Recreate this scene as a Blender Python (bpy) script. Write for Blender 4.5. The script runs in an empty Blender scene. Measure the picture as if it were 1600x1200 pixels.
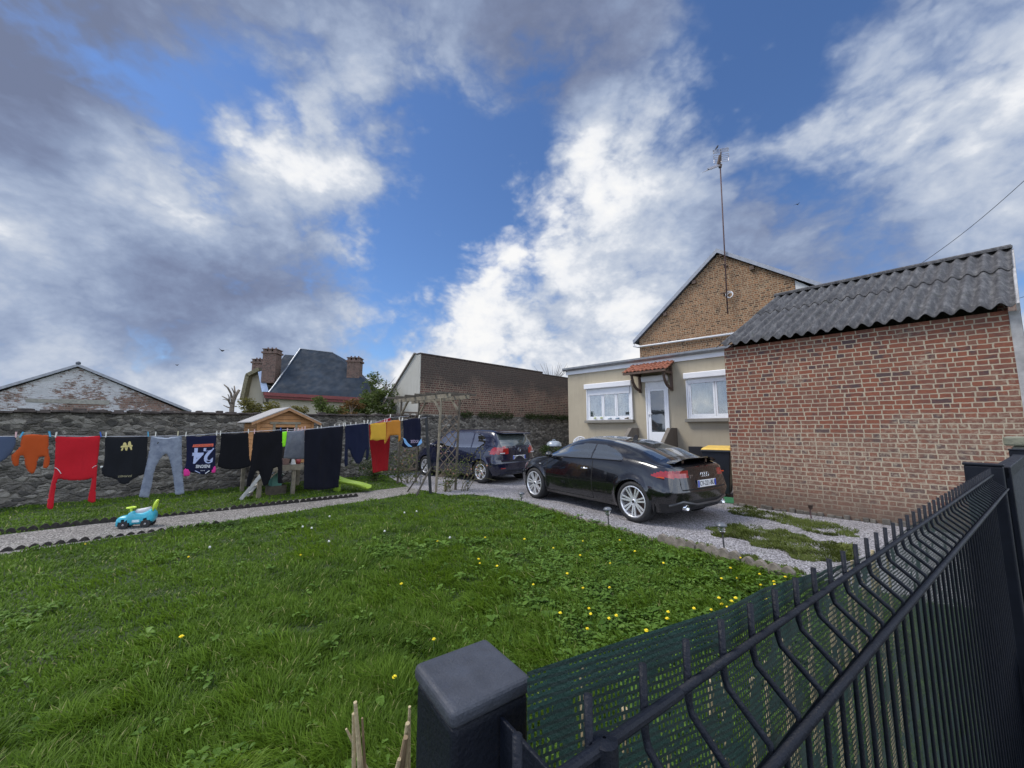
import bpy, bmesh, math, random
import numpy as np
from mathutils import Vector, Matrix, noise
R = math.radians
scene = bpy.context.scene
COL = scene.collection
random.seed(7); rng = np.random.default_rng(7)

# ------------------------------------------------------------------ camera
PITCH = R(6.65); FPX = 600.0; H = 1.5
cam = bpy.data.cameras.new("camera"); camo = bpy.data.objects.new("camera", cam); COL.objects.link(camo)
cam.sensor_width = 36; cam.lens = 36*FPX/1600; cam.clip_start = 0.02; cam.clip_end = 3000
camo.location = (0, 0, H); camo.rotation_euler = (R(90)+PITCH, 0, 0)
scene.camera = camo
scene.view_settings.view_transform = 'Standard'; scene.view_settings.look = 'None'
scene.view_settings.exposure = 0.58; scene.view_settings.gamma = 1.0
scene.cycles.max_bounces = 6; scene.cycles.transparent_max_bounces = 12

# photo pixel (1600x1200) -> a ray, and where it meets the ground or a wall plane
def ray(x, y):
    a = (x-800)/FPX; b = (600-y)/FPX
    return np.array([a, -b*math.sin(PITCH)+math.cos(PITCH), b*math.cos(PITCH)+math.sin(PITCH)])
C0 = np.array([0, 0, H])
def gp(x, y, Z=0.0):
    d = ray(x, y); return C0 + d*(Z-H)/d[2]
def onp(x, y, P0, D):
    d = ray(x, y); n = np.array([-D[1], D[0], 0.0])
    return C0 + d*(np.dot(np.array([P0[0], P0[1], 0.0])-C0, n)/np.dot(d, n))
def aty(x, y, Y):
    d = ray(x, y); return C0 + d*Y/d[1]
D1 = np.array([-.70, .714, 0]); D1 /= np.linalg.norm(D1)      # along the house front, away to the left
D2 = np.array([D1[1], -D1[0], 0])                             # away from the street to the right
ROT_H = math.atan2(-D1[1], -D1[0]); ROT_W = math.atan2(D2[1], D2[0])

# ------------------------------------------------------------------ sun
SUN_DIR = Vector((-0.58, 0.02, 0.80)).normalized()   # towards the sun
sl = bpy.data.lights.new("sun", 'SUN'); sl.energy = 2.2; sl.angle = R(22); sl.color = (1.0, .95, .88)
so = bpy.data.objects.new("sun", sl); COL.objects.link(so)
so.rotation_euler = SUN_DIR.to_track_quat('Z', 'Y').to_euler()
SUN_EL = math.asin(SUN_DIR.z); SUN_AZ = math.atan2(SUN_DIR.x, SUN_DIR.y)

# ------------------------------------------------------------------ world: sky texture and broken cloud
w = bpy.data.worlds.new("World"); scene.world = w; w.use_nodes = True
nt = w.node_tree; nt.nodes.clear()
def N(t, **k):
    n = nt.nodes.new(t)
    for a, b in k.items():
        if a == 'ins':
            for i, v in b.items(): n.inputs[i].default_value = v
        else: setattr(n, a, b)
    return n
def L(a, b): nt.links.new(a, b)
def M(op, a, b=None, c=None, clamp=False):
    n = nt.nodes.new('ShaderNodeMath'); n.operation = op; n.use_clamp = clamp
    for i, v in enumerate((a, b, c)):
        if v is None: continue
        if hasattr(v, 'links'): L(v, n.inputs[i])
        else: n.inputs[i].default_value = v
    return n.outputs[0]
# coverage and brightness of the cloud layers, read every 100 px of picture
COV = [[10,10,10, 9, 9,10,10,10,10, 9, 9, 6, 2, 4, 7, 9,10],
       [10,10, 9, 4, 4, 9,10, 7, 9,10, 8, 4, 2, 6,10,10,10],
       [10,10, 8, 6, 4, 9, 7, 1, 3, 9,10, 9, 2, 9,10,10,10],
       [10,10,10, 9, 8,10, 9, 1, 2,10,10,10, 8, 7, 9,10,10],
       [10,10,10,10,10, 8, 2, 1, 7,10,10,10,10, 9, 9,10, 7],
       [10,10,10,10,10, 9, 5, 9,10,10, 8, 9,10,10,10,10, 8],
       [10,10,10,10,10,10, 9,10,10,10, 9,10,10,10,10,10,10],
       [10,10,10,10,10,10,10,10,10,10,10,10,10,10,10,10,10]]
LUM = [[14,15,18,26,30,44,48,40,30,26,26,30,34,36,40,52,62],
       [13,16,26,36,40,66,56,42,32,30,28,34,40,50,68,74,74],
       [26,32,44,52,60,56,50,40,40,78,70,66,40,64,80,78,70],
       [60,60,68,76,62,78,56,50,50,86,78,56,46,48,48,50,50],
       [46,36,30,26,28,38,50,50,82,76,62,46,40,42,46,58,60],
       [58,50,42,34,32,50,62,76,82,62,78,60,52,50,50,60,66],
       [66,62,68,72,70,60,74,74,80,62,80,66,60,60,66,66,66],
       [60,60,66,66,66,66,72,74,76,70,76,70,66,66,66,66,66]]
COV = np.array(COV)/10.; LUM = np.array(LUM)/100.
def bil(A, x, y):
    x = min(max(x/100., 0), 15.999); y = min(max(y/100., 0), 6.999)
    i = int(x); j = int(y); a = x-i; b = y-j
    return (A[j, i]*(1-a)+A[j, i+1]*a)*(1-b)+(A[j+1, i]*(1-a)+A[j+1, i+1]*a)*b
def sky_at(az, el):
    v = np.array([math.sin(az)*math.cos(el), math.cos(az)*math.cos(el), math.sin(el)])
    zc = v[1]*math.cos(PITCH)+v[2]*math.sin(PITCH); up = -v[1]*math.sin(PITCH)+v[2]*math.cos(PITCH)
    if zc < .1: return .9, .45
    px = 800+FPX*v[0]/zc; py = 600-FPX*up/zc
    return bil(COV, px, py), bil(LUM, px, py)
tc = N('ShaderNodeTexCoord')
gen = tc.outputs['Generated']
# wind-drawn cloud structure: noise in a flattened cloud-deck space
sep = N('ShaderNodeSeparateXYZ'); L(gen, sep.inputs[0])
den = M('ADD', M('MULTIPLY', M('MAXIMUM', sep.outputs[2], 0.0), .25), 0.80)
deck = N('ShaderNodeCombineXYZ'); L(M('DIVIDE', sep.outputs[0], den), deck.inputs[0]); L(M('DIVIDE', sep.outputs[1], den), deck.inputs[1])
L(M('MULTIPLY', sep.outputs[2], 1.5), deck.inputs[2])
def fbm(scale, detail, rough, vec, dist=0.0, off=(0,0,0)):
    mp = N('ShaderNodeMapping'); L(vec, mp.inputs[0]); mp.inputs[1].default_value = off
    n = N('ShaderNodeTexNoise'); n.inputs['Scale'].default_value = scale; n.inputs['Detail'].default_value = detail
    n.inputs['Roughness'].default_value = rough; n.inputs['Distortion'].default_value = dist
    L(mp.outputs[0], n.inputs['Vector']); return n
warp = fbm(3.4, 5, .58, deck.outputs[0], .2)
ws = N('ShaderNodeSeparateXYZ'); L(warp.outputs['Color'], ws.inputs[0])
az = M('ADD', M('ARCTAN2', sep.outputs[0], sep.outputs[1]), M('MULTIPLY', M('SUBTRACT', ws.outputs[0], .5), .26))
el = M('ADD', M('ARCSINE', sep.outputs[2]), M('MULTIPLY', M('SUBTRACT', ws.outputs[1], .5), .22))
AZ0, AZ1 = R(-64), R(64); EL0, EL1, NR = R(-2), R(58), 10
t_az = M('DIVIDE', M('SUBTRACT', az, AZ0), AZ1-AZ0, clamp=True)
t_el = M('DIVIDE', M('SUBTRACT', el, EL0), (EL1-EL0)/(NR-1))
acc = None
for r_ in range(NR):
    cr = N('ShaderNodeValToRGB'); e = cr.color_ramp; e.interpolation = 'B_SPLINE'
    ela = EL0+(EL1-EL0)*r_/(NR-1)
    K = 26
    for k in range(K):
        t = k/(K-1)
        c_, l_ = sky_at(AZ0+(AZ1-AZ0)*t, ela)
        if k == 0: s = e.elements[0]; s.position = 0
        elif k == 1: s = e.elements[1]; s.position = t
        else: s = e.elements.new(t)
        s.color = (c_, l_, 0, 1)
    L(t_az, cr.inputs[0])
    wgt = M('SUBTRACT', 1.0, M('ABSOLUTE', M('SUBTRACT', t_el, float(r_))), clamp=True)
    if r_ == NR-1: wgt = M('SUBTRACT', M('ADD', t_el, 1.0), float(r_), clamp=True)
    if r_ == 0: wgt = M('SUBTRACT', 1.0, t_el, clamp=True)
    sc = N('ShaderNodeVectorMath', operation='SCALE'); L(cr.outputs[0], sc.inputs[0]); L(wgt, sc.inputs[3])
    if acc is None: acc = sc.outputs[0]
    else:
        ad = N('ShaderNodeVectorMath', operation='ADD'); L(acc, ad.inputs[0]); L(sc.outputs[0], ad.inputs[1]); acc = ad.outputs[0]
cs = N('ShaderNodeSeparateXYZ'); L(acc, cs.inputs[0])
det = fbm(3.6, 10, .60, deck.outputs[0], .18, (3.1, 1.7, 0))
det2 = fbm(8., 9, .62, deck.outputs[0], .3, (7.3, 4.7, 0))
def puffs(sc_, off, dt=3):
    mp = N('ShaderNodeMapping'); L(deck.outputs[0], mp.inputs[0]); mp.inputs[1].default_value = off
    wv = fbm(6.0, 4, .6, deck.outputs[0], 0, (off[0]+5, 2, 1)); wa_ = N('ShaderNodeVectorMath', operation='SCALE'); L(wv.outputs['Color'], wa_.inputs[0]); wa_.inputs[3].default_value = .22
    wb_ = N('ShaderNodeVectorMath', operation='ADD'); L(mp.outputs[0], wb_.inputs[0]); L(wa_.outputs[0], wb_.inputs[1])
    v_ = N('ShaderNodeTexVoronoi', feature='F1'); L(wb_.outputs[0], v_.inputs['Vector']); v_.inputs['Scale'].default_value = sc_; v_.inputs['Detail'].default_value = dt; v_.inputs['Roughness'].default_value = .55; v_.normalize = True
    return M('SUBTRACT', .26, v_.outputs['Distance'])
pf_ = puffs(5.5, (1.3, .4, 2.0))
cover = M('ADD', cs.outputs[0], M('MULTIPLY', M('SUBTRACT', det.outputs[0], .53), 1.25))
cover = M('ADD', cover, M('MULTIPLY', pf_, 1.5))
mr = N('ShaderNodeMapRange', interpolation_type='SMOOTHSTEP'); mr.inputs[1].default_value = .34; mr.inputs[2].default_value = .80
L(cover, mr.inputs[0])
lum0 = M('ADD', M('MULTIPLY', M('SUBTRACT', cs.outputs[1], .185), 1.52), M('MULTIPLY', M('SUBTRACT', det.outputs[0], .5), 1.45))
lum0 = M('ADD', lum0, M('MULTIPLY', M('SUBTRACT', det2.outputs[0], .5), .30))
lum0 = M('ADD', lum0, M('MULTIPLY', pf_, .95))
ccr = N('ShaderNodeValToRGB'); e = ccr.color_ramp; e.interpolation = 'LINEAR'
pts = [(0.0, (.185, .225, .35)), (.15, (.215, .265, .41)), (.32, (.275, .345, .51)), (.5, (.395, .475, .64)), (.7, (.60, .66, .77)), (.86, (.90, .92, .96)), (1.0, (1.0, 1.0, 1.0))]
for i, (p, c) in enumerate(pts):
    s = e.elements[0] if i == 0 else e.elements[len(e.elements)-1] if i == len(pts)-1 else e.elements.new(p)
    s.position = p; s.color = (*c, 1)
L(lum0, ccr.inputs[0])
sky = N('ShaderNodeTexSky'); sky.sky_type = 'NISHITA'; sky.sun_disc = False
sky.sun_elevation = SUN_EL; sky.sun_rotation = SUN_AZ; sky.ozone_density = 3.0; sky.air_density = 1.0; sky.dust_density = 0.3
bg1 = N('ShaderNodeBackground'); tn = N('ShaderNodeVectorMath', operation='MULTIPLY'); L(sky.outputs[0], tn.inputs[0]); tn.inputs[1].default_value = (.77, .95, 1.20); L(tn.outputs[0], bg1.inputs[0]); bg1.inputs[1].default_value = 0.078
bg2 = N('ShaderNodeBackground'); L(ccr.outputs[0], bg2.inputs[0])
# unseen cloud overhead and behind the camera, brightened as added fill for the ground
bk = N('ShaderNodeMapRange', interpolation_type='SMOOTHSTEP'); bk.inputs[1].default_value = .45; bk.inputs[2].default_value = -.35; bk.inputs[3].default_value = .64; bk.inputs[4].default_value = 1.9
L(sep.outputs[1], bk.inputs[0]); L(bk.outputs[0], bg2.inputs[1])
mix = N('ShaderNodeMixShader'); L(mr.outputs[0], mix.inputs[0]); L(bg1.outputs[0], mix.inputs[1]); L(bg2.outputs[0], mix.inputs[2])
wo = N('ShaderNodeOutputWorld'); L(mix.outputs[0], wo.inputs[0])
w.cycles.sampling_method = 'MANUAL'; w.cycles.sample_map_resolution = 512
# ------------------------------------------------------------------ helpers
def tag(o, label=None, cat=None, group=None, kind=None):
    if label: o['label'] = label
    if cat: o['category'] = cat
    if group: o['group'] = group
    if kind: o['kind'] = kind
    return o
def thing(name, label, cat, loc=(0, 0, 0), rz=0.0, group=None):
    o = bpy.data.objects.new(name, None); COL.objects.link(o); o.empty_display_size = .2
    o.location = Vector([float(c) for c in loc]); o.rotation_euler = (0, 0, rz)
    return tag(o, label, cat, group)
def local(parent, P):
    """world points -> the parent's frame"""
    P = np.asarray(P, float).reshape(-1, 3)
    if parent is None: return P
    chain = []; q = parent
    while q is not None: chain.append(q); q = q.parent
    for q in reversed(chain):
        l = np.array(q.location); a = -q.rotation_euler.z
        P = P-l; c, s = math.cos(a), math.sin(a)
        P = np.stack([P[:, 0]*c-P[:, 1]*s, P[:, 0]*s+P[:, 1]*c, P[:, 2]], 1)
    return P
def pin(parent, x, y, dep=0.0):
    """photo pixel on the local plane y = dep of a thing -> local (x, z)"""
    a = parent.rotation_euler.z
    P0 = np.array(parent.location)+np.array([-math.sin(a)*dep, math.cos(a)*dep, 0])
    p = local(parent, onp(x, y, P0, np.array([math.cos(a), math.sin(a), 0])))[0]
    return p[0], p[2]
class MB:
    def __init__(s): s.v = []; s.f = []
    def add(s, v, f):
        b = len(s.v); s.v += [tuple(float(c) for c in p) for p in v]; s.f += [tuple(i+b for i in q) for q in f]; return s
    def box(s, x0, x1, y0, y1, z0, z1):
        v = [(x, y, z) for z in (z0, z1) for y in (y0, y1) for x in (x0, x1)]
        return s.add(v, [(0, 2, 3, 1), (4, 5, 7, 6), (0, 1, 5, 4), (2, 6, 7, 3), (0, 4, 6, 2), (1, 3, 7, 5)])
    def bar(s, p, q, wd, th, up=(0, 0, 1)):
        """rectangular bar from p to q; wd across, th along 'up'"""
        p = Vector(p); q = Vector(q); d = (q-p).normalized(); u = Vector(up)
        a = d.cross(u)
        if a.length < 1e-4: a = d.cross(Vector((0, 1, 0)))
        a.normalize(); b = a.cross(d).normalized()
        v = []
        for c in (p, q):
            for i, j in ((-1, -1), (1, -1), (1, 1), (-1, 1)): v.append(c+a*(i*wd/2)+b*(j*th/2))
        return s.add(v, [(0, 1, 2, 3), (7, 6, 5, 4), (0, 4, 5, 1), (1, 5, 6, 2), (2, 6, 7, 3), (3, 7, 4, 0)])
    def tube(s, path, rad, n=8, cap=True):
        path = [Vector(p) for p in path]; m = len(path)
        rr = rad if hasattr(rad, '__len__') else [rad]*m
        v = []; f = []; prev = None
        for i, p in enumerate(path):
            d = (path[min(i+1, m-1)]-path[max(i-1, 0)])
            d = d.normalized() if d.length > 1e-9 else Vector((0, 0, 1))
            if prev is None:
                a = d.orthogonal().normalized()
            else:
                a = prev-d*prev.dot(d); a = a.normalized() if a.length > 1e-6 else d.orthogonal().normalized()
            prev = a; b = d.cross(a)
            for k in range(n):
                t = 2*math.pi*k/n; v.append(p+(a*math.cos(t)+b*math.sin(t))*rr[i])
        for i in range(m-1):
            for k in range(n):
                f.append((i*n+k, i*n+(k+1) % n, (i+1)*n+(k+1) % n, (i+1)*n+k))
        if cap: f.append(tuple(range(n-1, -1, -1))); f.append(tuple((m-1)*n+k for k in range(n)))
        return s.add(v, f)
    def lathe(s, prof, n=24, c=(0, 0, 0), axis='z'):
        v = []; f = []
        for r_, z in prof:
            for k in range(n):
                t = 2*math.pi*k/n; a, b = r_*math.cos(t), r_*math.sin(t)
                p = (a, b, z) if axis == 'z' else (a, z, b) if axis == 'y' else (z, a, b)
                v.append((p[0]+c[0], p[1]+c[1], p[2]+c[2]))
        m = len(prof)
        for i in range(m-1):
            for k in range(n): f.append((i*n+k, i*n+(k+1) % n, (i+1)*n+(k+1) % n, (i+1)*n+k))
        return s.add(v, f)
    def prism(s, poly, a0, a1, axis='y'):
        """2-D outline (x,z) pushed from y=a0 to y=a1 (or the other axes)"""
        n = len(poly)
        def P(u, v_, w_): return (u, w_, v_) if axis == 'y' else (w_, u, v_) if axis == 'x' else (u, v_, w_)
        v = [P(u, q, a0) for u, q in poly]+[P(u, q, a1) for u, q in poly]
        f = [tuple(range(n)), tuple(range(2*n-1, n-1, -1))]+[(i, n+i, n+(i+1) % n, (i+1) % n) for i in range(n)]
        return s.add(v, f)
    def sphere(s, c, r_, n=12, sz=1.0):
        return s.lathe([(max(r_*math.sin(math.pi*i/(n//2+2)), 1e-4), -r_*sz*math.cos(math.pi*i/(n//2+2))) for i in range(n//2+3)], n, c)
    def build(s, name, m, parent=None, bevel=0, smooth=False, world=False, seg=2):
        v = np.array(s.v).reshape(-1, 3)
        if world: v = local(parent, v)
        return meshobj(name, v, s.f, m, parent, bevel, smooth, seg)
def meshobj(name, v, f, m, parent=None, bevel=0, smooth=False, seg=2, fixn=True):
    me = bpy.data.meshes.new(name); me.from_pydata([tuple(p) for p in v], [], [tuple(q) for q in f])
    if fixn:
        bm = bmesh.new(); bm.from_mesh(me); bmesh.ops.recalc_face_normals(bm, faces=bm.faces[:]); bm.to_mesh(me); bm.free()
    for mm in (m if isinstance(m, (list, tuple)) else [m]): me.materials.append(mm)
    if smooth: me.polygons.foreach_set('use_smooth', [True]*len(me.polygons))
    o = bpy.data.objects.new(name, me); COL.objects.link(o); o.parent = parent
    if bevel:
        b = o.modifiers.new('bevel', 'BEVEL'); b.width = bevel; b.segments = seg; b.limit_method = 'ANGLE'; b.angle_limit = R(40)
    return o
def fastmesh(name, verts, loops, sizes, m, parent=None, attr=None, smooth=False):
    me = bpy.data.meshes.new(name)
    me.vertices.add(len(verts)); me.vertices.foreach_set('co', np.ascontiguousarray(verts, dtype=np.float32).ravel())
    me.loops.add(len(loops)); me.loops.foreach_set('vertex_index', np.ascontiguousarray(loops, dtype=np.int32))
    me.polygons.add(len(sizes)); st = np.concatenate([[0], np.cumsum(sizes)[:-1]]).astype(np.int32)
    me.polygons.foreach_set('loop_start', st)
    try: me.polygons.foreach_set('loop_total', np.asarray(sizes, np.int32))
    except Exception: pass
    if attr is not None:
        a = me.attributes.new('tint', 'FLOAT', 'POINT'); a.data.foreach_set('value', np.asarray(attr, np.float32))
    me.update(calc_edges=True)
    if smooth: me.polygons.foreach_set('use_smooth', [True]*len(sizes))
    for mm in (m if isinstance(m, (list, tuple)) else [m]): me.materials.append(mm)
    o = bpy.data.objects.new(name, me); COL.objects.link(o); o.parent = parent
    return o
def copy_tree(o, parent=None, loc=None, rz=None):
    c = o.copy(); COL.objects.link(c); c.parent = parent
    if loc is not None: c.location = Vector([float(q) for q in loc])
    if rz is not None: c.rotation_euler = (0, 0, rz)
    for ch in o.children: copy_tree(ch, c)
    return c
def text_mesh(body, size, extrude=.001, align='CENTER', bold=0.0):
    cu = bpy.data.curves.new('lettering', 'FONT'); cu.body = body; cu.size = size; cu.extrude = extrude
    cu.align_x = align; cu.offset = bold; cu.align_y = 'CENTER'; cu.resolution_u = 3
    o = bpy.data.objects.new('lettering', cu); COL.objects.link(o)
    dg = bpy.context.evaluated_depsgraph_get(); dg.update()
    me = bpy.data.meshes.new_from_object(o.evaluated_get(dg))
    v = np.array([tuple(q.co) for q in me.vertices]).reshape(-1, 3); f = [tuple(p.vertices) for p in me.polygons]
    bpy.data.objects.remove(o); bpy.data.curves.remove(cu); bpy.data.meshes.remove(me)
    return v, f

# ------------------------------------------------------------------ materials
def newmat(name):
    m = bpy.data.materials.new(name); m.use_nodes = True; t = m.node_tree; b = t.nodes['Principled BSDF']
    return m, t, b
class G:
    """small node-graph writer"""
    def __init__(s, t): s.t = t
    def n(s, ty, ins=None, **k):
        q = s.t.nodes.new(ty)
        for a, b in k.items(): setattr(q, a, b)
        for i, v in (ins or {}).items():
            if hasattr(v, 'links'): s.t.links.new(v, q.inputs[i])
            else: q.inputs[i].default_value = v
        return q
    def m(s, op, *a, clamp=False):
        return s.n('ShaderNodeMath', {i: v for i, v in enumerate(a)}, operation=op, use_clamp=clamp).outputs[0]
    def noise(s, vec, sc, det=4, rough=.55, dist=0.0, out=0):
        return s.n('ShaderNodeTexNoise', {'Vector': vec, 'Scale': sc, 'Detail': det, 'Roughness': rough, 'Distortion': dist}).outputs[out]
    def ramp(s, fac, pts):
        q = s.n('ShaderNodeValToRGB', {0: fac}); e = q.color_ramp
        for i, (p, c) in enumerate(pts):
            if not hasattr(c, '__len__'): c = (c, c, c)
            x = e.elements[0] if i == 0 else e.elements[len(e.elements)-1] if i == len(pts)-1 else e.elements.new(p)
            x.position = p; x.color = (*c, 1)
        return q.outputs[0]
    def mix(s, f, a, b, bt='MIX'):
        q = s.n('ShaderNodeMix', data_type='RGBA', blend_type=bt)
        for i, v in ((0, f), (6, a), (7, b)):
            if hasattr(v, 'links'): s.t.links.new(v, q.inputs[i])
            elif i == 0: q.inputs[0].default_value = v
            else: q.inputs[i].default_value = (*v, 1)
        return q.outputs[2]
    def l(s, a, b): s.t.links.new(a, b)
    def bump(s, h, strength, dist, b):
        q = s.n('ShaderNodeBump', {'Height': h, 'Strength': strength, 'Distance': dist}); s.l(q.outputs[0], b.inputs['Normal'])
def boxuv(g):
    """wall-space coordinates: metres along the face and up it"""
    tc = g.n('ShaderNodeTexCoord'); p = g.n('ShaderNodeSeparateXYZ', {0: tc.outputs['Object']}); n = g.n('ShaderNodeSeparateXYZ', {0: tc.outputs['Normal']})
    side = g.m('GREATER_THAN', g.m('ABSOLUTE', n.outputs[0]), .6)
    u = g.n('ShaderNodeMix', {0: side, 2: p.outputs[0], 3: p.outputs[1]}).outputs[0]
    return g.n('ShaderNodeCombineXYZ', {0: u, 1: p.outputs[2]}).outputs[0], tc.outputs['Object'], p
MATS = {}
def plain(name, col, rough=.6, metal=0.0, var=.15, scale=8.0, bump=0.0, coat=0.0, spec=.5, bscale=None):
    if name in MATS: return MATS[name]
    m, t, b = newmat(name); g = G(t)
    tc = g.n('ShaderNodeTexCoord'); o = tc.outputs['Object']
    nz = g.noise(o, scale, 6, .6)
    lo = tuple(c*(1-var) for c in col); hi = tuple(min(c*(1+var), 1) for c in col)
    g.l(g.ramp(nz, [(.3, lo), (.7, hi)]), b.inputs['Base Color'])
    rr = g.n('ShaderNodeMapRange', {0: g.noise(o, scale*2.3, 4), 1: .3, 2: .7, 3: max(rough*.8, .02), 4: min(rough*1.2, 1)})
    g.l(rr.outputs[0], b.inputs['Roughness'])
    b.inputs['Metallic'].default_value = metal; b.inputs['Coat Weight'].default_value = coat; b.inputs['Coat Roughness'].default_value = .04
    b.inputs['Specular IOR Level'].default_value = spec
    if bump: g.bump(g.noise(o, bscale or scale*6, 5), bump, .01, b)
    MATS[name] = m; return m
def brick_mat(name, cols, mortar, bw=.22, rh=.075, ms=.011, squash=.5, dirt=(.05, .045, .035), low=None, dark_top=None, rough=.9, tint=.5, msm=.3, salt=0.0, patch=None):
    m, t, b = newmat(name); g = G(t)
    uv, ob, p = boxuv(g)
    su = g.n('ShaderNodeSeparateXYZ', {0: uv}); row_ = g.m('FLOOR', g.m('DIVIDE', su.outputs[1], rh))
    uu = g.m('ADD', su.outputs[0], g.m('MULTIPLY', g.n('ShaderNodeTexWhiteNoise', {'W': row_}, noise_dimensions='1D').outputs[0], bw*.35))
    nv_ = g.n('ShaderNodeCombineXYZ', {0: g.m('MULTIPLY', uu, 2.6), 1: g.m('MULTIPLY', row_, 3.7)}).outputs[0]
    uu = g.m('ADD', uu, g.m('MULTIPLY', g.m('SUBTRACT', g.noise(nv_, 1.0, 1), .5), .16))
    uv0 = uv; uvb = g.n('ShaderNodeCombineXYZ', {0: uu, 1: su.outputs[1]}).outputs[0]
    wob = g.noise(uv, 11, 3, .5, out=1)
    w2 = g.n('ShaderNodeVectorMath', {0: wob, 1: (.5, .5, .5)}, operation='SUBTRACT').outputs[0]
    w3 = g.n('ShaderNodeVectorMath', {0: w2, 3: .022}, operation='SCALE').outputs[0]
    vec = g.n('ShaderNodeVectorMath', {0: uvb, 1: w3}, operation='ADD').outputs[0]
    br = g.n('ShaderNodeTexBrick', {'Vector': vec, 'Color1': (0, 0, 0, 1), 'Color2': (1, 1, 1, 1), 'Mortar': (.5, .5, .5, 1), 'Scale': 1.0,
             'Mortar Size': ms, 'Mortar Smooth': msm, 'Bias': 0.0, 'Brick Width': bw, 'Row Height': rh})
    br.offset = .5; br.offset_frequency = 2; br.squash = squash; br.squash_frequency = 2
    bv = g.m('ADD', g.m('MULTIPLY', br.outputs['Color'], 1-tint*.25), g.m('MULTIPLY', g.m('SUBTRACT', g.noise(uv, 9, 3), .5), tint))
    n = len(cols)
    col = g.ramp(bv, [(i/(n-1), c) for i, c in enumerate(cols)])
    col = g.mix(.55, col, g.ramp(g.noise(uv, 60, 4, .7), [(.3, .6), (.7, 1.3)]), 'MULTIPLY')
    mcol = g.mix(g.noise(uv, 3, 4), tuple(c*.75 for c in mortar), mortar)
    mfac = br.outputs['Fac']
    # worn joints: mortar smeared over the faces in patches
    smear = g.m('MULTIPLY', g.n('ShaderNodeMapRange', {0: g.noise(uv, 1.3, 5, .6), 1: .56, 2: .72}).outputs[0], g.n('ShaderNodeMapRange', {0: g.noise(uv, 22, 4, .7), 1: .45, 2: .62}).outputs[0])
    if low is not None:
        lowf = g.n('ShaderNodeMapRange', {0: g.m('ADD', p.outputs[2], g.m('ADD', g.m('MULTIPLY', g.m('SUBTRACT', g.noise(uv, 1.1, 5, .65), .5), 1.3), g.m('MULTIPLY', p.outputs[0], -.16))), 1: low+.02, 2: low-.30}).outputs[0]
        smear = g.m('MAXIMUM', smear, g.m('MULTIPLY', lowf, g.n('ShaderNodeMapRange', {0: g.noise(uv, 17, 5, .7), 1: .48, 2: .66, 4: .75}).outputs[0]))
    if low is not None: col = g.mix(g.m('MULTIPLY', lowf, .28), col, (.19, .14, .105))
    f = g.m('MAXIMUM', mfac, smear, clamp=True)
    c2 = g.mix(f, col, mcol)
    if patch is not None:      # whitewash left in flakes, thick in the middle
        c2 = g.mix(g.n('ShaderNodeMapRange', {0: g.m('ADD', g.m('MULTIPLY', g.noise(ob, .55, 3, .6), .9), g.m('MULTIPLY', g.noise(g.n('ShaderNodeMapping', {0: vec, 3: (3.5, 9, 1)}).outputs[0], 1.2, 6, .8), .9)), 1: .86, 2: .92}).outputs[0], c2, patch)
    d = g.m('MULTIPLY', g.n('ShaderNodeMapRange', {0: g.noise(uv, 2.2, 6, .65), 1: .45, 2: .8}).outputs[0], .33)
    if low is not None:
        foot = g.n('ShaderNodeMapRange', {0: g.m('ADD', p.outputs[2], g.m('MULTIPLY', g.noise(uv, 4, 4), .35)), 1: .80, 2: .25, 4: .85}).outputs[0]
        d = g.m('MAXIMUM', d, foot)
    if dark_top is not None:
        d = g.m('MAXIMUM', d, g.m('MULTIPLY', g.n('ShaderNodeMapRange', {0: g.m('ADD', p.outputs[2], g.m('MULTIPLY', g.noise(uv, .9, 5), 1.6)), 1: dark_top, 2: dark_top+.7}).outputs[0], .8))
    c3 = g.mix(d, c2, dirt)
    if salt:
        c3 = g.mix(g.m('MULTIPLY', g.n('ShaderNodeMapRange', {0: g.noise(uv, 40, 6, .8), 1: .64, 2: .7}).outputs[0], salt), c3, (.55, .53, .5))
    g.l(c3, b.inputs['Base Color']); b.inputs['Roughness'].default_value = rough; b.inputs['Specular IOR Level'].default_value = .25
    h = g.m('ADD', g.m('MULTIPLY', mfac, -1.0), g.m('MULTIPLY', g.noise(uv, 90, 4, .7), .5))
    g.bump(h, .9, .008, b)
    return m
def leafmat(name, c_lo, c_hi, c_alt=None, trans=.25, rough=.55):
    m, t, b = newmat(name); g = G(t)
    at = g.n('ShaderNodeAttribute', attribute_name='tint')
    tc = g.n('ShaderNodeTexCoord')
    v = g.m('ADD', g.m('MULTIPLY', at.outputs['Fac'], .7), g.m('MULTIPLY', g.noise(tc.outputs['Object'], 1.1, 4), .3))
    pts = [(.1, c_lo), (.72, c_hi)]+([(.86, tuple(a*.6+b_*.4 for a, b_ in zip(c_hi, c_alt))), (1.0, c_alt)] if c_alt else [])
    g.l(g.ramp(v, pts), b.inputs['Base Color']); b.inputs['Roughness'].default_value = rough
    b.inputs['Specular IOR Level'].default_value = .12
    if trans:
        tr = g.n('ShaderNodeBsdfTranslucent', {0: g.ramp(v, [(.1, tuple(c*1.6 for c in c_lo)), (.75, tuple(min(1, c*1.8) for c in c_hi))])})
        mx = g.n('ShaderNodeMixShader', {0: trans, 1: b.outputs[0], 2: tr.outputs[0]})
        g.l(mx.outputs[0], t.nodes['Material Output'].inputs[0])
    return m
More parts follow.
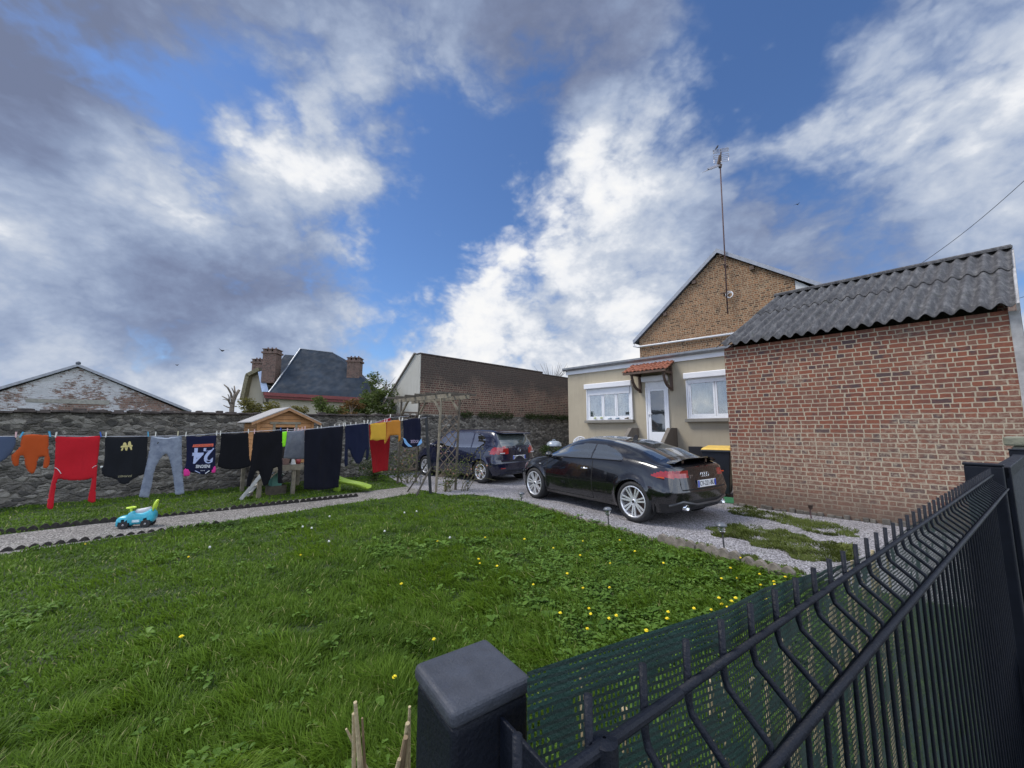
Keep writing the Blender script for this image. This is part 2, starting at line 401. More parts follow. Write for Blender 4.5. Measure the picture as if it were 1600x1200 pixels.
# ------------------------------------------------------------------ ground, lawn, path, drive
def inpoly(x, y, poly):
    x = np.asarray(x); y = np.asarray(y); ins = np.zeros(x.shape, bool); n = len(poly)
    for i in range(n):
        x1, y1 = poly[i]; x2, y2 = poly[(i+1) % n]
        c = ((y1 > y) != (y2 > y)) & (x < (x2-x1)*(y-y1)/((y2-y1) if abs(y2-y1) > 1e-9 else 1e-9)+x1)
        ins ^= c
    return ins
def gxy(x, y): q = gp(x, y); return (q[0], q[1])
# ground sheet to the horizon
def ground_mat():
    m, t, b = newmat('lawn soil'); g = G(t); tc = g.n('ShaderNodeTexCoord'); o = tc.outputs['Object']
    a = g.noise(o, 1.3, 6, .6); c = g.noise(o, 35, 6, .7)
    col = g.mix(c, (.018, .035, .008), (.050, .085, .018))
    col = g.mix(g.n('ShaderNodeMapRange', {0: a, 1: .5, 2: .75}).outputs[0], col, (.055, .060, .022))
    g.l(col, b.inputs['Base Color']); b.inputs['Roughness'].default_value = .95; g.bump(c, 1.0, .03, b); return m
GROUND = ground_mat()
mb = MB(); mb.add([(-600, -300, 0), (600, -300, 0), (600, 900, 0), (-600, 900, 0)], [(0, 1, 2, 3)])
tag(mb.build('ground', GROUND), kind='structure')
def gravel_mat(name, c1, c2, c3, moss=0.0, sc=55):
    m, t, b = newmat(name); g = G(t); tc = g.n('ShaderNodeTexCoord'); o = tc.outputs['Object']
    v = g.n('ShaderNodeTexVoronoi', {'Vector': o, 'Scale': sc, 'Randomness': 1.0})
    sx = g.n('ShaderNodeSeparateColor', {0: v.outputs['Color']})
    col = g.ramp(sx.outputs[0], [(0, c1), (.55, c2), (1, c3)])
    col = g.mix(g.n('ShaderNodeMapRange', {0: v.outputs['Distance'], 1: .35, 2: .75, 4: .75}).outputs[0], col, (.03, .028, .026))
    col = g.mix(g.n('ShaderNodeMapRange', {0: g.noise(o, 1.6, 5, .65), 1: .45, 2: .7, 4: .40}).outputs[0], col, (.11, .10, .095))
    if moss: col = g.mix(g.n('ShaderNodeMapRange', {0: g.noise(o, 5, 6, .7), 1: .56, 2: .66, 4: moss}).outputs[0], col, (.045, .065, .02))
    g.l(col, b.inputs['Base Color']); b.inputs['Roughness'].default_value = .9
    g.bump(g.m('ADD', g.m('MULTIPLY', v.outputs['Distance'], -1.0), g.m('MULTIPLY', g.noise(o, 4, 3), 1.5)), 1.0, .02, b); return m
GRAVEL = gravel_mat('grey violet gravel', (.20, .19, .20), (.40, .382, .40), (.66, .645, .67), moss=.25)
PATHG = gravel_mat('path gravel', (.16, .145, .13), (.33, .305, .28), (.55, .52, .48), moss=.5)
def sheet(name, poly, z, m):
    n = len(poly); me_v = [(x, y, z) for x, y in poly]
    return tag(meshobj(name, me_v, [tuple(range(n))], m), kind='structure')
def wavy(a, b, n, amp, seed):
    """a line with a ragged edge"""
    r_ = random.Random(seed); out = []
    d = np.array(b)-np.array(a); L_ = np.linalg.norm(d); nn = np.array([-d[1], d[0]])/L_
    for i in range(n): out.append(tuple(np.array(a)+d*i/n+nn*(noise.noise(Vector((i*.37, seed, 0)))*amp+r_.uniform(-.3, .3)*amp)))
    return out
PF0, PF1 = gxy(-260, 868), gxy(668, 757); PN0, PN1 = gxy(-260, 906), gxy(655, 771)
PATH = wavy(PF0, PF1, 40, .03, 3)+wavy(PN1, PN0, 40, .03, 4)
sheet('path', PATH, .006, PATHG)
DRIVE = [gxy(600, 742), gxy(640, 762), gxy(700, 775)]+wavy(gxy(735, 773), gxy(815, 784), 6, .05, 5)+wavy(gxy(815, 784), gxy(1000, 838), 12, .05, 6)+wavy(gxy(1000, 838), gxy(1040, 850), 3, .02, 7)\
    + wavy(gxy(1040, 850), gxy(1270, 905), 10, .05, 8)+[(3.5, 3.55), (4.2, 3.2), (5.6, 3.6), (7.7, 4.4), (4.6, 8.0), (8.5, 12), (3.0, 18.5), (1.2, 18.2), (-3.3, 13.7), (-3.9, 12.6)]
sheet('driveway', DRIVE, .010, GRAVEL)
# grass strips that grow in the drive (low mats of soil, blades come later)
STRIP_A = [gxy(x, y) for x, y in [(1103, 826), (1130, 822), (1180, 824), (1240, 835), (1300, 847), (1335, 856), (1342, 872), (1320, 880), (1275, 877), (1220, 865), (1160, 846), (1120, 836)]]
STRIP_B = [gxy(x, y) for x, y in [(1135, 795), (1165, 793), (1215, 803), (1262, 815), (1310, 822), (1340, 831), (1345, 842), (1320, 840), (1260, 828), (1200, 815), (1150, 803)]]
STRIP_C = [gxy(x, y) for x, y in [(1030, 842), (1070, 848), (1110, 858), (1160, 870), (1215, 884), (1265, 898), (1240, 903), (1170, 887), (1100, 867), (1050, 855)]]
# ------------------------------------------------------------------ brick shed on the right
SHED_BRICK = brick_mat('red brick lime joints', [(.085, .055, .055), (.195, .074, .048), (.24, .086, .052), (.165, .068, .050), (.22, .108, .074), (.12, .076, .058)], (.46, .385, .28), low=1.35, salt=.0, ms=.0085, bw=.205, msm=.18, tint=.85, dirt=(.12, .085, .065))
SLx = gp(1147, 790)
shed = thing('brick_shed', 'red brick outbuilding with a mossy corrugated roof beside the driveway', 'outbuilding', SLx, ROT_H)
LS = 3.62   # length of the long wall
mb = MB(); mb.box(0, LS, 0, .25, -.05, 3.14); mb.build('wall', SHED_BRICK, shed)
def corr_mat():
    m, t, b = newmat('fibre cement sheet'); g = G(t); tc = g.n('ShaderNodeTexCoord'); o = tc.outputs['Object']
    p = g.n('ShaderNodeSeparateXYZ', {0: o})
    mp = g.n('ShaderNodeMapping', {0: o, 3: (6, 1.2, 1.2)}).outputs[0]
    col = g.ramp(g.noise(mp, 3, 7, .7), [(.3, (.022, .022, .025)), (.5, (.062, .061, .064)), (.7, (.15, .147, .145))])  # random stain streaks, dark tones deepened to paint in shading of the corrugations
    col = g.mix(g.n('ShaderNodeMapRange', {0: g.noise(o, 18, 6, .75), 1: .60, 2: .70}).outputs[0], col, (.20, .20, .17))
    col = g.mix(g.n('ShaderNodeMapRange', {0: g.noise(o, 5, 5, .7), 1: .58, 2: .7, 4: .6}).outputs[0], col, (.03, .035, .02))
    g.l(col, b.inputs['Base Color']); b.inputs['Roughness'].default_value = .85; g.bump(g.noise(o, 40, 6, .75), .7, .01, b); return m
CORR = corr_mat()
# roof: two overlapping courses of corrugated sheet rising away from us to a ridge
ex0, ez0 = pin(shed, 1137, 541, -.14); ex1, ez1 = pin(shed, 1588, 478, -.14)
RY = 3.05; SKW = .49   # the sheets run slightly askew to the front wall
rx0, rz0 = pin(shed, 1212, 466, RY); rx1, rz1 = pin(shed, 1578, 392, RY)
ridge_z = (rz0+rz1)/2; eave_z = 3.16
roof = None
def corr_sheet(name, u0, u1, v0, v1, dz, x0=-.10, x1=LS+.06, parent=None):
    nu = int((x1-x0)/.012); nv = 6; v = []; f = []
    for j in range(nv+1):
        q = v0+(v1-v0)*j/nv
        y = -.16+(RY+.16)*q; z = eave_z+(ridge_z-eave_z)*q+dz
        for i in range(nu+1):
            x = x0+(x1-x0)*i/nu
            c = .036*math.cos(2*math.pi*x/.177)
            edge = .006*noise.noise(Vector((x*2, j*.5, 3)))
            v.append((x+SKW*(y+.16)/(RY+.16), y+(.02*noise.noise(Vector((x*1.3, 9, 0))) if j == 0 else 0), z+c+edge))
    n0 = len(v); v += [(p[0], p[1]+.003, p[2]-.009) for p in v]
    for j in range(nv):
        for i in range(nu):
            a = j*(nu+1)+i; f.append((a, a+1, a+nu+2, a+nu+1)); f.append((n0+a, n0+a+nu+1, n0+a+nu+2, n0+a+1))
    for i in range(nu): f.append((i, n0+i, n0+i+1, i+1)); a = nv*(nu+1)+i; f.append((a, a+1, n0+a+1, n0+a))
    for j in range(nv):
        a = j*(nu+1); f.append((a, a+nu+1, n0+a+nu+1, n0+a)); a += nu; f.append((a, n0+a, n0+a+nu+1, a+nu+1))
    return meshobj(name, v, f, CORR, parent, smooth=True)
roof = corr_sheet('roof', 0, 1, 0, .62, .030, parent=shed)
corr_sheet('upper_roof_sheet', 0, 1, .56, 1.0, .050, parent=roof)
mb = MB(); mb.tube([(-.1+SKW, RY+.02, ridge_z+.055), (LS+.06+SKW, RY+.02, ridge_z+.055)], .075, 10)
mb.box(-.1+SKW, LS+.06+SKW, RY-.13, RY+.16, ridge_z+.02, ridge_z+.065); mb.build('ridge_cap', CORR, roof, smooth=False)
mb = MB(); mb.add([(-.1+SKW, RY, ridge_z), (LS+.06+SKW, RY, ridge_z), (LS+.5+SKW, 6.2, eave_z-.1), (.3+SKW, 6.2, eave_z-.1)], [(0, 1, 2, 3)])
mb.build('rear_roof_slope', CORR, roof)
mb = MB(); mb.prism([(0.05, 0.), (0.05, 3.12), (RY, ridge_z-.06), (6.0, 3.14), (6.0, 0.)], LS-.1, LS-.003, 'x'); mb.prism([(0.05, 0.), (0.05, 3.12), (RY, ridge_z-.06), (6.0, 3.14), (6.0, 0.)], .003, .1, 'x'); mb.v = [(x+SKW*y/RY, y, z) for x, y, z in mb.v]; mb.build('gable_wall', SHED_BRICK, shed)
VERGE = plain('weathered grey render', (.33, .32, .31), .85, var=.3, scale=5, bump=.4)
mb = MB(); mb.box(LS, LS+.10, -.012, .4, 0, 3.12); mb.build('corner_trim', VERGE, shed, bevel=.006)
mb = MB(); mb.bar((LS+.07, -.16, eave_z-.03), (LS+.07+SKW, RY, ridge_z-.03), .03, .12); mb.build('verge_board', VERGE, roof)
# rough rubble footing
mb = MB()
rr = random.Random(4)
for i in range(34):
    x = i*.11+rr.uniform(-.02, .02); hgt = rr.uniform(.04, .10)
    if x > LS: break
    mb.box(x, x+rr.uniform(.07, .11), -rr.uniform(.02, .06), .01, -.03, hgt)
mb.build('footing', plain('mossy rubble', (.10, .09, .075), .95, var=.5, scale=9, bump=.8), shed, bevel=.015)

# ------------------------------------------------------------------ the rendered bungalow
HC = np.array([2.24, 15.0, 0])
house = thing('bungalow', 'beige rendered low house with white shutters behind the black coupe', 'house', onp(889, 690, HC, D1)*np.array([1, 1, 0]), ROT_H)
def render_mat(name, col, stain=.35):
    m, t, b = newmat(name); g = G(t); tc = g.n('ShaderNodeTexCoord'); o = tc.outputs['Object']
    c = g.mix(g.noise(o, 1.2, 6, .6), tuple(q*.82 for q in col), tuple(q*1.12 for q in col))
    mp = g.n('ShaderNodeMapping', {0: o, 3: (5, 5, .7)}).outputs[0]
    c = g.mix(g.n('ShaderNodeMapRange', {0: g.noise(mp, 1.4, 6, .7), 1: .5, 2: .8, 4: stain}).outputs[0], c, tuple(q*.45 for q in col))
    g.l(c, b.inputs['Base Color']); b.inputs['Roughness'].default_value = .9; g.bump(g.noise(o, 55, 5, .7), .5, .006, b); return m
BEIGE = render_mat('beige render', (.42, .365, .265), .3)
WHITE = plain('white painted board', (.74, .74, .74), .45, var=.05, scale=3)
PVC = plain('white window plastic', (.78, .79, .80), .3, var=.03, scale=3)
ZINC = plain('zinc gutter', (.26, .27, .28), .45, metal=.5, var=.25, scale=6)
CONC = render_mat('bare concrete', (.24, .225, .19), .5)
HL = 8.2; HZ = 3.62
mb = MB(); mb.box(0, HL, 0, 6.0, -.05, HZ); hw = mb.build('wall', BEIGE, house)
mb = MB(); mb.box(-.06, HL, -.05, -.002, 3.60, 3.80); mb.build('fascia', WHITE, house, bevel=.004)
mb = MB(); mb.box(-.08, HL, -.05, 6.1, 3.802, 3.83); hr = mb.build('roof', plain('flat roof felt', (.12, .12, .12), .9, var=.3), house)
mb = MB()
ga = [(-.19, 3.86), (-.185, 3.80), (-.15, 3.755), (-.10, 3.745), (-.065, 3.775), (-.055, 3.87), (-.07, 3.87), (-.08, 3.785), (-.10, 3.76), (-.148, 3.768), (-.175, 3.805), (-.178, 3.86)]
mb.prism(ga, -.14, HL, 'x'); mb.build('gutter', ZINC, house)
rr = random.Random(8)
# openings read off the picture on the wall plane
def opening(px0, px1, ytop, ybot):
    x0, za = pin(house, px0, ytop, 0); x1, zb = pin(house, px1, ybot, 0)
    return x0, x1, zb, za
def glass_mat(name, col=(.03, .035, .04), rough=.03, spec=.8):
    m, t, b = newmat(name); b.inputs['Base Color'].default_value = (*col, 1); b.inputs['Roughness'].default_value = rough
    b.inputs['Specular IOR Level'].default_value = spec; b.inputs['Coat Weight'].default_value = 1.0; b.inputs['Coat Roughness'].default_value = .02
    g = G(t); tc = g.n('ShaderNodeTexCoord'); g.bump(g.noise(tc.outputs['Object'], 2.2, 2), .08, .02, b); return m
def clear_glass(name, tint=(.75, .8, .8), refl=.35):
    m, t, b = newmat(name); g = G(t)
    gl = g.n('ShaderNodeBsdfGlossy', {0: (.92, .90, .88, 1), 'Roughness': .02}); tr = g.n('ShaderNodeBsdfTransparent', {0: (*tint, 1)})
    lw = g.n('ShaderNodeLayerWeight', {0: .35}); f = g.m('ADD', g.m('MULTIPLY', lw.outputs[1], .7), refl, clamp=True)
    mx = g.n('ShaderNodeMixShader', {0: f, 1: tr.outputs[0], 2: gl.outputs[0]}); g.l(mx.outputs[0], t.nodes['Material Output'].inputs[0]); return m
PANE = clear_glass('window glass', refl=.12)
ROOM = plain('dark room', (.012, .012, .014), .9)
def lace_mat():
    m, t, b = newmat('lace curtain'); g = G(t); uv, ob, p = boxuv(g)
    mp = g.n('ShaderNodeMapping', {0: uv, 3: (1, 1, 1)}).outputs[0]
    v = g.n('ShaderNodeTexVoronoi', {'Vector': mp, 'Scale': 11.0}, feature='DISTANCE_TO_EDGE').outputs[0]
    n_ = g.noise(mp, 7, 4, .6, .8)
    f = g.m('ADD', g.n('ShaderNodeMapRange', {0: v, 1: .0, 2: .12, 3: .5, 4: 0}).outputs[0], g.n('ShaderNodeMapRange', {0: n_, 1: .47, 2: .53, 3: .35, 4: .0}).outputs[0])
    g.l(g.ramp(f, [(0, (.07, .085, .10)), (1, (.36, .39, .42))]), b.inputs['Base Color']); b.inputs['Roughness'].default_value = .9; return m
LACE = lace_mat(); VOILE = plain('pale voile', (.17, .20, .21), .9, var=.1, scale=4)
def window(px0, px1, ytop, ybot, mull, box_top, shutter_bot, clip=None):
    x0, x1, z0, z1 = opening(px0, px1, ytop, ybot)
    if clip: x1 = clip
    fr = MB(); d = -.03
    def fb(a, b_, c, e, dd=0.0): fr.box(a, b_, d-.02-dd, d+.03, c, e)
    fb(x0, x0+.05, z0, z1); fb(x1-.05, x1, z0, z1); fb(x0+.05, x1-.05, z0, z0+.06)
    w_ = fr.build('window', PVC, house, bevel=.005); tag(w_, label=None)
    zs = pin(house, (px0+px1)/2, shutter_bot, 0)[1]
    xs = [x0+.05]+[x0+(x1-x0)*q for q in mull]+[x1-.05]
    sf = MB()
    for i, (a, b_) in enumerate(zip(xs[:-1], xs[1:])):
        t_ = .055
        sf.box(a+.004, a+t_, d-.012, d+.028, z0+.062, zs); sf.box(b_-t_, b_-.004, d-.012, d+.028, z0+.062, zs); sf.box(a+t_, b_-t_, d-.012, d+.028, z0+.062, z0+.13)
    s1 = sf.build('sash', PVC, w_, bevel=.004)
    for i, (a, b_) in enumerate(zip(xs[:-1], xs[1:])):
        pm = MB(); pm.box(a+.056, b_-.056, d+.002, d+.008, z0+.131, zs); pm.build('pane', PANE, w_)
    # roller shutter let part way down and its housing
    sh = MB(); nz = int((z1-zs)/.04)+1
    for k in range(nz):
        zz = zs+k*(z1-zs)/nz
        sh.box(x0+.052, x1-.052, d-.045, d-.025, zz, zz+(z1-zs)/nz-.006); sh.box(x0+.052, x1-.052, d-.038, d-.024, zz, zz+(z1-zs)/nz)
    sh.build('roller_shutter', PVC, w_)
    zb = pin(house, (px0+px1)/2, box_top, -.15)[1]
    bx = MB(); bx.box(x0-.06, x1+.06, -.19, -.002, z1+.0, max(zb, z1+.13)); bx.build('shutter_box', WHITE, w_, bevel=.02)
    gd = MB(); gd.box(x0-.03, x0+.0, -.075, -.003, z0, z1); gd.build('shutter_guide', PVC, w_)
    gd = MB(); gd.box(x1+.0, x1+.03, -.075, -.003, z0, z1); gd.build('shutter_guide', PVC, w_)
    si = MB(); si.box(x0-.08, x1+.08, -.16, -.003, z0-.10, z0-.004); si.build('sill', CONC, w_, bevel=.008)
    return w_, xs, z0, zs, (x0, x1, z1)
w1, xs1, a1, b1, e1 = window(918.5, 989, 609, 655.5, [.37, .67], 597, 616)
w2, xs2, a2, b2, e2 = window(1074, 1150, 593, 653, [.47], 579, 597, clip=6.25)
# near-black sheet on the wall stands in for the unlit room; curtains over it
for (xs, z0, zs, e, wnd, which) in ((xs1, a1, b1, e1, w1, 0), (xs2, a2, b2, e2, w2, 1)):
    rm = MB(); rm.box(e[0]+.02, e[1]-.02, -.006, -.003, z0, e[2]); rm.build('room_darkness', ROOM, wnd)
    cm = MB()
    if which == 0:
        for i in (0, 1, 2): cm.box(xs[i]+.057, xs[i+1]-.057, -.014, -.008, z0+.14, zs)
        cm.build('curtain', LACE, wnd)
    else:
        # gathered austrian blinds: pleats that fan from a low tuck
        for i in (0, 1):
            a, b_ = xs[i]+.057, min(xs[i+1]-.057, 6.2); nn = 60; hgt = zs-z0-.14
            v = []; f = []
            for q in range(nn+1):
                t_ = q/nn; u = (t_*2-1)
                low = z0+.14+.10*abs(math.sin(t_*math.pi*2))**.5*0+(.22*(1-abs(math.cos(math.pi*t_))**.8) if False else .20*abs(u)**1.5+.02*math.sin(t_*60))
                for k in range(9):
                    zz = low+(zs-low)*k/8
                    conv = (1-k/8.)**1.5
                    x = a+(b_-a)*(t_*(1-conv*.0))
                    v.append((x, -.012+.004*math.sin((t_-.5)*(60-30*conv)+3*u*conv), zz))
            for q in range(nn):
                for k in range(8): o_ = q*9+k; f.append((o_, o_+1, o_+10, o_+9))
            meshobj('curtain', v, f, VOILE, wnd, smooth=True)
# things on the left sill inside the reveal: small shoes / toys set on the ledge
x0, x1, z1 = e1
for k, (t_, c_, w_, lb) in enumerate([(.20, (.55, .60, .30), .13, 'yellow green potted succulent at the left end of the window sill'), (.34, (.50, .56, .22), .12, 'yellow green potted succulent, second from the left on the window sill'), (.53, (.20, .26, .32), .12, 'small blue grey shoe in the middle of the window sill'), (.70, (.18, .24, .30), .13, 'small blue grey shoe on the window sill, right of the middle one'), (.9, (.16, .13, .10), .12, 'small brown shoe at the right end of the window sill')]):
    x = x0+(x1-x0)*t_
    nm = 'potted_plant' if k < 2 else 'shoe'
    base = thing(nm, lb, 'plant' if k < 2 else 'shoe', house.location, ROT_H)
    m_ = plain('ledge item %d' % k, c_, .6)
    if k < 2:
        pt = MB(); pt.lathe([(.001, a1-.003), (.035, a1-.003), (.045, a1+.045), (.04, a1+.045), (.001, a1+.04)], 12, (x, -.10, 0)); pt.build('pot', WHITE, base)
        lf = MB(); r2 = random.Random(k)
        for q in range(26):
            t2 = r2.uniform(0, 6.28); el_ = r2.uniform(.2, 1.4); ln = r2.uniform(.05, .085)
            d_ = Vector((math.cos(t2)*math.cos(el_), math.sin(t2)*math.cos(el_), math.sin(el_)))*ln
            p0 = Vector((x, -.10, a1+.045)); lf.tube([p0, p0+d_*.6, p0+d_], [.007, .009, .002], 5)
        lf.build('leaves', m_, base, smooth=True)
    else:
        sh = MB(); sh.tube([(x-.07, -.1, a1+.025), (x-.03, -.1, a1+.03), (x+.02, -.1, a1+.04), (x+.06, -.1, a1+.05), (x+.075, -.1, a1+.045)], [.02, .032, .034, .032, .02], 10); sh.build('upper', m_, base, smooth=True)
        sh = MB(); sh.box(x-.085, x+.08, -.13, -.07, a1-.003, a1+.012); sh.build('sole', WHITE, base, bevel=.004)
# door
dx0, dx1, dz0, dz1 = opening(1009, 1048.5, 606, 694)
DZ0 = .86
mb = MB(); mb.box(dx0, dx0+.05, -.05, -.003, DZ0, dz1); mb.box(dx1-.05, dx1, -.05, -.003, DZ0, dz1); mb.box(dx0+.05, dx1-.05, -.05, -.003, dz1-.05, dz1)
fr = mb.build('door_frame', PVC, house, bevel=.004)
gz0 = pin(house, 1028, 675, 0)[1]
mb = MB(); a, b_ = dx0+.055, dx1-.055
mb.box(a, a+.11, -.035, -.005, DZ0+.02, dz1-.055); mb.box(b_-.09, b_, -.035, -.005, DZ0+.02, dz1-.055); mb.box(a+.11, b_-.09, -.035, -.005, DZ0+.02, gz0); mb.box(a+.11, b_-.09, -.035, -.005, dz1-.13, dz1-.055)
door = mb.build('door', PVC, house, bevel=.006)
mb = MB(); mb.box(a+.11, b_-.09, -.020, -.012, gz0, dz1-.13); mb.build('pane', glass_mat('dark door glass'), door)
hz = pin(house, 1020, 647, 0)[1]
mb = MB(); mb.box(a+.03, a+.06, -.043, -.035, hz-.08, hz+.08); mb.tube([(a+.045, -.043, hz), (a+.045, -.075, hz), (a+.17, -.078, hz)], .011, 8); mb.build('handle', PVC, door, smooth=True)
bz = pin(house, 1028, 589, -.12)[1]
mb = MB(); mb.box(dx0-.07, dx1+.02, -.19, -.003, dz1+.18, dz1+.36); mb.build('shutter_box', WHITE, fr, bevel=.02)
mb = MB()
for k in range(5): mb.box(dx0+.01, dx1-.01, -.045, -.025, dz1+.005+k*.035, dz1+.036+k*.035)
mb.build('roller_shutter', PVC, fr)
# steps with two raked side walls
def flank(px0, px1, ppx, ptop, name='step_wall'):
    pass
sx0, _ = pin(house, 1003, 700, -.0); sx1, _ = pin(house, 1054, 700, -.0)
mb = MB()
prof = [(-.003, 0), (-.003, 1.53), (-.48, 1.53), (-1.15, .95), (-1.15, 0)]
CDK = render_mat('dark stained concrete', (.17, .15, .125), .6)
mb.prism(prof, dx1+.10, dx1+.22, 'x'); s_ = mb.build('step_wall', CDK, house, bevel=.01)
mb = MB(); mb.prism(prof, dx0-.42, dx0-.30, 'x'); mb.build('step_wall', CDK, house, bevel=.01)
mb = MB()
for k in range(4): mb.box(dx0-.298, dx1+.098, -.24*(4-k)-.1, -.003, .21*k, .21*(k+1)-.002)
mb.build('steps', CONC, house, bevel=.006)
# tiled porch canopy on timber brackets
TILE = plain('clay tile', (.28, .10, .055), .8, var=.45, scale=11, bump=.5)
TIMB = plain('dark stained timber', (.095, .062, .045), .75, var=.35, scale=7, bump=.3)
cx0 = dx0-.45; cx1 = dx1+.25; cz1 = pin(house, 1030, 566, -.0)[1]; cz0 = cz1-.34
mb = MB(); nT = 11; rows = 4; DP = .72
for j in range(rows):
    for i in range(nT):
        xa = cx0+(cx1-cx0)*i/nT; xb = cx0+(cx1-cx0)*(i+1)/nT; r2 = rr.uniform(-.008, .008)
        y1 = -DP*(rows-j)/rows-.01; y2 = -DP*(rows-j-1)/rows+.02*(j < rows-1)
        z1_ = cz0+(cz1-cz0)*j/rows+.03+r2; z2_ = cz0+(cz1-cz0)*(j+1)/rows+.012+r2
        seg = 6; v = []; f = []
        for q in range(seg+1):
            t_ = q/seg; x = xa+(xb-xa)*t_+.002; hp = .025*math.sin(math.pi*min(t_*1.25, 1))-(.012 if t_ > .8 else 0)
            v += [(x, y1, z1_+hp), (x, y2, z2_+hp), (x, y1+.002, z1_+hp-.022), (x, y2, z2_+hp-.022)]
        for q in range(seg):
            o_ = q*4; f += [(o_, o_+4, o_+5, o_+1), (o_+2, o_+3, o_+7, o_+6), (o_, o_+2, o_+6, o_+4)]
        f += [(0, 1, 3, 2), (seg*4, seg*4+2, seg*4+3, seg*4+1)]
        mb.add(v, f)
can = mb.build('porch_canopy', TILE, house)
mb = MB(); mb.prism([(-.01, cz1-.02), (-DP+.02, cz0-.0), (-DP+.02, cz0-.03), (-.01, cz1-.06)], cx0+.02, cx1-.02, 'x'); mb.box(cx0+.02, cx1-.02, -DP+.0, -DP+.08, cz0-.07, cz0-.005); mb.build('soffit', TIMB, can)
for xb in (dx0-.22, dx1+.08):
    mb = MB(); mb.box(xb, xb+.08, -.085, -.003, cz0-.62, cz0+.22); mb.box(xb, xb+.08, -DP+.08, -.087, cz0-.09, cz0-.01)
    pts_ = [(xb+.04, -.06-.52*math.sin(t_*math.pi/2)*1.0, cz0-.55+.47*(1-math.cos(t_*math.pi/2))) for t_ in [i/6 for i in range(7)]]
    for p_, q_ in zip(pts_[:-1], pts_[1:]): mb.bar(p_, q_, .07, .07, (1, 0, 0))
    mb.build('bracket', TIMB, can, bevel=.01)

# ------------------------------------------------------------------ tall gabled house behind
OCHRE = brick_mat('ochre brick', [(.07, .042, .028), (.20, .10, .052), (.31, .16, .080), (.15, .078, .045), (.33, .19, .105), (.10, .06, .04)], (.40, .31, .20), bw=.22, rh=.085, ms=.013, dirt=(.09, .06, .04), tint=.8)
YG = 19.4; GX = ray(997, 530); G0 = C0+GX*YG/GX[1]
gable = thing('gabled_house', 'tall ochre brick house end with slate roof behind the bungalow', 'house', (G0[0], G0[1], 0), ROT_H)
exl, ezl = pin(gable, 999, 531, 0); axx, azz = pin(gable, 1122, 397, 0); wxr, wzr = pin(gable, 1242, 446, 0); exr, ezr = pin(gable, 1290, 456, 0)
wzr = azz+.03+(ezr-.02-azz-.05)*(wxr-axx)/(exr+.2-axx)
mb = MB(); mb.prism([(exl, 0), (exl, ezl), (axx, azz), (wxr, wzr-.02), (wxr, 0)], 0, 9, 'y'); mb.build('wall', OCHRE, gable)
mb = MB(); mb.prism([(wxr+.002, 0), (wxr+.002, wzr-.05), (exr, ezr-.05), (exr, 0)], .02, 9, 'y'); mb.build('rear_wing_wall', plain('white paint on brick', (.62, .62, .60), .8, var=.15, bump=.4), gable)
SLATE = plain('slate grey roof', (.07, .08, .10), .55, var=.3, scale=9, bump=.3)
mb = MB(); th = .10
mb.prism([(exl-.22, ezl-.18), (axx, azz+.05), (axx, azz+.18), (exl-.25, ezl-.05)], -.14, 9.2, 'y')
mb.prism([(axx, azz+.05), (exr+.2, ezr-.02), (exr+.2, ezr+.11), (axx, azz+.18)], -.14, 9.2, 'y')
rf = mb.build('roof', SLATE, gable)
VB = plain('blue grey verge board', (.27, .29, .33), .5, var=.15)
mb = MB(); mb.prism([(exl-.26, ezl-.20), (axx, azz+.02), (axx, azz+.21), (exl-.28, ezl-.02)], -.18, -.145, 'y'); mb.prism([(axx, azz+.02), (exr+.2, ezr-.05), (exr+.2, ezr+.12), (axx, azz+.21)], -.18, -.145, 'y'); mb.build('verge_board', VB, rf)
mb = MB(); PIPE = plain('white rain pipe', (.60, .60, .60), .4, var=.1)
mb.tube([(exl-.28, -.05, ezl-.12), (exl-.28, -.08, ezl-.3), (exl-.05, -.09, ezl-.38), (exl+2, -.09, ezl-.42), (exl+6, -.09, ezl-.5)], .05, 8); mb.build('drain_pipe', PIPE, gable, smooth=True)
for px, py in ((1085, 441), (1040, 491), (1175, 419), (1128, 398)):
    x, z = pin(gable, px, py, 0); mb = MB(); mb.box(x-.07, x+.09, -.13, -.003, z-.10, z+.06); mb.build('purlin_end', TIMB, gable)
# mast with tv aerial
mx, mz0 = pin(gable, 1137, 490, -.25); _, mzt = pin(gable, 1125, 262, -.25); mxt = pin(gable, 1125.5, 262, -.25)[0]
mast = thing('aerial_mast', 'rusty mast with a television aerial clamped to the gable wall', 'aerial', gable.location, ROT_H)
RUST = plain('rusty tube', (.075, .04, .04), .7, var=.35, scale=12)
mb = MB(); mb.tube([(mx, -.25, mz0), ((mx+mxt)/2, -.25, (mz0+mzt)/2), (mxt, -.25, mzt)], .028, 8); mb.build('pole', RUST, mast, smooth=True)
for py in (416, 460):
    x, z = pin(gable, 1133, py, 0); mb = MB(); mb.box(x-.05, x+.12, -.06, -.003, z-.04, z+.03); mb.bar((x, -.03, z), (x, -.27, z), .03, .03); mb.bar((x-.12, -.26, z), (x+.12, -.26, z), .05, .04); mb.build('wall_bracket', TIMB, mast)
mb = MB(); x, z = pin(gable, 1139, 460, -.2); mb.lathe([(.14+.02*math.cos(t), .02*math.sin(t)) for t in [k*math.pi/4 for k in range(9)]], 20, (x, -.16, z), 'y'); mb.lathe([(.11+.02*math.cos(t), .02*math.sin(t)) for t in [k*math.pi/4 for k in range(9)]], 20, (x+.02, -.14, z-.02), 'y'); mb.build('cable_coil', WHITE, mast, smooth=True)
ALU = plain('aerial metal', (.30, .30, .33), .45, metal=.6)
ANT = lambda px, py: (lambda q: Vector((q[0], -.25, q[1])))(pin(gable, px, py, -.25))
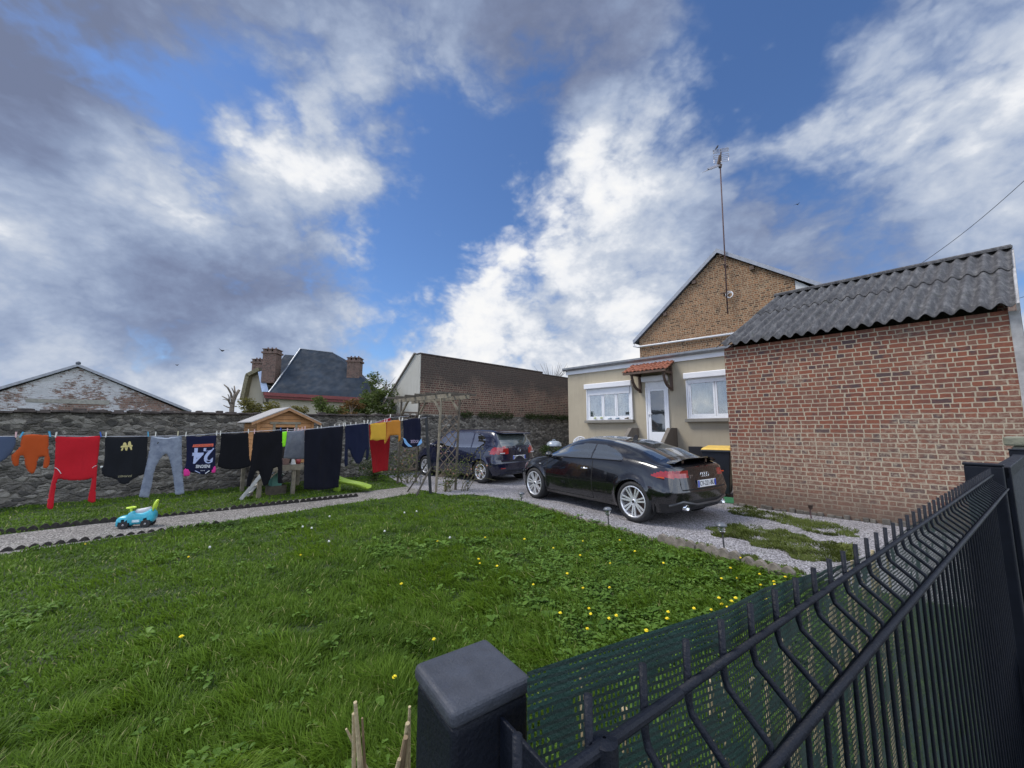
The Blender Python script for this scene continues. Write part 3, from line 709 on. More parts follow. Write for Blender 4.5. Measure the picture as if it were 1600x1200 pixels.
def grid(name, c, n=5):
    mb = MB()
    for k in range(n):
        t_ = k/(n-1); a = c[0].lerp(c[3], t_); b_ = c[1].lerp(c[2], t_); mb.tube([a, b_], .010, 5)
    for a, b_ in ((c[0], c[3]), (c[1], c[2]), ((c[0]+c[1])/2, (c[2]+c[3])/2)): mb.tube([a, (a+b_)/2+Vector((0, .04, 0)), b_], .018, 6)
    return mb.build(name, ALU, mast)
grid('upper_reflector', [ANT(1114.2, 235), ANT(1137.5, 230.5), ANT(1137.8, 236), ANT(1115, 240.5)])
grid('lower_reflector', [ANT(1115, 243.7), ANT(1138.6, 239.5), ANT(1138.3, 251), ANT(1116, 255.3)])
mb = MB(); a = ANT(1126.5, 238); b_ = ANT(1124.5, 262); mb.tube([a, b_], .03, 8); mb.tube([ANT(1125, 243), ANT(1122, 257)], .06, 8); mb.tube([ANT(1126, 257), ANT(1125, 262)], .07, 8); mb.build('head_clamp', TIMB, mast)
mb = MB(); a = ANT(1123.5, 258) ; b_ = ANT(1117.5, 276) + Vector((0, -.9, -.1)); mb.tube([a, b_], .03, 6)
for k in range(9):
    c_ = a.lerp(b_, (k+.5)/9); mb.tube([c_+Vector((-.05, 0, .06)), c_+Vector((.08, 0, -.06))], .02, 5); mb.tube([c_+Vector((-.32, .1, .04)), c_], .006, 4)
mb.build('yagi_boom', ALU, mast)
# overhead wire off the shed ridge to the street
for p, q, lb in (((1430, 418), (1640, 246), 'thin overhead wire crossing the sky above the shed roof'), ((1560, 470), (1640, 443), 'thin overhead wire low behind the right end of the shed roof')):
    a = aty(*p, 11.0); b_ = aty(*q, 7.5 if q[1] < 300 else 9.0); mb = MB()
    mb.tube([Vector(a).lerp(Vector(b_), k/12)-Vector((0, 0, .12*math.sin(math.pi*k/12))) for k in range(13)], .007, 6)
    tag(mb.build('overhead_wire', plain('black wire', (.04, .04, .05), .6)), lb, 'wire')

# ------------------------------------------------------------------ stone boundary wall
def stone_mat():
    m, t, b = newmat('rubble stone'); g = G(t); uv, ob, p = boxuv(g)
    wob = g.n('ShaderNodeVectorMath', {0: g.noise(uv, 5, 4, .65, out=1), 3: .17}, operation='SCALE').outputs[0]
    v0 = g.n('ShaderNodeVectorMath', {0: uv, 1: wob}, operation='ADD').outputs[0]
    mp = g.n('ShaderNodeMapping', {0: v0, 3: (4.2, 8.5, 1)}).outputs[0]
    ve = g.n('ShaderNodeTexVoronoi', {'Vector': mp, 'Scale': 1.5}, feature='DISTANCE_TO_EDGE').outputs[0]
    vc = g.n('ShaderNodeTexVoronoi', {'Vector': mp, 'Scale': 1.5}); s_ = g.n('ShaderNodeSeparateColor', {0: vc.outputs['Color']})
    col = g.ramp(g.m('ADD', g.m('MULTIPLY', s_.outputs[0], .6), g.m('MULTIPLY', g.noise(uv, 11, 6, .7), .45)), [(.15, (.045, .043, .040)), (.38, (.105, .098, .088)), (.6, (.17, .158, .138)), (.8, (.29, .272, .238))])
    jf = g.n('ShaderNodeMapRange', {0: ve, 1: .01, 2: .13, 3: .8, 4: 0.0}).outputs[0]
    jf = g.m('MULTIPLY', jf, g.n('ShaderNodeMapRange', {0: g.noise(uv, 2.4, 5), 1: .35, 2: .6, 3: .25, 4: 1}).outputs[0])
    col = g.mix(jf, col, g.ramp(g.noise(uv, 20, 4), [(.3, (.10, .09, .075)), (.7, (.21, .19, .16))]))
    col = g.mix(g.n('ShaderNodeMapRange', {0: g.noise(uv, 1.0, 5, .65), 1: .55, 2: .75, 4: .55}).outputs[0], col, (.045, .047, .033))
    col = g.mix(g.n('ShaderNodeMapRange', {0: g.noise(uv, 33, 6, .8), 1: .64, 2: .72, 4: .7}).outputs[0], col, (.33, .32, .30))
    g.l(col, b.inputs['Base Color']); b.inputs['Roughness'].default_value = .95; b.inputs['Specular IOR Level'].default_value = .2
    h = g.m('ADD', g.n('ShaderNodeMapRange', {0: ve, 1: 0, 2: .22}).outputs[0], g.m('MULTIPLY', g.noise(uv, 20, 6, .75), 1.3)); g.bump(h, 1.0, .035, b)
    return m
STONE = stone_mat()
WK = np.array([-2.6, 10.9, 0])*1.27          # foot of the brick building's near corner
A0 = onp(-150, 700, WK, D2)
def wall_run(P, Q, hgt, name, label, coping, slope=0.0):
    P = np.array([P[0], P[1], 0.]); Q = np.array([Q[0], Q[1], 0.]); d = Q-P; L_ = np.linalg.norm(d)
    t = thing(name, label, 'wall', P, math.atan2(d[1], d[0]))
    nx = int(L_/.08); nz = 22; v = []; f = []
    for j in range(nz+1):
        for i in range(nx+1):
            x = L_*i/nx; z = -.3+(hgt+.3)*j/nz+(.025*noise.noise(Vector((x*1.7, 0, 5))) if j == nz else 0)
            z += slope*x*(j/nz)
            y = -.03*noise.noise(Vector((x*3.2, z*6.0, 1)))-.02*noise.noise(Vector((x*9, z*15, 2)))
            v.append((x, y, z))
    for j in range(nz):
        for i in range(nx): a = j*(nx+1)+i; f.append((a, a+1, a+nx+2, a+nx+1))
    n0 = len(v); v += [(0, .42, -.3), (L_, .42, -.3), (L_, .42, hgt+slope*L_), (0, .42, hgt)]
    f.append((n0, n0+3, n0+2, n0+1)); top = [nz*(nx+1)+i for i in range(nx+1)]
    for i in range(nx): v_ = None
    f.append(tuple(top)+(n0+2, n0+3)); f.append(tuple([j*(nx+1) for j in range(nz, -1, -1)])+(n0, n0+3)); f.append(tuple([j*(nx+1)+nx for j in range(nz+1)])+(n0+2, n0+1))
    meshobj('masonry', v, f, STONE, t, smooth=False, fixn=True)
    if coping:
        mb = MB(); r2 = random.Random(11); x = 0
        while x < L_-.1:
            wd = r2.uniform(.18, .34); z = hgt+slope*x+r2.uniform(-.012, .02)
            mb.box(x, min(x+wd-.008, L_), -.07-r2.uniform(0, .03), .46, z+.0, z+.045)
            if r2.random() < .6: mb.box(x+.03, min(x+wd*.8, L_), -.045, .2, z+.045, z+.045+r2.uniform(.015, .05))
            x += wd
        mb.build('coping', plain('dark tile coping', (.06, .048, .042), .9, var=.6, scale=7, bump=.7), t, bevel=.01)
    return t, L_
A_END = WK[:2]-D2[:2]*.05
wl, _ = wall_run(A0, A_END, 1.80, 'stone_wall', 'old grey rubble stone wall with tile coping behind the clothes line', True, slope=.014)
WE = WK+D2*11.2
wr_, _ = wall_run(WK, WE, 2.02, 'stone_wall', 'rubble stone wall under the brick building, behind the blue hatchback', False)
# brick lean-to standing on the wall
DBR = brick_mat('dark wall brick', [(.055, .030, .026), (.115, .055, .042), (.145, .072, .055), (.09, .043, .036)], (.27, .22, .16), bw=.22, rh=.085, ms=.014, dirt=(.045, .040, .036), dark_top=3.6, tint=.7)
lean = thing('brick_building', 'long dark brick building with cement end wall standing on the stone wall', 'building', WK, ROT_W)
_, zt0 = pin(lean, 658, 553, .06); LB = 11.2; LM = pin(lean, 848, 582, .06)[0]
mb = MB(); mb.box(0, LM, .06, .30, 2.00, zt0); mb.box(LM, LB, .06, .30, 2.00, zt0-.10); mb.build('wall', DBR, lean)
mb = MB(); mb.box(-.05, LM, .03, .34, zt0+.001, zt0+.045); mb.box(LM, LB, .03, .34, zt0-.098, zt0-.055); mb.build('coping', plain('dark tile coping', (.06, .048, .042)), lean, bevel=.01)
CEM = render_mat('cement gable', (.40, .39, .345), .3)
dz = 2.9
mb = MB(); mb.prism([(.05, 1.90), (.05, zt0+.03), (.42, zt0+.04), (dz+.75, 1.90)], -.03, 0.0-.002, 'x'); mb.build('cement_end', CEM, lean)
mb = MB(); mb.prism([(.30, 0), (.30, zt0-.02), (.42, zt0), (dz+.75, 1.6), (dz+.75, 0)], 0.002, 4.0, 'x'); mb.build('rear_wall', CEM, lean)
mb = MB(); mb.bar((-.04, .40, zt0+.07), (-.04, dz+.85, 1.75), .10, .05, (0, 0, 1)); mb.bar((2.0, .40, zt0+.04), (2.0, dz+.95, 1.74), 4.0, .04, (0, 0, 1)); mb.build('roof', plain('brown lean-to roof', (.16, .14, .12), .8, var=.3), lean)

# ------------------------------------------------------------------ barn gable at the left
def back_frame(px, py, Y, rz): q = aty(px, py, Y); return (q[0], q[1], 0)
BRN = brick_mat('whitewashed old brick', [(.10, .060, .050), (.19, .105, .080), (.24, .14, .11)], (.22, .19, .16), bw=.23, rh=.10, ms=.016, patch=(.46, .46, .47), dirt=(.07, .06, .055))
barn = thing('barn', 'wide low barn gable with flaking whitewash over brick at far left', 'barn', back_frame(125, 640, 20, 0), R(44))
ax_, az_ = pin(barn, 122, 574, 0); lx_, lz_ = pin(barn, -90, 640, 0); rx_, rz_ = pin(barn, 285, 642, 0)
mb = MB(); mb.prism([(lx_, 0), (lx_, lz_), (ax_, az_), (rx_, rz_), (rx_, 0)], 0, 10, 'y'); mb.build('wall', BRN, barn)
mb = MB(); mb.prism([(lx_-.3, lz_-.06), (ax_, az_+.03), (ax_, az_+.17), (lx_-.3, lz_+.08)], -.2, 10.2, 'y'); mb.prism([(ax_, az_+.03), (rx_+.4, rz_-.09), (rx_+.4, rz_+.05), (ax_, az_+.17)], -.2, 10.2, 'y'); br_ = mb.build('roof', plain('light grey sheet roof', (.26, .27, .30), .6, var=.2), barn)
mb = MB(); q = pin(barn, 124, 573, -.2); mb.sphere((ax_, -.15, az_+.2), .10, 10); mb.build('ridge_knob', SLATE, br_)
mb = MB(); ua, ub = pin(barn, 40, 628, 0), pin(barn, 92, 624, 0); mb.box(ua[0], ub[0], -.03, -.003, ua[1], ub[1]); uc = pin(barn, 170, 636, 0); mb.box(ub[0]+.003, uc[0], -.025, -.003, ua[1]-.02, ua[1]+.22); mb.build('board_patch', plain('grey weathered boards', (.24, .23, .20), .9, var=.3, bump=.4), barn)

# ------------------------------------------------------------------ slate mansard house
mans = thing('slate_roof_house', 'house with big blue slate hipped roof and brick chimneys beyond the wall', 'house', back_frame(440, 640, 26, 0), R(6))
SL2 = plain('blue slate', (.020, .029, .042), .8, var=.3, scale=1.2, bump=.2, spec=.15)
REDT = plain('red painted fascia', (.17, .035, .03), .6); CRM = render_mat('cream render', (.40, .36, .28), .3)
def mp(px, py, d): q = pin(mans, px, py, d); return (q[0], d, q[1])
D_ = 3.0
b0 = mp(420, 613, 0); b1_ = mp(572, 622, 0)
f0 = mp(430, 602, .5); f1 = mp(585, 608, .5); r0 = mp(470, 545, D_); r1 = mp(520, 551, D_)
hb = [(f0[0]-.3, 10, f0[2]), (f1[0]+.6, 10, f1[2])]
mb = MB()
V = [b0, b1_, f0, f1, r0, r1, (r0[0], 7, r0[2]), (r1[0], 7, r1[2]), (b0[0], 10.5, b0[2]), (b1_[0], 10.5, b1_[2])]
mb.add(V, [(0, 1, 3, 2), (2, 3, 5, 4), (4, 5, 7, 6), (0, 2, 8), (2, 4, 6, 8), (1, 9, 3), (3, 9, 7, 5), (6, 7, 9, 8)])
mr_ = mb.build('roof', SL2, mans)
mb = MB(); ZL = plain('pale zinc flashing', (.16, .18, .21), .4, metal=.4)
mb.tube([b0, Vector(f0)+Vector((-.03, -.03, .02)), Vector(r0)+Vector((-.02, -.03, .02))], .05, 6); mb.tube([r0, r1], .04, 6); mb.build('hip_flashing', ZL, mr_)
# left side roof, lower and further back
l0 = mp(412, 600, 1.8); l1 = mp(445, 554, 4.6); l2 = mp(470, 556, 4.6); l3 = mp(470, 600, 1.8); l4 = mp(402, 566, 3.4)
mb = MB(); mb.add([l0, l3, l2, l1, (l0[0], 8, l0[2]), (l1[0], 8, l1[2])], [(0, 1, 2, 3), (0, 3, 5, 4)]); mb.add([mp(414, 612, 1.3), mp(404, 582, 1.6), mp(411, 580, 1.7), mp(421, 611, 1.4)], [(0, 1, 2, 3)]); mb.build('side_roof_slope', SL2, mans)
mb = MB(); mb.add([mp(403, 581, 1.5), mp(411, 579, 1.55), mp(420, 612, 1.2), mp(409, 612, 1.2)], [(0, 1, 2, 3)]); mb.build('zinc_cheek', plain('light blue zinc', (.36, .44, .58), .4), mr_)
mb = MB(); mb.prism([(b0[0]-.2, 0), (b0[0]-.2, b0[2]-.35), (b1_[0], b1_[2]-.35), (b1_[0], 0)], .45, 9.5, 'y'); mb.build('wall', CRM, mans)
mb = MB(); mb.bar((b0[0]-.3, -.03, b0[2]-.10), (b1_[0], -.03, b1_[2]-.10), .08, .22); mb.bar((b0[0]-.3, .25, b0[2]-.30), (b1_[0], .25, b1_[2]-.30), .4, .16); mb.build('fascia', REDT, mans)
gl = [mp(383, 628, 2.2), mp(389, 590, 2.2), mp(404, 580, 2.2), mp(415, 628, 2.2)]
mb = MB(); mb.prism([(q[0], q[2]) for q in gl], 2.25, 8, 'y'); mb.add([mp(388, 640, 2.2), mp(391, 600, 2.2), mp(410, 590, 2.2), mp(411, 640, 2.2)], [(0, 1, 2, 3)]); mb.build('left_gable_wall', CRM, mans)
mb = MB(); mb.bar(mp(380, 626, 1.9), mp(389, 586, 1.9), .25, .5, (0, 1, 0)); mb.bar(mp(388, 587, 1.9), mp(407, 577, 1.9), .25, .5, (0, 1, 0))
mb.build('eave_boards', plain('mossy eave timber', (.16, .14, .08), .8, var=.4), mans)
CHB = brick_mat('chimney brick', [(.09, .055, .045), (.17, .095, .075), (.21, .125, .10)], (.20, .17, .14), dirt=(.05, .045, .04))
def chimney(px0, px1, ytop, ybot, d, dep=.8):
    a = mp(px0, ytop, d); b_ = mp(px1, ybot, d); c = MB()
    c.box(a[0], b_[0], d, d+dep, b_[2], a[2]-.35); c.box(a[0]-.08, b_[0]+.08, d-.08, d+dep+.08, a[2]-.349, a[2]-.22)
    w_ = (b_[0]-a[0])
    for k in range(3): c.box(a[0]+w_*k*.375, a[0]+w_*(k*.375+.25), d, d+dep, a[2]-.219, a[2]-.05)
    c.box(a[0]-.05, b_[0]+.05, d-.05, d+dep+.05, a[2]-.049, a[2])
    o = c.build('chimney', CHB, mans)
    for k in range(3):
        q = MB(); q.lathe([(.06, a[2]), (.05, a[2]+.14), (.03, a[2]+.14)], 8, (a[0]+w_*(.2+.3*k), d+.3, 0)); q.build('chimney_pot', CHB, o)
chimney(411.5, 428.5, 544.5, 598, 1.2); chimney(394.5, 410, 560.5, 582, 4.0); chimney(543, 560.5, 558, 600, 1.2)
# small bare treetop of the gable behind the long wall, birds
# ------------------------------------------------------------------ cars
def pchip(xs, ys, x):
    xs = np.asarray(xs, float); ys = np.asarray(ys, float); h = np.diff(xs); d = np.diff(ys)/h
    m = np.zeros(len(xs)); m[0] = d[0]; m[-1] = d[-1]
    for i in range(1, len(xs)-1):
        if d[i-1]*d[i] <= 0: m[i] = 0
        else: w1_, w2_ = 2*h[i]+h[i-1], h[i]+2*h[i-1]; m[i] = (w1_+w2_)/(w1_/d[i-1]+w2_/d[i])
    k = np.clip(np.searchsorted(xs, x)-1, 0, len(xs)-2); t = (x-xs[k])/h[k]
    return (2*t**3-3*t**2+1)*ys[k]+(t**3-2*t**2+t)*h[k]*m[k]+(-2*t**3+3*t**2)*ys[k+1]+(t**3-t**2)*h[k]*m[k+1]
def catmull(P, n):
    """P (k,2) -> smooth n points"""
    k = len(P); P = np.vstack([2*P[0]-P[1], P, 2*P[-1]-P[-2]]); out = []
    for q in np.linspace(0, k-1-1e-9, n):
        i = int(q); t = q-i; a, b, c, d = P[i], P[i+1], P[i+2], P[i+3]
        out.append(.5*((2*b)+(-a+c)*t+(2*a-5*b+4*c-d)*t*t+(-a+3*b-3*c+d)*t**3))
    return np.array(out)
def poly_in(poly, x, z): return inpoly(x, z, poly)
def paint(name, col, flake=.5):
    m, t, b = newmat(name); g = G(t); tc = g.n('ShaderNodeTexCoord')
    b.inputs['Base Color'].default_value = (*col, 1); b.inputs['Metallic'].default_value = 0.0; b.inputs['Roughness'].default_value = .3
    b.inputs['Coat Weight'].default_value = 1.0; b.inputs['Coat Roughness'].default_value = .03
    d = g.n('ShaderNodeMapRange', {0: g.noise(tc.outputs['Object'], 5, 6, .7), 1: .4, 2: .8, 3: .18, 4: .34}).outputs[0]; g.l(d, b.inputs['Roughness'])
    return m
RUBBER = plain('tyre rubber', (.018, .018, .019), .75, var=.3, scale=30)
ALLOY = plain('silver alloy', (.72, .73, .75), .30, metal=.6, var=.06)
BLK = plain('black plastic', (.016, .016, .018), .5, var=.2)
WELL = plain('wheel well', (.006, .006, .006), .95)
LENSR = plain('red lamp lens', (.30, .012, .012), .12, var=.25, scale=14, coat=1.0)
LENSO = plain('orange red lamp band', (.62, .10, .04), .12, var=.2, scale=14, coat=1.0)
LENSW = plain('clear lamp lens', (.55, .55, .56), .1, var=.1, coat=1.0)
CHR = plain('chrome', (.75, .76, .78), .12, metal=1.0, var=.02)
DISC = plain('brake disc', (.10, .07, .06), .5, metal=.6)
def car_surface(T, NU=300, NV=110, bow_r=.12, bow_f=.30, tail=None, nose=None, flare=None):
    """T rows: x zb w_rock w_wide z_wide w_belt z_belt w_rail z_rail z_top"""
    T = np.array(T, float); xs = T[:, 0]; X = np.linspace(xs[0], xs[-1], NU)
    c = [pchip(xs, T[:, k], X) for k in range(1, 10)]
    zb, wr, ww, zw, wb, zbl, wl_, zr, zt = c
    V = np.zeros((NU, NV, 3))
    for i in range(NU):
        P = np.array([[0, zb[i]], [wr[i]*.85, zb[i]], [wr[i], zb[i]+.045], [wr[i]*.35+ww[i]*.65+.012, zb[i]*.45+zw[i]*.55], [ww[i], zw[i]], [wb[i], zbl[i]],
                      [wb[i]*.5+wl_[i]*.5+.012, zbl[i]*.5+zr[i]*.5+.01], [wl_[i], zr[i]], [wl_[i]*.62, zr[i]+(zt[i]-zr[i])*.78], [0, zt[i]]])
        q = catmull(P, NV); V[i, :, 0] = X[i]; V[i, :, 1] = np.maximum(q[:, 0], 0); V[i, :, 2] = q[:, 1]
    V[:, 0, 1] = 0; V[:, -1, 1] = 0
    return V
def deform(V, x0, x1, bow_r, bow_f, tailz, nosez):
    x, y, z = V[..., 0], V[..., 1], V[..., 2]
    fr = np.clip((x0+.9-x)/.9, 0, 1)**2; ff = np.clip((x-(x1-1.0))/1.0, 0, 1)**2
    yy = np.abs(y)/.9
    x = x+fr*(bow_r*yy**2.6)+fr*np.interp(z, *tailz)-ff*(bow_f*yy**2.4)-ff*np.interp(z, *nosez)
    return np.stack([x, y, z], -1)
def make_car(name, label, rows, classify, mats, loc, rz, wheels, Ra, bow, tailz, nosez, flare=.02, seams=None, scale=1.0, tailf=1.0):
    t = thing(name, label, 'car', loc, rz)
    V = car_surface(rows); NU, NV, _ = V.shape
    x0, x1 = rows[0][0], rows[-1][0]
    (xr, xf), zc = wheels[0], wheels[1]
    # arch flare
    for xc in (xr, xf):
        r_ = np.hypot(V[..., 0]-xc, V[..., 2]-zc); m_ = (V[..., 1] > .5) & (V[..., 2] < 1.0)
        V[..., 1] += np.where(m_, flare*np.exp(-((r_-Ra-.01)/.045)**2), 0)
        # ease vertices onto the arch circle for a clean cut
        ring = m_ & (np.abs(r_-Ra) < .010) & (V[..., 2] > .12)
        s_ = np.where(ring, Ra/np.maximum(r_, 1e-6), 1); V[..., 0] = xc+(V[..., 0]-xc)*s_; V[..., 2] = zc+(V[..., 2]-zc)*s_
    # end caps: rows across the car
    def capgrid(i, M_=60):
        s = V[i]; out = np.zeros((NV, M_*2+1, 3))
        for k in range(-M_, M_+1): out[:, k+M_] = np.stack([s[:, 0], s[:, 1]*k/M_, s[:, 2]], -1)
        return out
    grids = [V, V*np.array([1, -1, 1]), capgrid(0), capgrid(NU-1)]
    parts = {}
    for gi, Gd in enumerate(grids):
        Gd = deform(Gd, x0, x1, bow[0], bow[1], tailz, nosez)
        a, b = Gd.shape[:2]
        cen = (Gd[:-1, :-1]+Gd[1:, :-1]+Gd[1:, 1:]+Gd[:-1, 1:])/4
        cx, cy, cz = cen[..., 0], cen[..., 1], cen[..., 2]
        lab = classify(cx, cy, cz, gi)
        cut = np.zeros(cx.shape, bool)
        for xc in (xr, xf): cut |= (np.hypot(cx-xc, cz-zc) < Ra-.001) & (np.abs(cy) > .52)
        idx = np.arange(a*b).reshape(a, b)
        Q = np.stack([idx[:-1, :-1], idx[1:, :-1], idx[1:, 1:], idx[:-1, 1:]], -1)
        for nm in np.unique(lab):
            s_ = (lab == nm) & ~cut
            if s_.any(): parts.setdefault(str(nm), []).append((Gd.reshape(-1, 3), Q[s_]))
    objs = {}
    xm = lambda x: np.where(x > xr, x, xr+(x-xr)*tailf)*scale
    order = sorted(parts, key=lambda n: (n != 'body', n))
    def emit(nm, base, chunks, mt):
        vs, fs = [], []; off = 0
        for v, q in chunks:
            u, inv = np.unique(q.ravel(), return_inverse=True); vs.append(v[u]); fs.append(inv.reshape(q.shape)+off); off += len(u)
        vs = np.vstack(vs); vs[:, 0] = xm(vs[:, 0]); fs = np.vstack(fs)
        key = np.round(vs, 4); uq, inv = np.unique(key, axis=0, return_inverse=True); inv = inv.ravel()
        fs = inv[fs]; F = []
        for q in fs:
            w_ = list(dict.fromkeys(q.tolist()))
            if len(w_) > 2: F.append(tuple(w_))
        return meshobj(base, uq, F, mt, t, smooth=True)
    scale_ = np.array([scale, 1, 1])
    for nm in order:
        base, _, mk = nm.partition('|')
        objs[nm] = emit(nm, base, parts[nm], mats[mk])
    # wheel wells
    for xc in (xr, xf):
        for s in (-1, 1):
            mb = MB(); n = 20; v = []; f = []
            for k in range(n+1):
                a_ = -0.45+(math.pi+.9)*k/n; v += [((xc+(Ra+.004)*math.cos(a_))*scale, s*.50, zc+(Ra+.004)*math.sin(a_)), ((xc+(Ra+.004)*math.cos(a_))*scale, s*.86, zc+(Ra+.004)*math.sin(a_))]
            for k in range(n): f.append((2*k, 2*k+1, 2*k+3, 2*k+2))
            v.append((xc*scale, s*.50, zc))
            for k in range(n): f.append((2*k, 2*k+2, len(v)-1))
            mb.add(v, f); mb.build('wheel_well', WELL, t)
    return t, objs
def wheel_meshes(kind, rt, rr_, wd):
    """unit wheel around the y axis, outer face towards +y"""
    ty = MB(); prof = [(rr_-.005, -wd/2), (rr_+.03, -wd/2-.004), (rt-.03, -wd/2), (rt-.006, -wd/2+.02), (rt, -wd/2+.05), (rt, wd/2-.05), (rt-.006, wd/2-.02), (rt-.03, wd/2), (rr_+.025, wd/2+.006), (rr_, wd/2-.004), (rr_-.004, wd/2-.03)]
    ty.lathe(prof, 48, axis='y')
    rim = MB(); rim.lathe([(rr_+.002, wd/2-.002), (rr_-.012, wd/2+.002), (rr_-.022, wd/2-.014), (rr_-.03, wd/2-.07), (rr_-.035, -wd/2+.02)], 48, axis='y')
    rim.lathe([(.001, wd/2-.020), (.028, wd/2-.020), (.034, wd/2-.028), (.055, wd/2-.032), (.06, wd/2-.07), (.001, wd/2-.07)], 20, axis='y')
    n, gap, w0_, w1_ = (7, .27, .020, .027) if kind == 'A' else (5, .30, .030, .042)
    for k in range(n):
        a0 = 2*math.pi*k/n+.2
        for s in (-1, 1):
            a1 = a0+s*gap*.50; ai = a0+s*.22
            p = Vector((.05*math.cos(ai), wd/2-.038, .05*math.sin(ai))); q = Vector(((rr_-.015)*math.cos(a1), wd/2-.020, (rr_-.015)*math.sin(a1)))
            rim.bar(p, q, w1_, .022, (0, 1, 0))
    for k in range(5):
        a0 = 2*math.pi*k/5
    dc = MB(); dc.lathe([(.001, wd/2-.095), (rr_*.72, wd/2-.095), (rr_*.72, wd/2-.115), (.001, wd/2-.115)], 32, axis='y')
    dc.lathe([(.001, wd/2-.13), (rr_-.01, wd/2-.14)], 24, axis='y')
    return ty, rim, dc
def put_wheels(t, kind, rt, rr_, wd, xs, ytrack, scale):
    ty, rim, dc = wheel_meshes(kind, rt, rr_, wd)
    first = None
    for x in xs:
        for s in (1, -1):
            if first is None:
                a = ty.build('wheel', RUBBER, t, smooth=True); b = rim.build('rim', ALLOY, a, bevel=.002, smooth=False); c = dc.build('brake_disc', DISC, a); first = a; o = a
                hub = MB(); hub.lathe([(.001, wd/2-.012), (.022, wd/2-.012), (.024, wd/2-.02)], 16, axis='y'); hub.build('hub_cap', BLK, a)
            else: o = copy_tree(first, t)
            o.location = (x*scale, s*ytrack, rt-.005); o.rotation_euler = (0, 0, 0 if s > 0 else math.pi)
def on_tail(rows, bow, tailz, y, z):
    """x of the tail surface at (y, z)"""
    P = deform(np.array([[rows[0][0], y, z]], float), rows[0][0], rows[-1][0], bow[0], bow[1], tailz, ([0, 1], [0, 0]))[0]
    return P[0]
def lettering(body, size, m, parent, place, name='lettering', ext=.001, sx=1.0, mark=None):
    """place(u, v, h) -> local point"""
    v, f = text_mesh(body, size, ext)
    if len(v) == 0: return None
    pts_ = [place(p[0]*sx, p[1], p[2]) for p in v]
    o = meshobj(name, pts_, f, m, parent)
    return o
PLATEW = plain('number plate white', (.70, .70, .70), .4, var=.05); INK = plain('plate ink', (.01, .01, .012), .5); EUB = plain('plate blue', (.02, .06, .40), .4)
def plate(parent, x, y, z, body, tilt=0.0, wdt=.52):
    mb = MB(); mb.box(x-.010, x-.002, y-wdt/2, y+wdt/2, z-.055, z+.055); pl_ = mb.build('number_plate', PLATEW, parent, bevel=.003)
    for s in (1, -1):
        mb = MB(); a = y+s*(wdt/2-.022); mb.box(x-.0125, x-.0105, a-.020, a+.020, z-.05, z+.05); mb.build('blue_band', EUB, pl_)
    # seen from behind, +y is on the left
    lettering(body, .105, INK, pl_, lambda u, v_, h: (x-.0125-h, y-u, z+v_), 'plate_lettering', sx=.86)
    return pl_

# ---- black coupe
BLACKP = paint('black car paint', (.0025, .0028, .0045)); TINT = glass_mat('tinted car glass', (.050, .058, .062), .05, 1.0); TINT.node_tree.nodes['Principled BSDF'].inputs['IOR'].default_value = 1.9
TT = [# x     zb   rock  wide  zwide belt  zbelt rail  zrail ztop
  [-2.04, .300, .560, .700, .540, .600, .800, .500, .870, .885],
  [-1.99, .240, .680, .800, .545, .700, .830, .580, .905, .930],
  [-1.88, .205, .760, .865, .560, .775, .860, .620, .930, .962],
  [-1.70, .190, .800, .900, .590, .815, .880, .640, .962, 1.010],
  [-1.45, .185, .815, .905, .610, .825, .915, .610, 1.035, 1.080],
  [-1.15, .180, .820, .908, .620, .830, .930, .595, 1.130, 1.170],
  [ -.80, .175, .820, .895, .610, .825, .940, .575, 1.215, 1.262],
  [ -.45, .175, .815, .888, .600, .822, .940, .560, 1.262, 1.320],
  [ -.10, .175, .815, .885, .595, .820, .933, .555, 1.276, 1.345],
  [  .25, .175, .815, .885, .595, .820, .922, .565, 1.240, 1.312],
  [  .55, .175, .815, .886, .595, .820, .910, .595, 1.140, 1.215],
  [  .80, .175, .818, .890, .600, .820, .892, .645, 1.020, 1.090],
  [ 1.02, .175, .825, .902, .605, .815, .866, .700, .915, .985],
  [ 1.25, .180, .825, .905, .605, .800, .850, .660, .865, .925],
  [ 1.55, .185, .815, .890, .590, .775, .815, .600, .825, .875],
  [ 1.85, .190, .760, .830, .550, .700, .745, .520, .755, .790],
  [ 2.04, .215, .640, .720, .500, .590, .650, .440, .660, .680],
  [ 2.12, .260, .500, .580, .460, .480, .570, .380, .580, .590]]
TTW = ((-1.235, 1.235), .325)
tt_tail = ([.2, .35, .52, .70, .80, .86, .95, 1.1], [.05, .0, -.03, .01, .03, .03, .10, .10]); tt_nose = ([.2, .5, .8, 1.2], [.03, 0, .12, .2])
side_w = [(.84, .930), (.66, 1.01), (.44, 1.105), (.20, 1.170), (-.05, 1.205), (-.28, 1.208), (-.30, .948)]
side_q = [(-.335, .950), (-.315, 1.208), (-.55, 1.185), (-.76, 1.125), (-.93, 1.045), (-1.00, .985), (-.96, .955)]
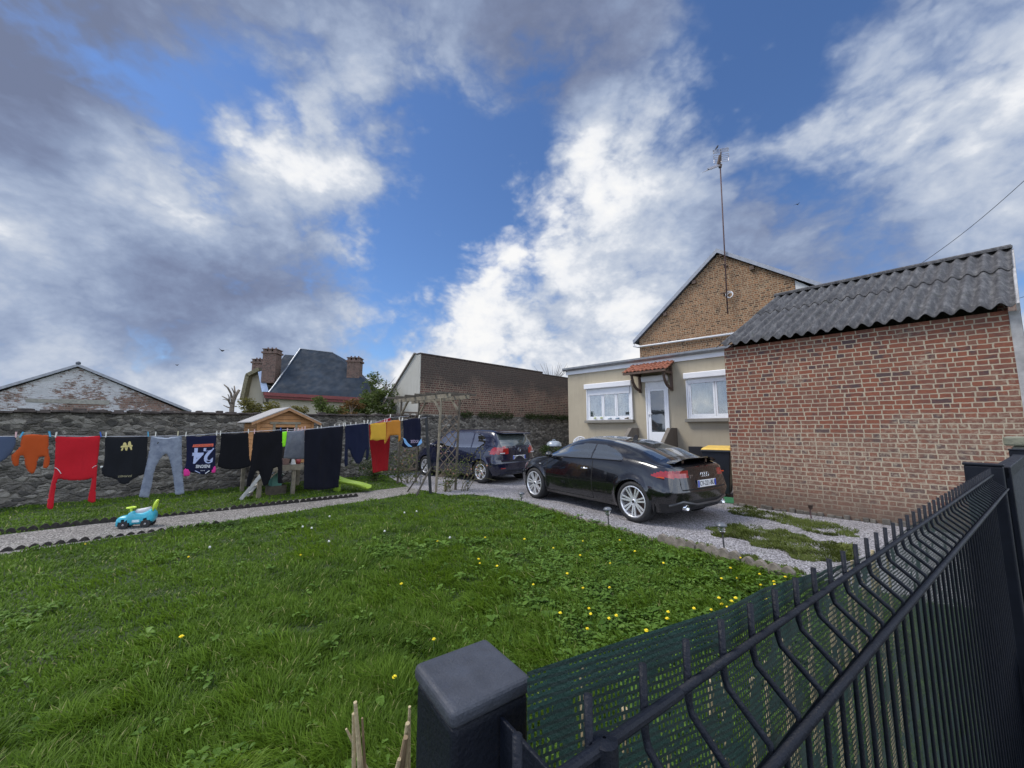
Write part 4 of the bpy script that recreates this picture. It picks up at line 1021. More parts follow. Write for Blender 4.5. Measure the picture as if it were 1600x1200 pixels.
def tt_class(x, y, z, gi):
    lab = np.full(x.shape, 'body|paint', dtype=object); ay = np.abs(y)
    if gi < 2:
        up = (z > .85)
        lab[poly_in(side_w, x, z) & (ay > .60) & up] = 'side_window|glass' if gi == 0 else 'side_window_far|glass'
        lab[poly_in(side_q, x, z) & (ay > .60) & up] = 'quarter_window|glass' if gi == 0 else 'quarter_window_far|glass'
        lab[(x < -.62) & (x > -1.60) & (z > .93) & (ay < .565-.0*x)] = 'rear_window|glass'
        lab[(x > .30) & (x < 1.00) & (z > .90) & (ay < .60)] = 'windscreen|glass'
        tl = poly_in([(-1.60, .775), (-1.76, .838), (-2.2, .850), (-2.2, .735), (-1.85, .735)], x, z) & (ay > .38)
        lab[tl] = 'tail_light|red' if gi == 0 else 'tail_light_far|red'
        hl = poly_in([(1.62, .70), (1.70, .78), (2.2, .66), (2.2, .56), (1.8, .60)], x, z) & (ay > .3)
        lab[hl] = 'headlight|clear' if gi == 0 else 'headlight_far|clear'
        # shut lines: door and tank side
        seam = (np.abs(x-(-.36+.10*np.clip((z-.30)/.6, 0, 1)*0)) < .006) & (z < .92) & (z > .24) & (ay > .6)
        seam |= (np.abs(x-.86) < .006) & (z < .87) & (z > .24) & (ay > .6)
        seam |= (np.abs(z-.250) < .006) & (x > -.36) & (x < .86) & (ay > .6)
        seam |= (np.abs(x+1.60) < .006) & (ay < .60) & (z > .9)
        lab[seam] = 'seam|well'
        lab[(z < .235) & (ay > .5)] = 'sill|paint'
        lab[(z < .36) & (x < -1.72)] = 'rear_diffuser|plastic'
    else:
        if gi == 2:
            lab[(z > .735) & (z < .845) & (ay > .42)] = 'tail_light_inner|red'
            lab[(z < .40) & (ay < .62)] = 'rear_diffuser|plastic'
            sm = (np.abs(z-.56) < .006) & (ay < .62); sm |= (np.abs(ay-.62) < .006) & (z > .56) & (z < .725); lab[sm] = 'seam|well'
        else:
            lab[(z < .56) & (z > .30) & (ay < .40)] = 'grille|plastic'
    # one name for both sides
    for a_, b_ in (('side_window_far|glass', 'side_window|glass2'), ('quarter_window_far|glass', 'quarter_window|glass2'), ('tail_light_far|red', 'tail_light|red2'), ('headlight_far|clear', 'headlight|clear2'), ('tail_light_inner|red', 'tail_light|red3')):
        lab[lab == a_] = b_
    return lab.astype(str)
pr = gp(992, 818)[:2]; pf = gp(833, 779)[:2]; hd = (pf-pr)/np.linalg.norm(pf-pr); ln = np.linalg.norm(pf-pr); side = np.array([-hd[1], hd[0]])
TSC = 2.60/2.47
cen_ = pr+hd*(ln/2)-side*.905
TTM = dict(paint=BLACKP, glass=TINT, glass2=TINT, red=LENSR, red2=LENSR, red3=LENSR, clear=LENSW, clear2=LENSW, well=WELL, plastic=BLK)
tt, tto = make_car('coupe', 'glossy black two door coupe with silver twin spoke wheels parked nearest the camera', TT, tt_class, TTM, (cen_[0], cen_[1], .012), math.atan2(hd[1], hd[0]), TTW, .350, (.14, .30), tt_tail, tt_nose, .022, scale=TSC, tailf=.86)
put_wheels(tt, 'A', .327, .247, .235, TTW[0], .79, TSC)
S_ = TSC
TX = lambda x: (x if x > -1.235 else -1.235+(x+1.235)*.86)*S_
tx = lambda y, z: TX(on_tail(TT, (.14, .30), tt_tail, y, z))
def add_part(t, name, m, fn, bevel=0, smooth=False):
    mb = MB(); fn(mb); return mb.build(name, m, t, bevel=bevel, smooth=smooth)
# spoiler, third brake light, mirrors, handles, plate, rings, exhaust, aerial fin
def spoiler(mb):
    n = 24; v = []; f = []
    for k in range(n+1):
        y = -.60+1.20*k/n; e = (abs(y)/.60)**4
        xx = TX(-1.86)+.14*(y/.6)**2*.6
        for dx, dz in ((.11, .995-.045*e), (-.05, 1.025-.075*e), (-.10, 1.025-.075*e), (-.06, 1.000-.06*e), (.11, .978-.04*e)): v.append((xx+dx, y, dz))
    for k in range(n):
        for q in range(5): a = k*5+q; b = k*5+(q+1) % 5; f.append((a, b, b+5, a+5))
    f.append((0, 1, 2, 3, 4)); f.append(tuple(n*5+q for q in range(5))); mb.add(v, f)
    for y in (-.34, .34): mb.box(TX(-1.85), TX(-1.78), y-.03, y+.03, .93, .99)
add_part(tt, 'spoiler', BLACKP, spoiler, smooth=False)
add_part(tt, 'brake_light', LENSR, lambda mb: mb.box(tx(0, .885)-.012+.02, tx(0, .885)+.03, -.17, .17, .868, .892), .004)
for s in (1, -1):
    def mir(mb, s=s):
        mb.tube([(.72*S_, s*.84, .90), (.70*S_, s*.90, .925)], .02, 8)
        mb.tube([(.69*S_, s*.885, .955), (.69*S_, s*.93, .965), (.68*S_, s*1.0, .965), (.67*S_, s*1.035, .955)], [.035, .062, .058, .02], 10)
    add_part(tt, 'wing_mirror', BLACKP, mir, smooth=True)
    def hdl(mb, s=s):
        y = s*.905; mb.tube([(-.30*S_, y-s*.008, .765), (-.27*S_, y+s*.022, .768), (-.16*S_, y+s*.022, .768), (-.13*S_, y-s*.008, .765)], [.010, .014, .014, .010], 8)
    add_part(tt, 'door_handle', CHR if s > 0 else BLACKP, hdl, smooth=True)
    def ex(mb, s=s):
        xx = tx(s*.52, .3); mb.lathe([(.045, xx+.10), (.048, xx-.03), (.042, xx-.035), (.038, xx+.08)], 20, (0, s*.52, .295), 'x')
    add_part(tt, 'exhaust_tip', CHR, ex, smooth=True)
    add_part(tt, 'light_band', LENSO, lambda mb, s=s: mb.prism([(TX(-1.70), .745), (TX(-1.78), .762), (TX(-1.86), .765), (TX(-1.86), .742)], s*.870, s*.8745), 0)
plate(tt, tx(0, .62)-.002, 0, .635, 'CV-221-BU')
def rings(mb):
    for k in range(4):
        y = .084-.056*k; pr_ = [(.034+.0055*math.cos(a), .004*math.sin(a)) for a in [q*math.pi/3 for q in range(7)]]
        mb.lathe(pr_, 24, (0, y, .765), 'x')
ro = MB(); rings(ro); xx = tx(0, .765)-.006; ro.v = [(p[0]+xx, p[1], p[2]) for p in ro.v]; ro.build('ring_badge', CHR, tt, smooth=True)
lettering('TT', .075, CHR, tt, lambda u, v_, h: (tx(.36, .77)-.006-h, .36-u, .745+v_), 'badge_lettering')
add_part(tt, 'roof_aerial', BLK, lambda mb: mb.prism([(-.60*S_, 1.29), (-.66*S_, 1.372), (-.70*S_, 1.375), (-.72*S_, 1.285)], -.012, .012), .004)
add_part(tt, 'diffuser_lip', plain('grey lower trim', (.05, .052, .055), .35, coat=.5), lambda mb: (mb.tube([(tx(.78, .32)+.06, .78, .33), (tx(.6, .36)-.012, .60, .385), (tx(.3, .36)-.015, .30, .33), (tx(0, .33)-.015, 0, .33), (tx(.3, .36)-.015, -.30, .33), (tx(.6, .36)-.012, -.60, .385), (tx(.78, .32)+.06, -.78, .33)], .020, 6)), smooth=True)
add_part(tt, 'window_trim', BLK, lambda mb: mb.tube([(.84*S_, .822, .925), (.30*S_, .830, .932), (-.30*S_, .832, .948), (-.98*S_, .838, .953)], .007, 6))
add_part(tt, 'side_marker', LENSW, lambda mb: mb.box(1.0*S_, 1.06*S_, .898, .908, .75, .765), .002)
# ---- blue hatchback
BLUEP = paint('dark blue car paint', (.003, .005, .022))
GF = [# x     zb   rock  wide  zwide belt  zbelt rail  zrail ztop
  [-1.98, .330, .560, .680, .560, .620, .850, .560, .950, .960],
  [-1.95, .260, .700, .800, .570, .740, .880, .610, 1.060, 1.080],
  [-1.88, .220, .770, .850, .580, .790, .905, .615, 1.180, 1.205],
  [-1.78, .205, .790, .870, .590, .805, .915, .610, 1.290, 1.320],
  [-1.62, .200, .800, .880, .600, .815, .920, .600, 1.385, 1.415],
  [-1.30, .190, .805, .890, .610, .820, .925, .590, 1.425, 1.455],
  [ -.70, .180, .805, .888, .610, .820, .920, .590, 1.440, 1.475],
  [ -.10, .180, .805, .885, .600, .820, .910, .592, 1.440, 1.480],
  [  .35, .180, .805, .885, .600, .820, .900, .600, 1.415, 1.455],
  [  .70, .180, .805, .886, .600, .820, .892, .630, 1.280, 1.330],
  [ 1.00, .180, .808, .888, .600, .815, .884, .665, 1.120, 1.170],
  [ 1.25, .185, .810, .890, .600, .805, .876, .700, .960, 1.010],
  [ 1.50, .190, .805, .880, .590, .790, .850, .660, .890, .925],
  [ 1.85, .195, .770, .840, .560, .740, .790, .600, .820, .845],
  [ 2.08, .215, .680, .760, .520, .650, .720, .520, .745, .760],
  [ 2.18, .260, .560, .640, .480, .520, .640, .420, .660, .665]]
gf_tail = ([.2, .4, .56, .62, .90, 1.0, 1.2, 1.45], [.05, -.03, -.03, .02, .03, .05, .10, .16]); gf_nose = ([.2, .5, .8, 1.2], [.03, 0, .10, .2])
gw1 = [(1.00, .925), (.78, 1.08), (.42, 1.335), (.30, 1.365), (-.02, 1.385), (-.02, .935)]
gw2 = [(-.09, .938), (-.09, 1.385), (-.60, 1.380), (-.78, 1.365), (-.80, .950)]
gw3 = [(-.86, .955), (-.84, 1.36), (-1.12, 1.335), (-1.30, 1.23), (-1.36, 1.08), (-1.33, .985)]
def gf_class(x, y, z, gi):
    lab = np.full(x.shape, 'body|paint', dtype=object); ay = np.abs(y)
    if gi < 2:
        for nm, pl_ in (('front_window', gw1), ('rear_side_window', gw2), ('quarter_window', gw3)):
            lab[poly_in(pl_, x, z) & (ay > .58)] = nm+('|pale' if gi == 0 else '|pale2')
        lab[(x < -1.62) & (z > 1.02) & (z < 1.335) & (ay < .60+.12*(1.33-z))] = 'rear_window|glass'
        lab[(x > .42) & (x < 1.22) & (z > .95) & (ay < .62)] = 'windscreen|glass'
        tl = poly_in([(-1.62, .80), (-1.64, .93), (-1.72, .985), (-2.3, .985), (-2.3, .80)], x, z) & (ay > .45)
        lab[tl] = 'tail_light|red' if gi == 0 else 'tail_light|red2'
        seam = (np.abs(x+.055) < .006) & (z < .93) & (z > .25) & (ay > .6)
        seam |= (np.abs(x+.83) < .006) & (z < .95) & (z > .55) & (ay > .6)
        seam |= (np.abs(x-.98) < .006) & (z < .87) & (z > .25) & (ay > .6)
        seam |= (np.abs(z-.255) < .006) & (x > -.75) & (x < .98) & (ay > .6)
        lab[seam] = 'seam|well'
    else:
        if gi == 2:
            lab[(z > .80) & (z < .975) & (ay > .42)] = 'tail_light|red3'
            lab[(z < .36) & (ay < .70)] = 'rear_bumper_lip|plastic'
            lab[(np.abs(z-.60) < .007)] = 'seam|well'
    return lab.astype(str)
pr = gp(750, 756)[:2]; pf = gp(672, 745)[:2]; hd2 = (pf-pr)/np.linalg.norm(pf-pr)
side2 = np.array([-hd2[1], hd2[0]])
cg = pr+hd2*1.289-side2*.88
PALE = clear_glass('clear car glass', (.50, .58, .58), .24)
gm = dict(paint=BLUEP, glass=glass_mat('rear car glass', (.055, .068, .068), .05, .8), pale=PALE, pale2=PALE, red=LENSR, red2=LENSR, red3=LENSR, clear=LENSW, well=WELL, plastic=BLK)
gf, gfo = make_car('hatchback', 'dark blue hatchback with red tail lights parked against the stone wall', GF, gf_class, gm, (cg[0], cg[1], .012), math.atan2(hd2[1], hd2[0]), ((-1.289, 1.289), .315), .345, (.15, .28), gf_tail, gf_nose, .015)
put_wheels(gf, 'B', .317, .212, .21, (-1.289, 1.289), .775, 1.0)
gx = lambda y, z: on_tail(GF, (.15, .28), gf_tail, y, z)
add_part(gf, 'roof_spoiler', BLUEP, lambda mb: mb.prism([(-1.50, 1.415), (-1.86, 1.375), (-1.88, 1.352), (-1.66, 1.355)], -.58, .58), .008)
plate(gf, gx(0, .68)+.012, 0, .70, 'FD-184-TH')
def vwb(mb):
    xx = gx(0, .93)-.012
    mb.lathe([(.058+.005*math.cos(a), xx+.005*math.sin(a)) for a in [q*math.pi/3 for q in range(7)]], 24, (0, 0, .905), 'x')
    for a_, b_ in (((.030, .955), (0, .91)), ((-.030, .955), (0, .91)), ((.045, .92), (.018, .86)), ((.018, .86), (0, .898)), ((0, .898), (-.018, .86)), ((-.018, .86), (-.045, .92))): mb.bar((xx, a_[0], a_[1]), (xx, b_[0], b_[1]), .009, .006, (1, 0, 0))
add_part(gf, 'round_badge', CHR, vwb)
for s in (1, -1):
    add_part(gf, 'wing_mirror', BLUEP, lambda mb, s=s: mb.tube([(.86, s*.84, .96), (.84, s*.92, .985), (.83, s*1.0, .985), (.82, s*1.03, .975)], [.03, .07, .065, .02], 10), smooth=True)
    add_part(gf, 'door_handle', BLUEP, lambda mb, s=s: mb.tube([(.06, s*.875, .80), (.09, s*.905, .803), (.20, s*.905, .803), (.23, s*.875, .80)], .012, 8), smooth=True)
    add_part(gf, 'rear_reflector', LENSR, lambda mb, s=s: mb.box(gx(.62, .42)-.012, gx(.62, .42)+.03, min(s*.54, s*.72), max(s*.54, s*.72), .415, .440), .003)
    add_part(gf, 'lamp_strip', LENSW, lambda mb, s=s: mb.box(gx(.6, .82)-.012, gx(.6, .82)+.03, min(s*.46, s*.70), max(s*.46, s*.70), .812, .838), .003)
add_part(gf, 'rear_wiper', BLK, lambda mb: (mb.tube([(gx(0, 1.03)+.07, -.02, 1.035), (gx(0, 1.06)+.06, -.38, 1.055)], .010, 6)))
# seats and headrests seen through the glass
SEAT = plain('car seat cloth', (.03, .03, .034), .9); PALEC = plain('pale cloth', (.40, .42, .40), .9)
def seats(mb):
    for x in (.25, -.65):
        for y in (.36, -.36):
            mb.box(x-.06, x+.06, y-.22, y+.22, .5, 1.02); mb.box(x-.045, x+.045, y-.12, y+.12, 1.06, 1.22)
add_part(gf, 'seats', SEAT, seats, .03)
add_part(gf, 'cabin_floor', SEAT, lambda mb: mb.box(-1.6, 1.1, -.76, .76, .30, .50))
add_part(gf, 'parcel_shelf', SEAT, lambda mb: mb.box(-1.55, -1.0, -.62, .62, .84, .86))
# ------------------------------------------------------------------ garden things
WOODG = plain('greyed larch', (.19, .165, .12), .85, var=.35, scale=9, bump=.4)
WOODD = plain('dark damp timber', (.085, .072, .055), .85, var=.4, scale=9, bump=.4)
WOODO = plain('orange stained pine', (.36, .175, .065), .7, var=.22, scale=5, bump=.3)
FELT = plain('grey roofing felt', (.30, .29, .28), .9, var=.15, scale=20, bump=.3)
# ---- edging of the path: dark scalloped sections
EDG = plain('dark edging plastic', (.022, .018, .015), .8, var=.5, scale=20)
def edging(P, Q, name, labels, cat, m, seg=1.0, hgt=.075, pitch=.10, th=.03, group=None, skip=()):
    P = np.array(P); Q = np.array(Q); d = Q-P; L_ = np.linalg.norm(d); d /= L_; n = int(L_/seg); r2 = random.Random(int(L_*100))
    for k in range(n):
        if k in skip: continue
        a = P+d*(L_*k/n); sl_ = L_/n-.015
        mb = MB(); c = max(int(sl_/pitch), 1); lean_ = r2.uniform(-.02, .02); dzz = r2.uniform(-.02, .015)
        pl_ = [(0, -.05)]
        for i in range(c):
            for q in range(5):
                t_ = q/4; pl_.append((sl_*(i+t_)/c if q < 4 else sl_*(i+1)/c-.004, hgt-.045+dzz+.045*math.sin(math.pi*t_)))
        pl_.append((sl_, -.05)); mb.prism(pl_, -th/2, th/2)
        o = mb.build(name, m, None, bevel=.006); o.location = (a[0], a[1], 0); o.rotation_euler = (lean_, 0, math.atan2(d[1], d[0])+r2.uniform(-.015, .015)); ORD = ['first', 'second', 'third', 'fourth', 'fifth', 'sixth', 'seventh', 'eighth', 'ninth', 'tenth']
        tag(o, labels % (ORD[k] if k < 10 else 'last'), cat, group)
fe = lambda x, y: np.array(gxy(x, y))
edging(fe(-150, 850), fe(560, 776), 'scalloped_edging', '%s dark scalloped edging section from the left on the far side of the path', 'edging', EDG, group='edging along the far side of the path')
edging(fe(-150, 884), fe(345, 817), 'scalloped_edging', '%s dark scalloped edging section from the left on the near side of the path', 'edging', EDG, hgt=.055, group='edging along the near side of the path', skip=(5,))
STN = plain('grey cast stone', (.19, .165, .135), .95, var=.4, scale=14, bump=.7)
edging(fe(1243, 906), fe(1028, 849), 'stone_edging', '%s low grey stone edging block from the fence between lawn and driveway', 'edging', STN, seg=.5, hgt=.13, pitch=.10, th=.06, group='stone blocks edging the driveway')
edging(fe(1020, 846), fe(830, 789), 'stone_edging', '%s low overgrown stone block counted from the fence side toward the coupe', 'edging', STN, seg=.5, hgt=.06, pitch=.10, th=.06, group='overgrown stone blocks edging the driveway')
# ---- solar lamps
def solar(px, py, label, h=.36, k=0):
    q = gp(px, py); t = thing('solar_lamp', label, 'garden lamp', (q[0], q[1], 0), 0, 'solar lamps beside the driveway')
    t.rotation_euler = (R(random.uniform(-4, 4)), R(random.uniform(-5, 8)), 0)
    mb = MB(); mb.tube([(0, 0, -.05), (0, 0, h-.12)], .009, 8); mb.lathe([(.010, h-.13), (.028, h-.12), (.030, h-.115), (.012, h-.11)], 12); mb.build('stake', BLK, t, smooth=True)
    mb = MB(); mb.lathe([(.030, h-.115), (.038, h-.075), (.040, h-.045)], 16); mb.lathe([(.033, h-.10), (.044, h-.098), (.035, h-.094)], 16); mb.lathe([(.036, h-.075), (.047, h-.073), (.038, h-.069)], 16); mb.build('lens', clear_glass('lamp lens', (.6, .6, .62), .4), t, smooth=True)
    mb = MB(); mb.lathe([(.040, h-.047), (.062, h-.045), (.062, h-.030), (.040, h-.008), (.0, h)], 18); mb.build('cap', plain('lamp cap', (.10, .11, .125), .4, var=.2, coat=.3), t, smooth=True)
solar(1133, 868, 'black solar stake lamp nearest the fence, on the stone edging of the drive', .38)
solar(952, 827, 'black solar stake lamp beside the rear wheel of the black coupe', .33)
solar(815, 786, 'black solar stake lamp by the front wheel of the black coupe', .22)
solar(731, 768, 'black solar stake lamp on the gravel right of the garden arch', .26)
solar(657, 757, 'black solar stake lamp seen between the posts of the garden arch', .24)
q = gp(1268, 811); t = thing('solar_lamp', 'rusty brown stake lamp close to the foot of the red brick shed', 'garden lamp', (q[0], q[1], 0), 0)
mb = MB(); mb.tube([(0, 0, -.05), (-.01, 0, .16)], .010, 8); mb.build('stake', RUST, t); mb = MB(); mb.lathe([(.01, .15), (.03, .17), (.032, .22), (.045, .225), (.03, .25), (.001, .26)], 12); mb.build('cap', TIMB, t, smooth=True)
# ---- kettle barbecue, plastic chair, bin, black chair
q = gp(864, 734); bb = thing('barbecue', 'round kettle barbecue with a pale grey lid beside the stone wall', 'barbecue', (q[0]+.05, q[1], 0))
BS = 1.06
mb = MB(); mb.lathe([(.001, .66), (.12, .68), (.21, .74), (.27, .83), (.28, .86)], 24); mb.build('bowl', BLK, bb, smooth=True)
mb = MB(); mb.lathe([(.285, .865), (.285, .88), (.26, .97), (.17, 1.04), (.001, 1.065)], 24); mb.tube([(-.06, 0, 1.05), (-.04, 0, 1.10), (.04, 0, 1.10), (.06, 0, 1.05)], .012, 6); ld = mb.build('lid', plain('grey enamel', (.30, .34, .38), .3, coat=.6, var=.05), bb, smooth=True)
for k in range(3):
    a_ = k*2.09+.4; mb = MB(); mb.tube([(.18*math.cos(a_), .18*math.sin(a_), .72), (.30*math.cos(a_), .30*math.sin(a_), 0)], .013, 6); mb.build('leg', ALU, bb)
mb = MB(); mb.box(.28, .40, -.14, .14, .82, .84); mb.build('side_shelf', BLK, bb, bevel=.01)
q = gp(903, 735); ch = thing('garden_chair', 'white moulded plastic garden chair between the barbecue and the house', 'chair', (q[0]+.05, q[1]+.0, 0), R(-20))
WPL = plain('white chair plastic', (.75, .76, .77), .4, var=.04)
mb = MB(); mb.box(-.25, .25, -.25, .22, .42, .45); mb.build('seat', WPL, ch, bevel=.015)
mb = MB(); n = 9
for k in range(n):
    x = -.21+.42*k/(n-1); zt_ = 1.16-.9*x*x*1.6
    mb.bar((x, .21, .45), (x*1.12, .34, zt_), .032, .015, (0, 1, 0))
pth = [(-.25, .215, .46)]+[(-.26+.52*k/10, .345, 1.0+.20*math.sin(math.pi*k/10)**.6) for k in range(11)]+[(.25, .215, .46)]
mb.tube(pth, .022, 8); mb.build('backrest', WPL, ch)
for sx_ in (-1, 1):
    for sy_, yy_ in ((-1, -.23), (1, .21)):
        mb = MB(); mb.tube([(sx_*.23, yy_, .43), (sx_*.28, yy_*1.2, 0)], [.03, .022], 8); mb.build('leg', WPL, ch)
    mb = MB(); mb.tube([(sx_*.28, -.24, .2), (sx_*.28, -.22, .62), (sx_*.28, -.05, .66), (sx_*.26, .24, .64)], .022, 8); mb.build('armrest', WPL, ch, smooth=True)
# wheelie bin at the shed corner
q = gp(1131, 778); bn = thing('wheelie_bin', 'dark grey wheelie bin with yellow lid at the corner of the brick shed', 'bin', (q[0]+.10, q[1]+.32, .02), ROT_H+R(10))
BING = plain('bin grey', (.018, .021, .030), .45, var=.15); BINY = plain('bin lid yellow', (.78, .52, .10), .5, var=.1)
mb = MB(); mb.add([(-.22, -.26, .06), (.22, -.26, .06), (.22, .24, .06), (-.22, .24, .06), (-.285, -.33, 1.0), (.285, -.33, 1.0), (.285, .36, 1.0), (-.285, .36, 1.0)], [(0, 3, 2, 1), (0, 1, 5, 4), (1, 2, 6, 5), (2, 3, 7, 6), (3, 0, 4, 7), (4, 5, 6, 7)])
mb.box(-.31, .31, -.355, .38, .96, 1.005); mb.build('body', BING, bn, bevel=.015)
mb = MB(); mb.add([(-.30, -.35, 1.01), (.30, -.35, 1.01), (.30, .40, 1.01), (-.30, .40, 1.01), (-.27, -.31, 1.05), (.27, -.31, 1.05), (.24, .30, 1.09), (-.24, .30, 1.09)], [(0, 3, 2, 1), (0, 1, 5, 4), (1, 2, 6, 5), (2, 3, 7, 6), (3, 0, 4, 7), (4, 5, 6, 7)]); mb.build('lid', BINY, bn, bevel=.012)
mb = MB(); mb.tube([(-.26, .42, .98), (.26, .42, .98)], .018, 8); mb.build('handle', BING, bn)
for s in (-1, 1):
    mb = MB(); mb.lathe([(.001, s*.24), (.10, s*.24), (.10, s*.29), (.001, s*.29)], 16, (0, .27, .10), 'x'); mb.build('wheel', RUBBER, bn)
mt_ = MB(); mt_.box(-.42, .36, -.30, .36, 0, .015); q = gp(1131, 784)
t = thing('green_mat', 'strip of green artificial turf under the wheelie bin', 'mat', (q[0], q[1]+.2, .012), ROT_H); mt_.build('turf', plain('artificial turf', (.03, .16, .07), .9, var=.3, scale=60, bump=.6), t)
q = gp(1098, 756); bc = thing('black_chair', 'black plastic chair half hidden behind the boot of the coupe', 'chair', (q[0]+.1, q[1]+.5, 0), ROT_H+R(200))
mb = MB(); mb.box(-.25, .25, -.25, .25, .42, .46); mb.build('seat', BLK, bc, bevel=.02)
mb = MB(); mb.box(-.19, .19, .22, .26, .62, 1.0); mb.bar((-.15, .24, .45), (-.15, .24, .63), .04, .03); mb.bar((.15, .24, .45), (.15, .24, .63), .04, .03); mb.build('backrest', BLK, bc, bevel=.03)
for sx_ in (-1, 1):
    mb = MB(); mb.tube([(sx_*.27, -.2, 0), (sx_*.27, -.22, .66), (sx_*.27, .22, .68), (sx_*.27, .24, 0)], .018, 8); mb.build('leg', BLK, bc); mb = MB(); mb.box(sx_*.27-.03, sx_*.27+.03, -.22, .2, .675, .70); mb.build('armrest', BLK, bc, bevel=.01)
# ---- ride-on toy car
p0, p1 = gp(184, 826), gp(243, 822); dd = p1-p0; toy = thing('ride_on_toy', 'turquoise ride on toy car with lime steering wheel standing on the path', 'toy car', tuple((p0+p1)/2*np.array([1, 1, 0])), math.atan2(dd[1], dd[0]))
TQ = plain('turquoise plastic', (.040, .36, .47), .4, var=.1, scale=4, coat=.2); toy.scale = (.80, .80, .80); LIME = plain('lime plastic', (.55, .72, .06), .4, var=.08); 
TL = .60
SC = .60/.60
tv, tf = [], []
rows_ = [(-.30, .04, .16, .06), (-.28, .035, .20, .10), (-.22, .035, .235, .125), (-.14, .035, .245, .13), (-.11, .035, .30, .12), (-.06, .05, .315, .105), (.00, .06, .285, .095), (.08, .06, .285, .10), (.17, .06, .315, .115), (.22, .07, .345, .11), (.25, .10, .30, .10), (.27, .13, .27, .08)]
cb = np.array(rows_); XX = np.linspace(-.30, .27, 60); z0_ = pchip(cb[:, 0], cb[:, 1], XX); z1_ = pchip(cb[:, 0], cb[:, 2], XX); ww_ = pchip(cb[:, 0], cb[:, 3], XX)
n = 20
for i in range(60):
    for k in range(n):
        a_ = 2*math.pi*k/n; ca, sa = math.cos(a_), math.sin(a_)
        tv.append((XX[i], ww_[i]*math.copysign(abs(ca)**.6, ca), (z0_[i]+z1_[i])/2+(z1_[i]-z0_[i])/2*math.copysign(abs(sa)**.7, sa)))
for i in range(59):
    for k in range(n):
        ids = (i*n+k, i*n+(k+1) % n, (i+1)*n+(k+1) % n, (i+1)*n+k); c_ = np.mean([tv[j] for j in ids], 0)
        if any(math.hypot(c_[0]-xc, c_[2]-.075) < .088 for xc in (-.165, .165)) and abs(c_[1]) > .035: continue
        tf.append(ids)
tf += [tuple(range(n)), tuple(59*n+k for k in range(n))]
meshobj('body', tv, tf, TQ, toy, smooth=True, fixn=True)
mb = MB(); mb.tube([(-.03, 0, .295), (.05, 0, .290), (.13, 0, .305), (.19, 0, .338)], [.05, .062, .062, .045], 12); mb.v = [(x, y, .294+(z-.294)*.35+.006) for x, y, z in mb.v] if False else [(x, y*1.0, z) for x, y, z in mb.v]; mb.build('seat', plain('grey seat plastic', (.42, .44, .47), .5), toy, smooth=True)
mb = MB(); mb.tube([(-.11, 0, .29), (-.115, 0, .36)], .02, 10); mb.lathe([(.062+.014*math.cos(a), .375+.016*math.sin(a)) for a in [q_*math.pi/4 for q_ in range(9)]], 20, (-.115, 0, 0)); mb.bar((-.17, 0, .37), (-.06, 0, .37), .03, .02); mb.build('steering_wheel', LIME, toy, smooth=True)
mb = MB(); pth = [(.235, -.05, .30), (.255, -.05, .42), (.275, -.035, .475), (.28, 0, .49), (.275, .035, .475), (.255, .05, .42), (.235, .05, .30)]; mb.tube(pth, .020, 8); mb.build('push_handle', LIME, toy, smooth=True)
for xc in (-.165, .165):
    for s in (-1, 1):
        mb = MB(); mb.lathe([(.001, -.025), (.07, -.025), (.077, -.015), (.077, .015), (.07, .025), (.001, .025)], 20, (xc, s*.10, .078), 'y'); wl__ = mb.build('wheel', RUBBER, toy, smooth=False)
        mb = MB(); mb.lathe([(.001, s*.028), (.014, s*.028), (.018, s*.024)], 10, (xc, s*.10, .078), 'y'); mb.build('hub_cap', CHR, wl__)
mb = MB(); mb.box(-.04, .07, -.1075, -.098, .115, .16); mb.build('sticker', plain('pale sticker', (.5, .62, .66), .5, var=.3, scale=40), toy)
# ---- playhouse on legs
pa, pb = gp(418, 777), gp(496, 770); dd = pb-pa; ph = thing('playhouse', 'raised orange pine playhouse with grey felt roof behind the clothes line', 'playhouse', (pa[0], pa[1], 0), ROT_W+R(3))
HB = .42     # the cabin front stands this far behind the deck's edge
def pp(x, y, d=0): return pin(ph, x, y, d)
cxl, zeave = pp(402, 658, HB); cxr, _ = pp(489, 662, HB); apx, apz = pp(449, 640, HB); _, zdeck = pp(450, 725, 0)
zeave = (zeave+_*0) ; zdeck = .68
op0, ot = pp(430, 663, HB); op1, _ = pp(461, 663, HB)
bd = MB(); nb = 14; bh = .095
def gab(z): # half widths of the front at height z
    if z <= zeave: return cxl, cxr
    t_ = (z-zeave)/(apz-zeave); return cxl+(apx-cxl)*t_, cxr+(apx-cxr)*t_
z = zdeck
while z < apz-.02:
    z2 = min(z+bh-.006, apz); a0_, b0_ = gab(z); a1_, b1__ = gab(z2)
    def pl_(xa0, xb0, xa1, xb1): bd.add([(xa0, HB-.022, z), (xb0, HB-.022, z), (xb1, HB-.010, z2), (xa1, HB-.010, z2), (xa0, HB, z), (xb0, HB, z), (xb1, HB, z2), (xa1, HB, z2)], [(0, 1, 2, 3), (4, 7, 6, 5), (3, 2, 6, 7), (0, 4, 5, 1), (1, 5, 6, 2), (0, 3, 7, 4)])
    if z2 > ot: pl_(a0_, b0_, a1_, b1__)
    else: pl_(a0_, op0, a1_, op0); pl_(op1, b0_, op1, b1__)
    z += bh
bd.build('front_wall', WOODO, ph)
dpt = 1.0
mb = MB()
z = zdeck
while z < zeave-.02:
    z2 = min(z+bh-.006, zeave); mb.box(cxl-.018, cxl, HB-.02, HB+dpt, z, z2); mb.box(cxr, cxr+.018, HB-.02, HB+dpt, z, z2); z += bh
mb.build('side_wall', WOODO, ph)
mb = MB(); mb.prism([(cxl, zdeck), (cxl, zeave), (apx, apz), (cxr, zeave), (cxr, zdeck)], HB+dpt-.02, HB+dpt); mb.build('back_wall', WOODO, ph)
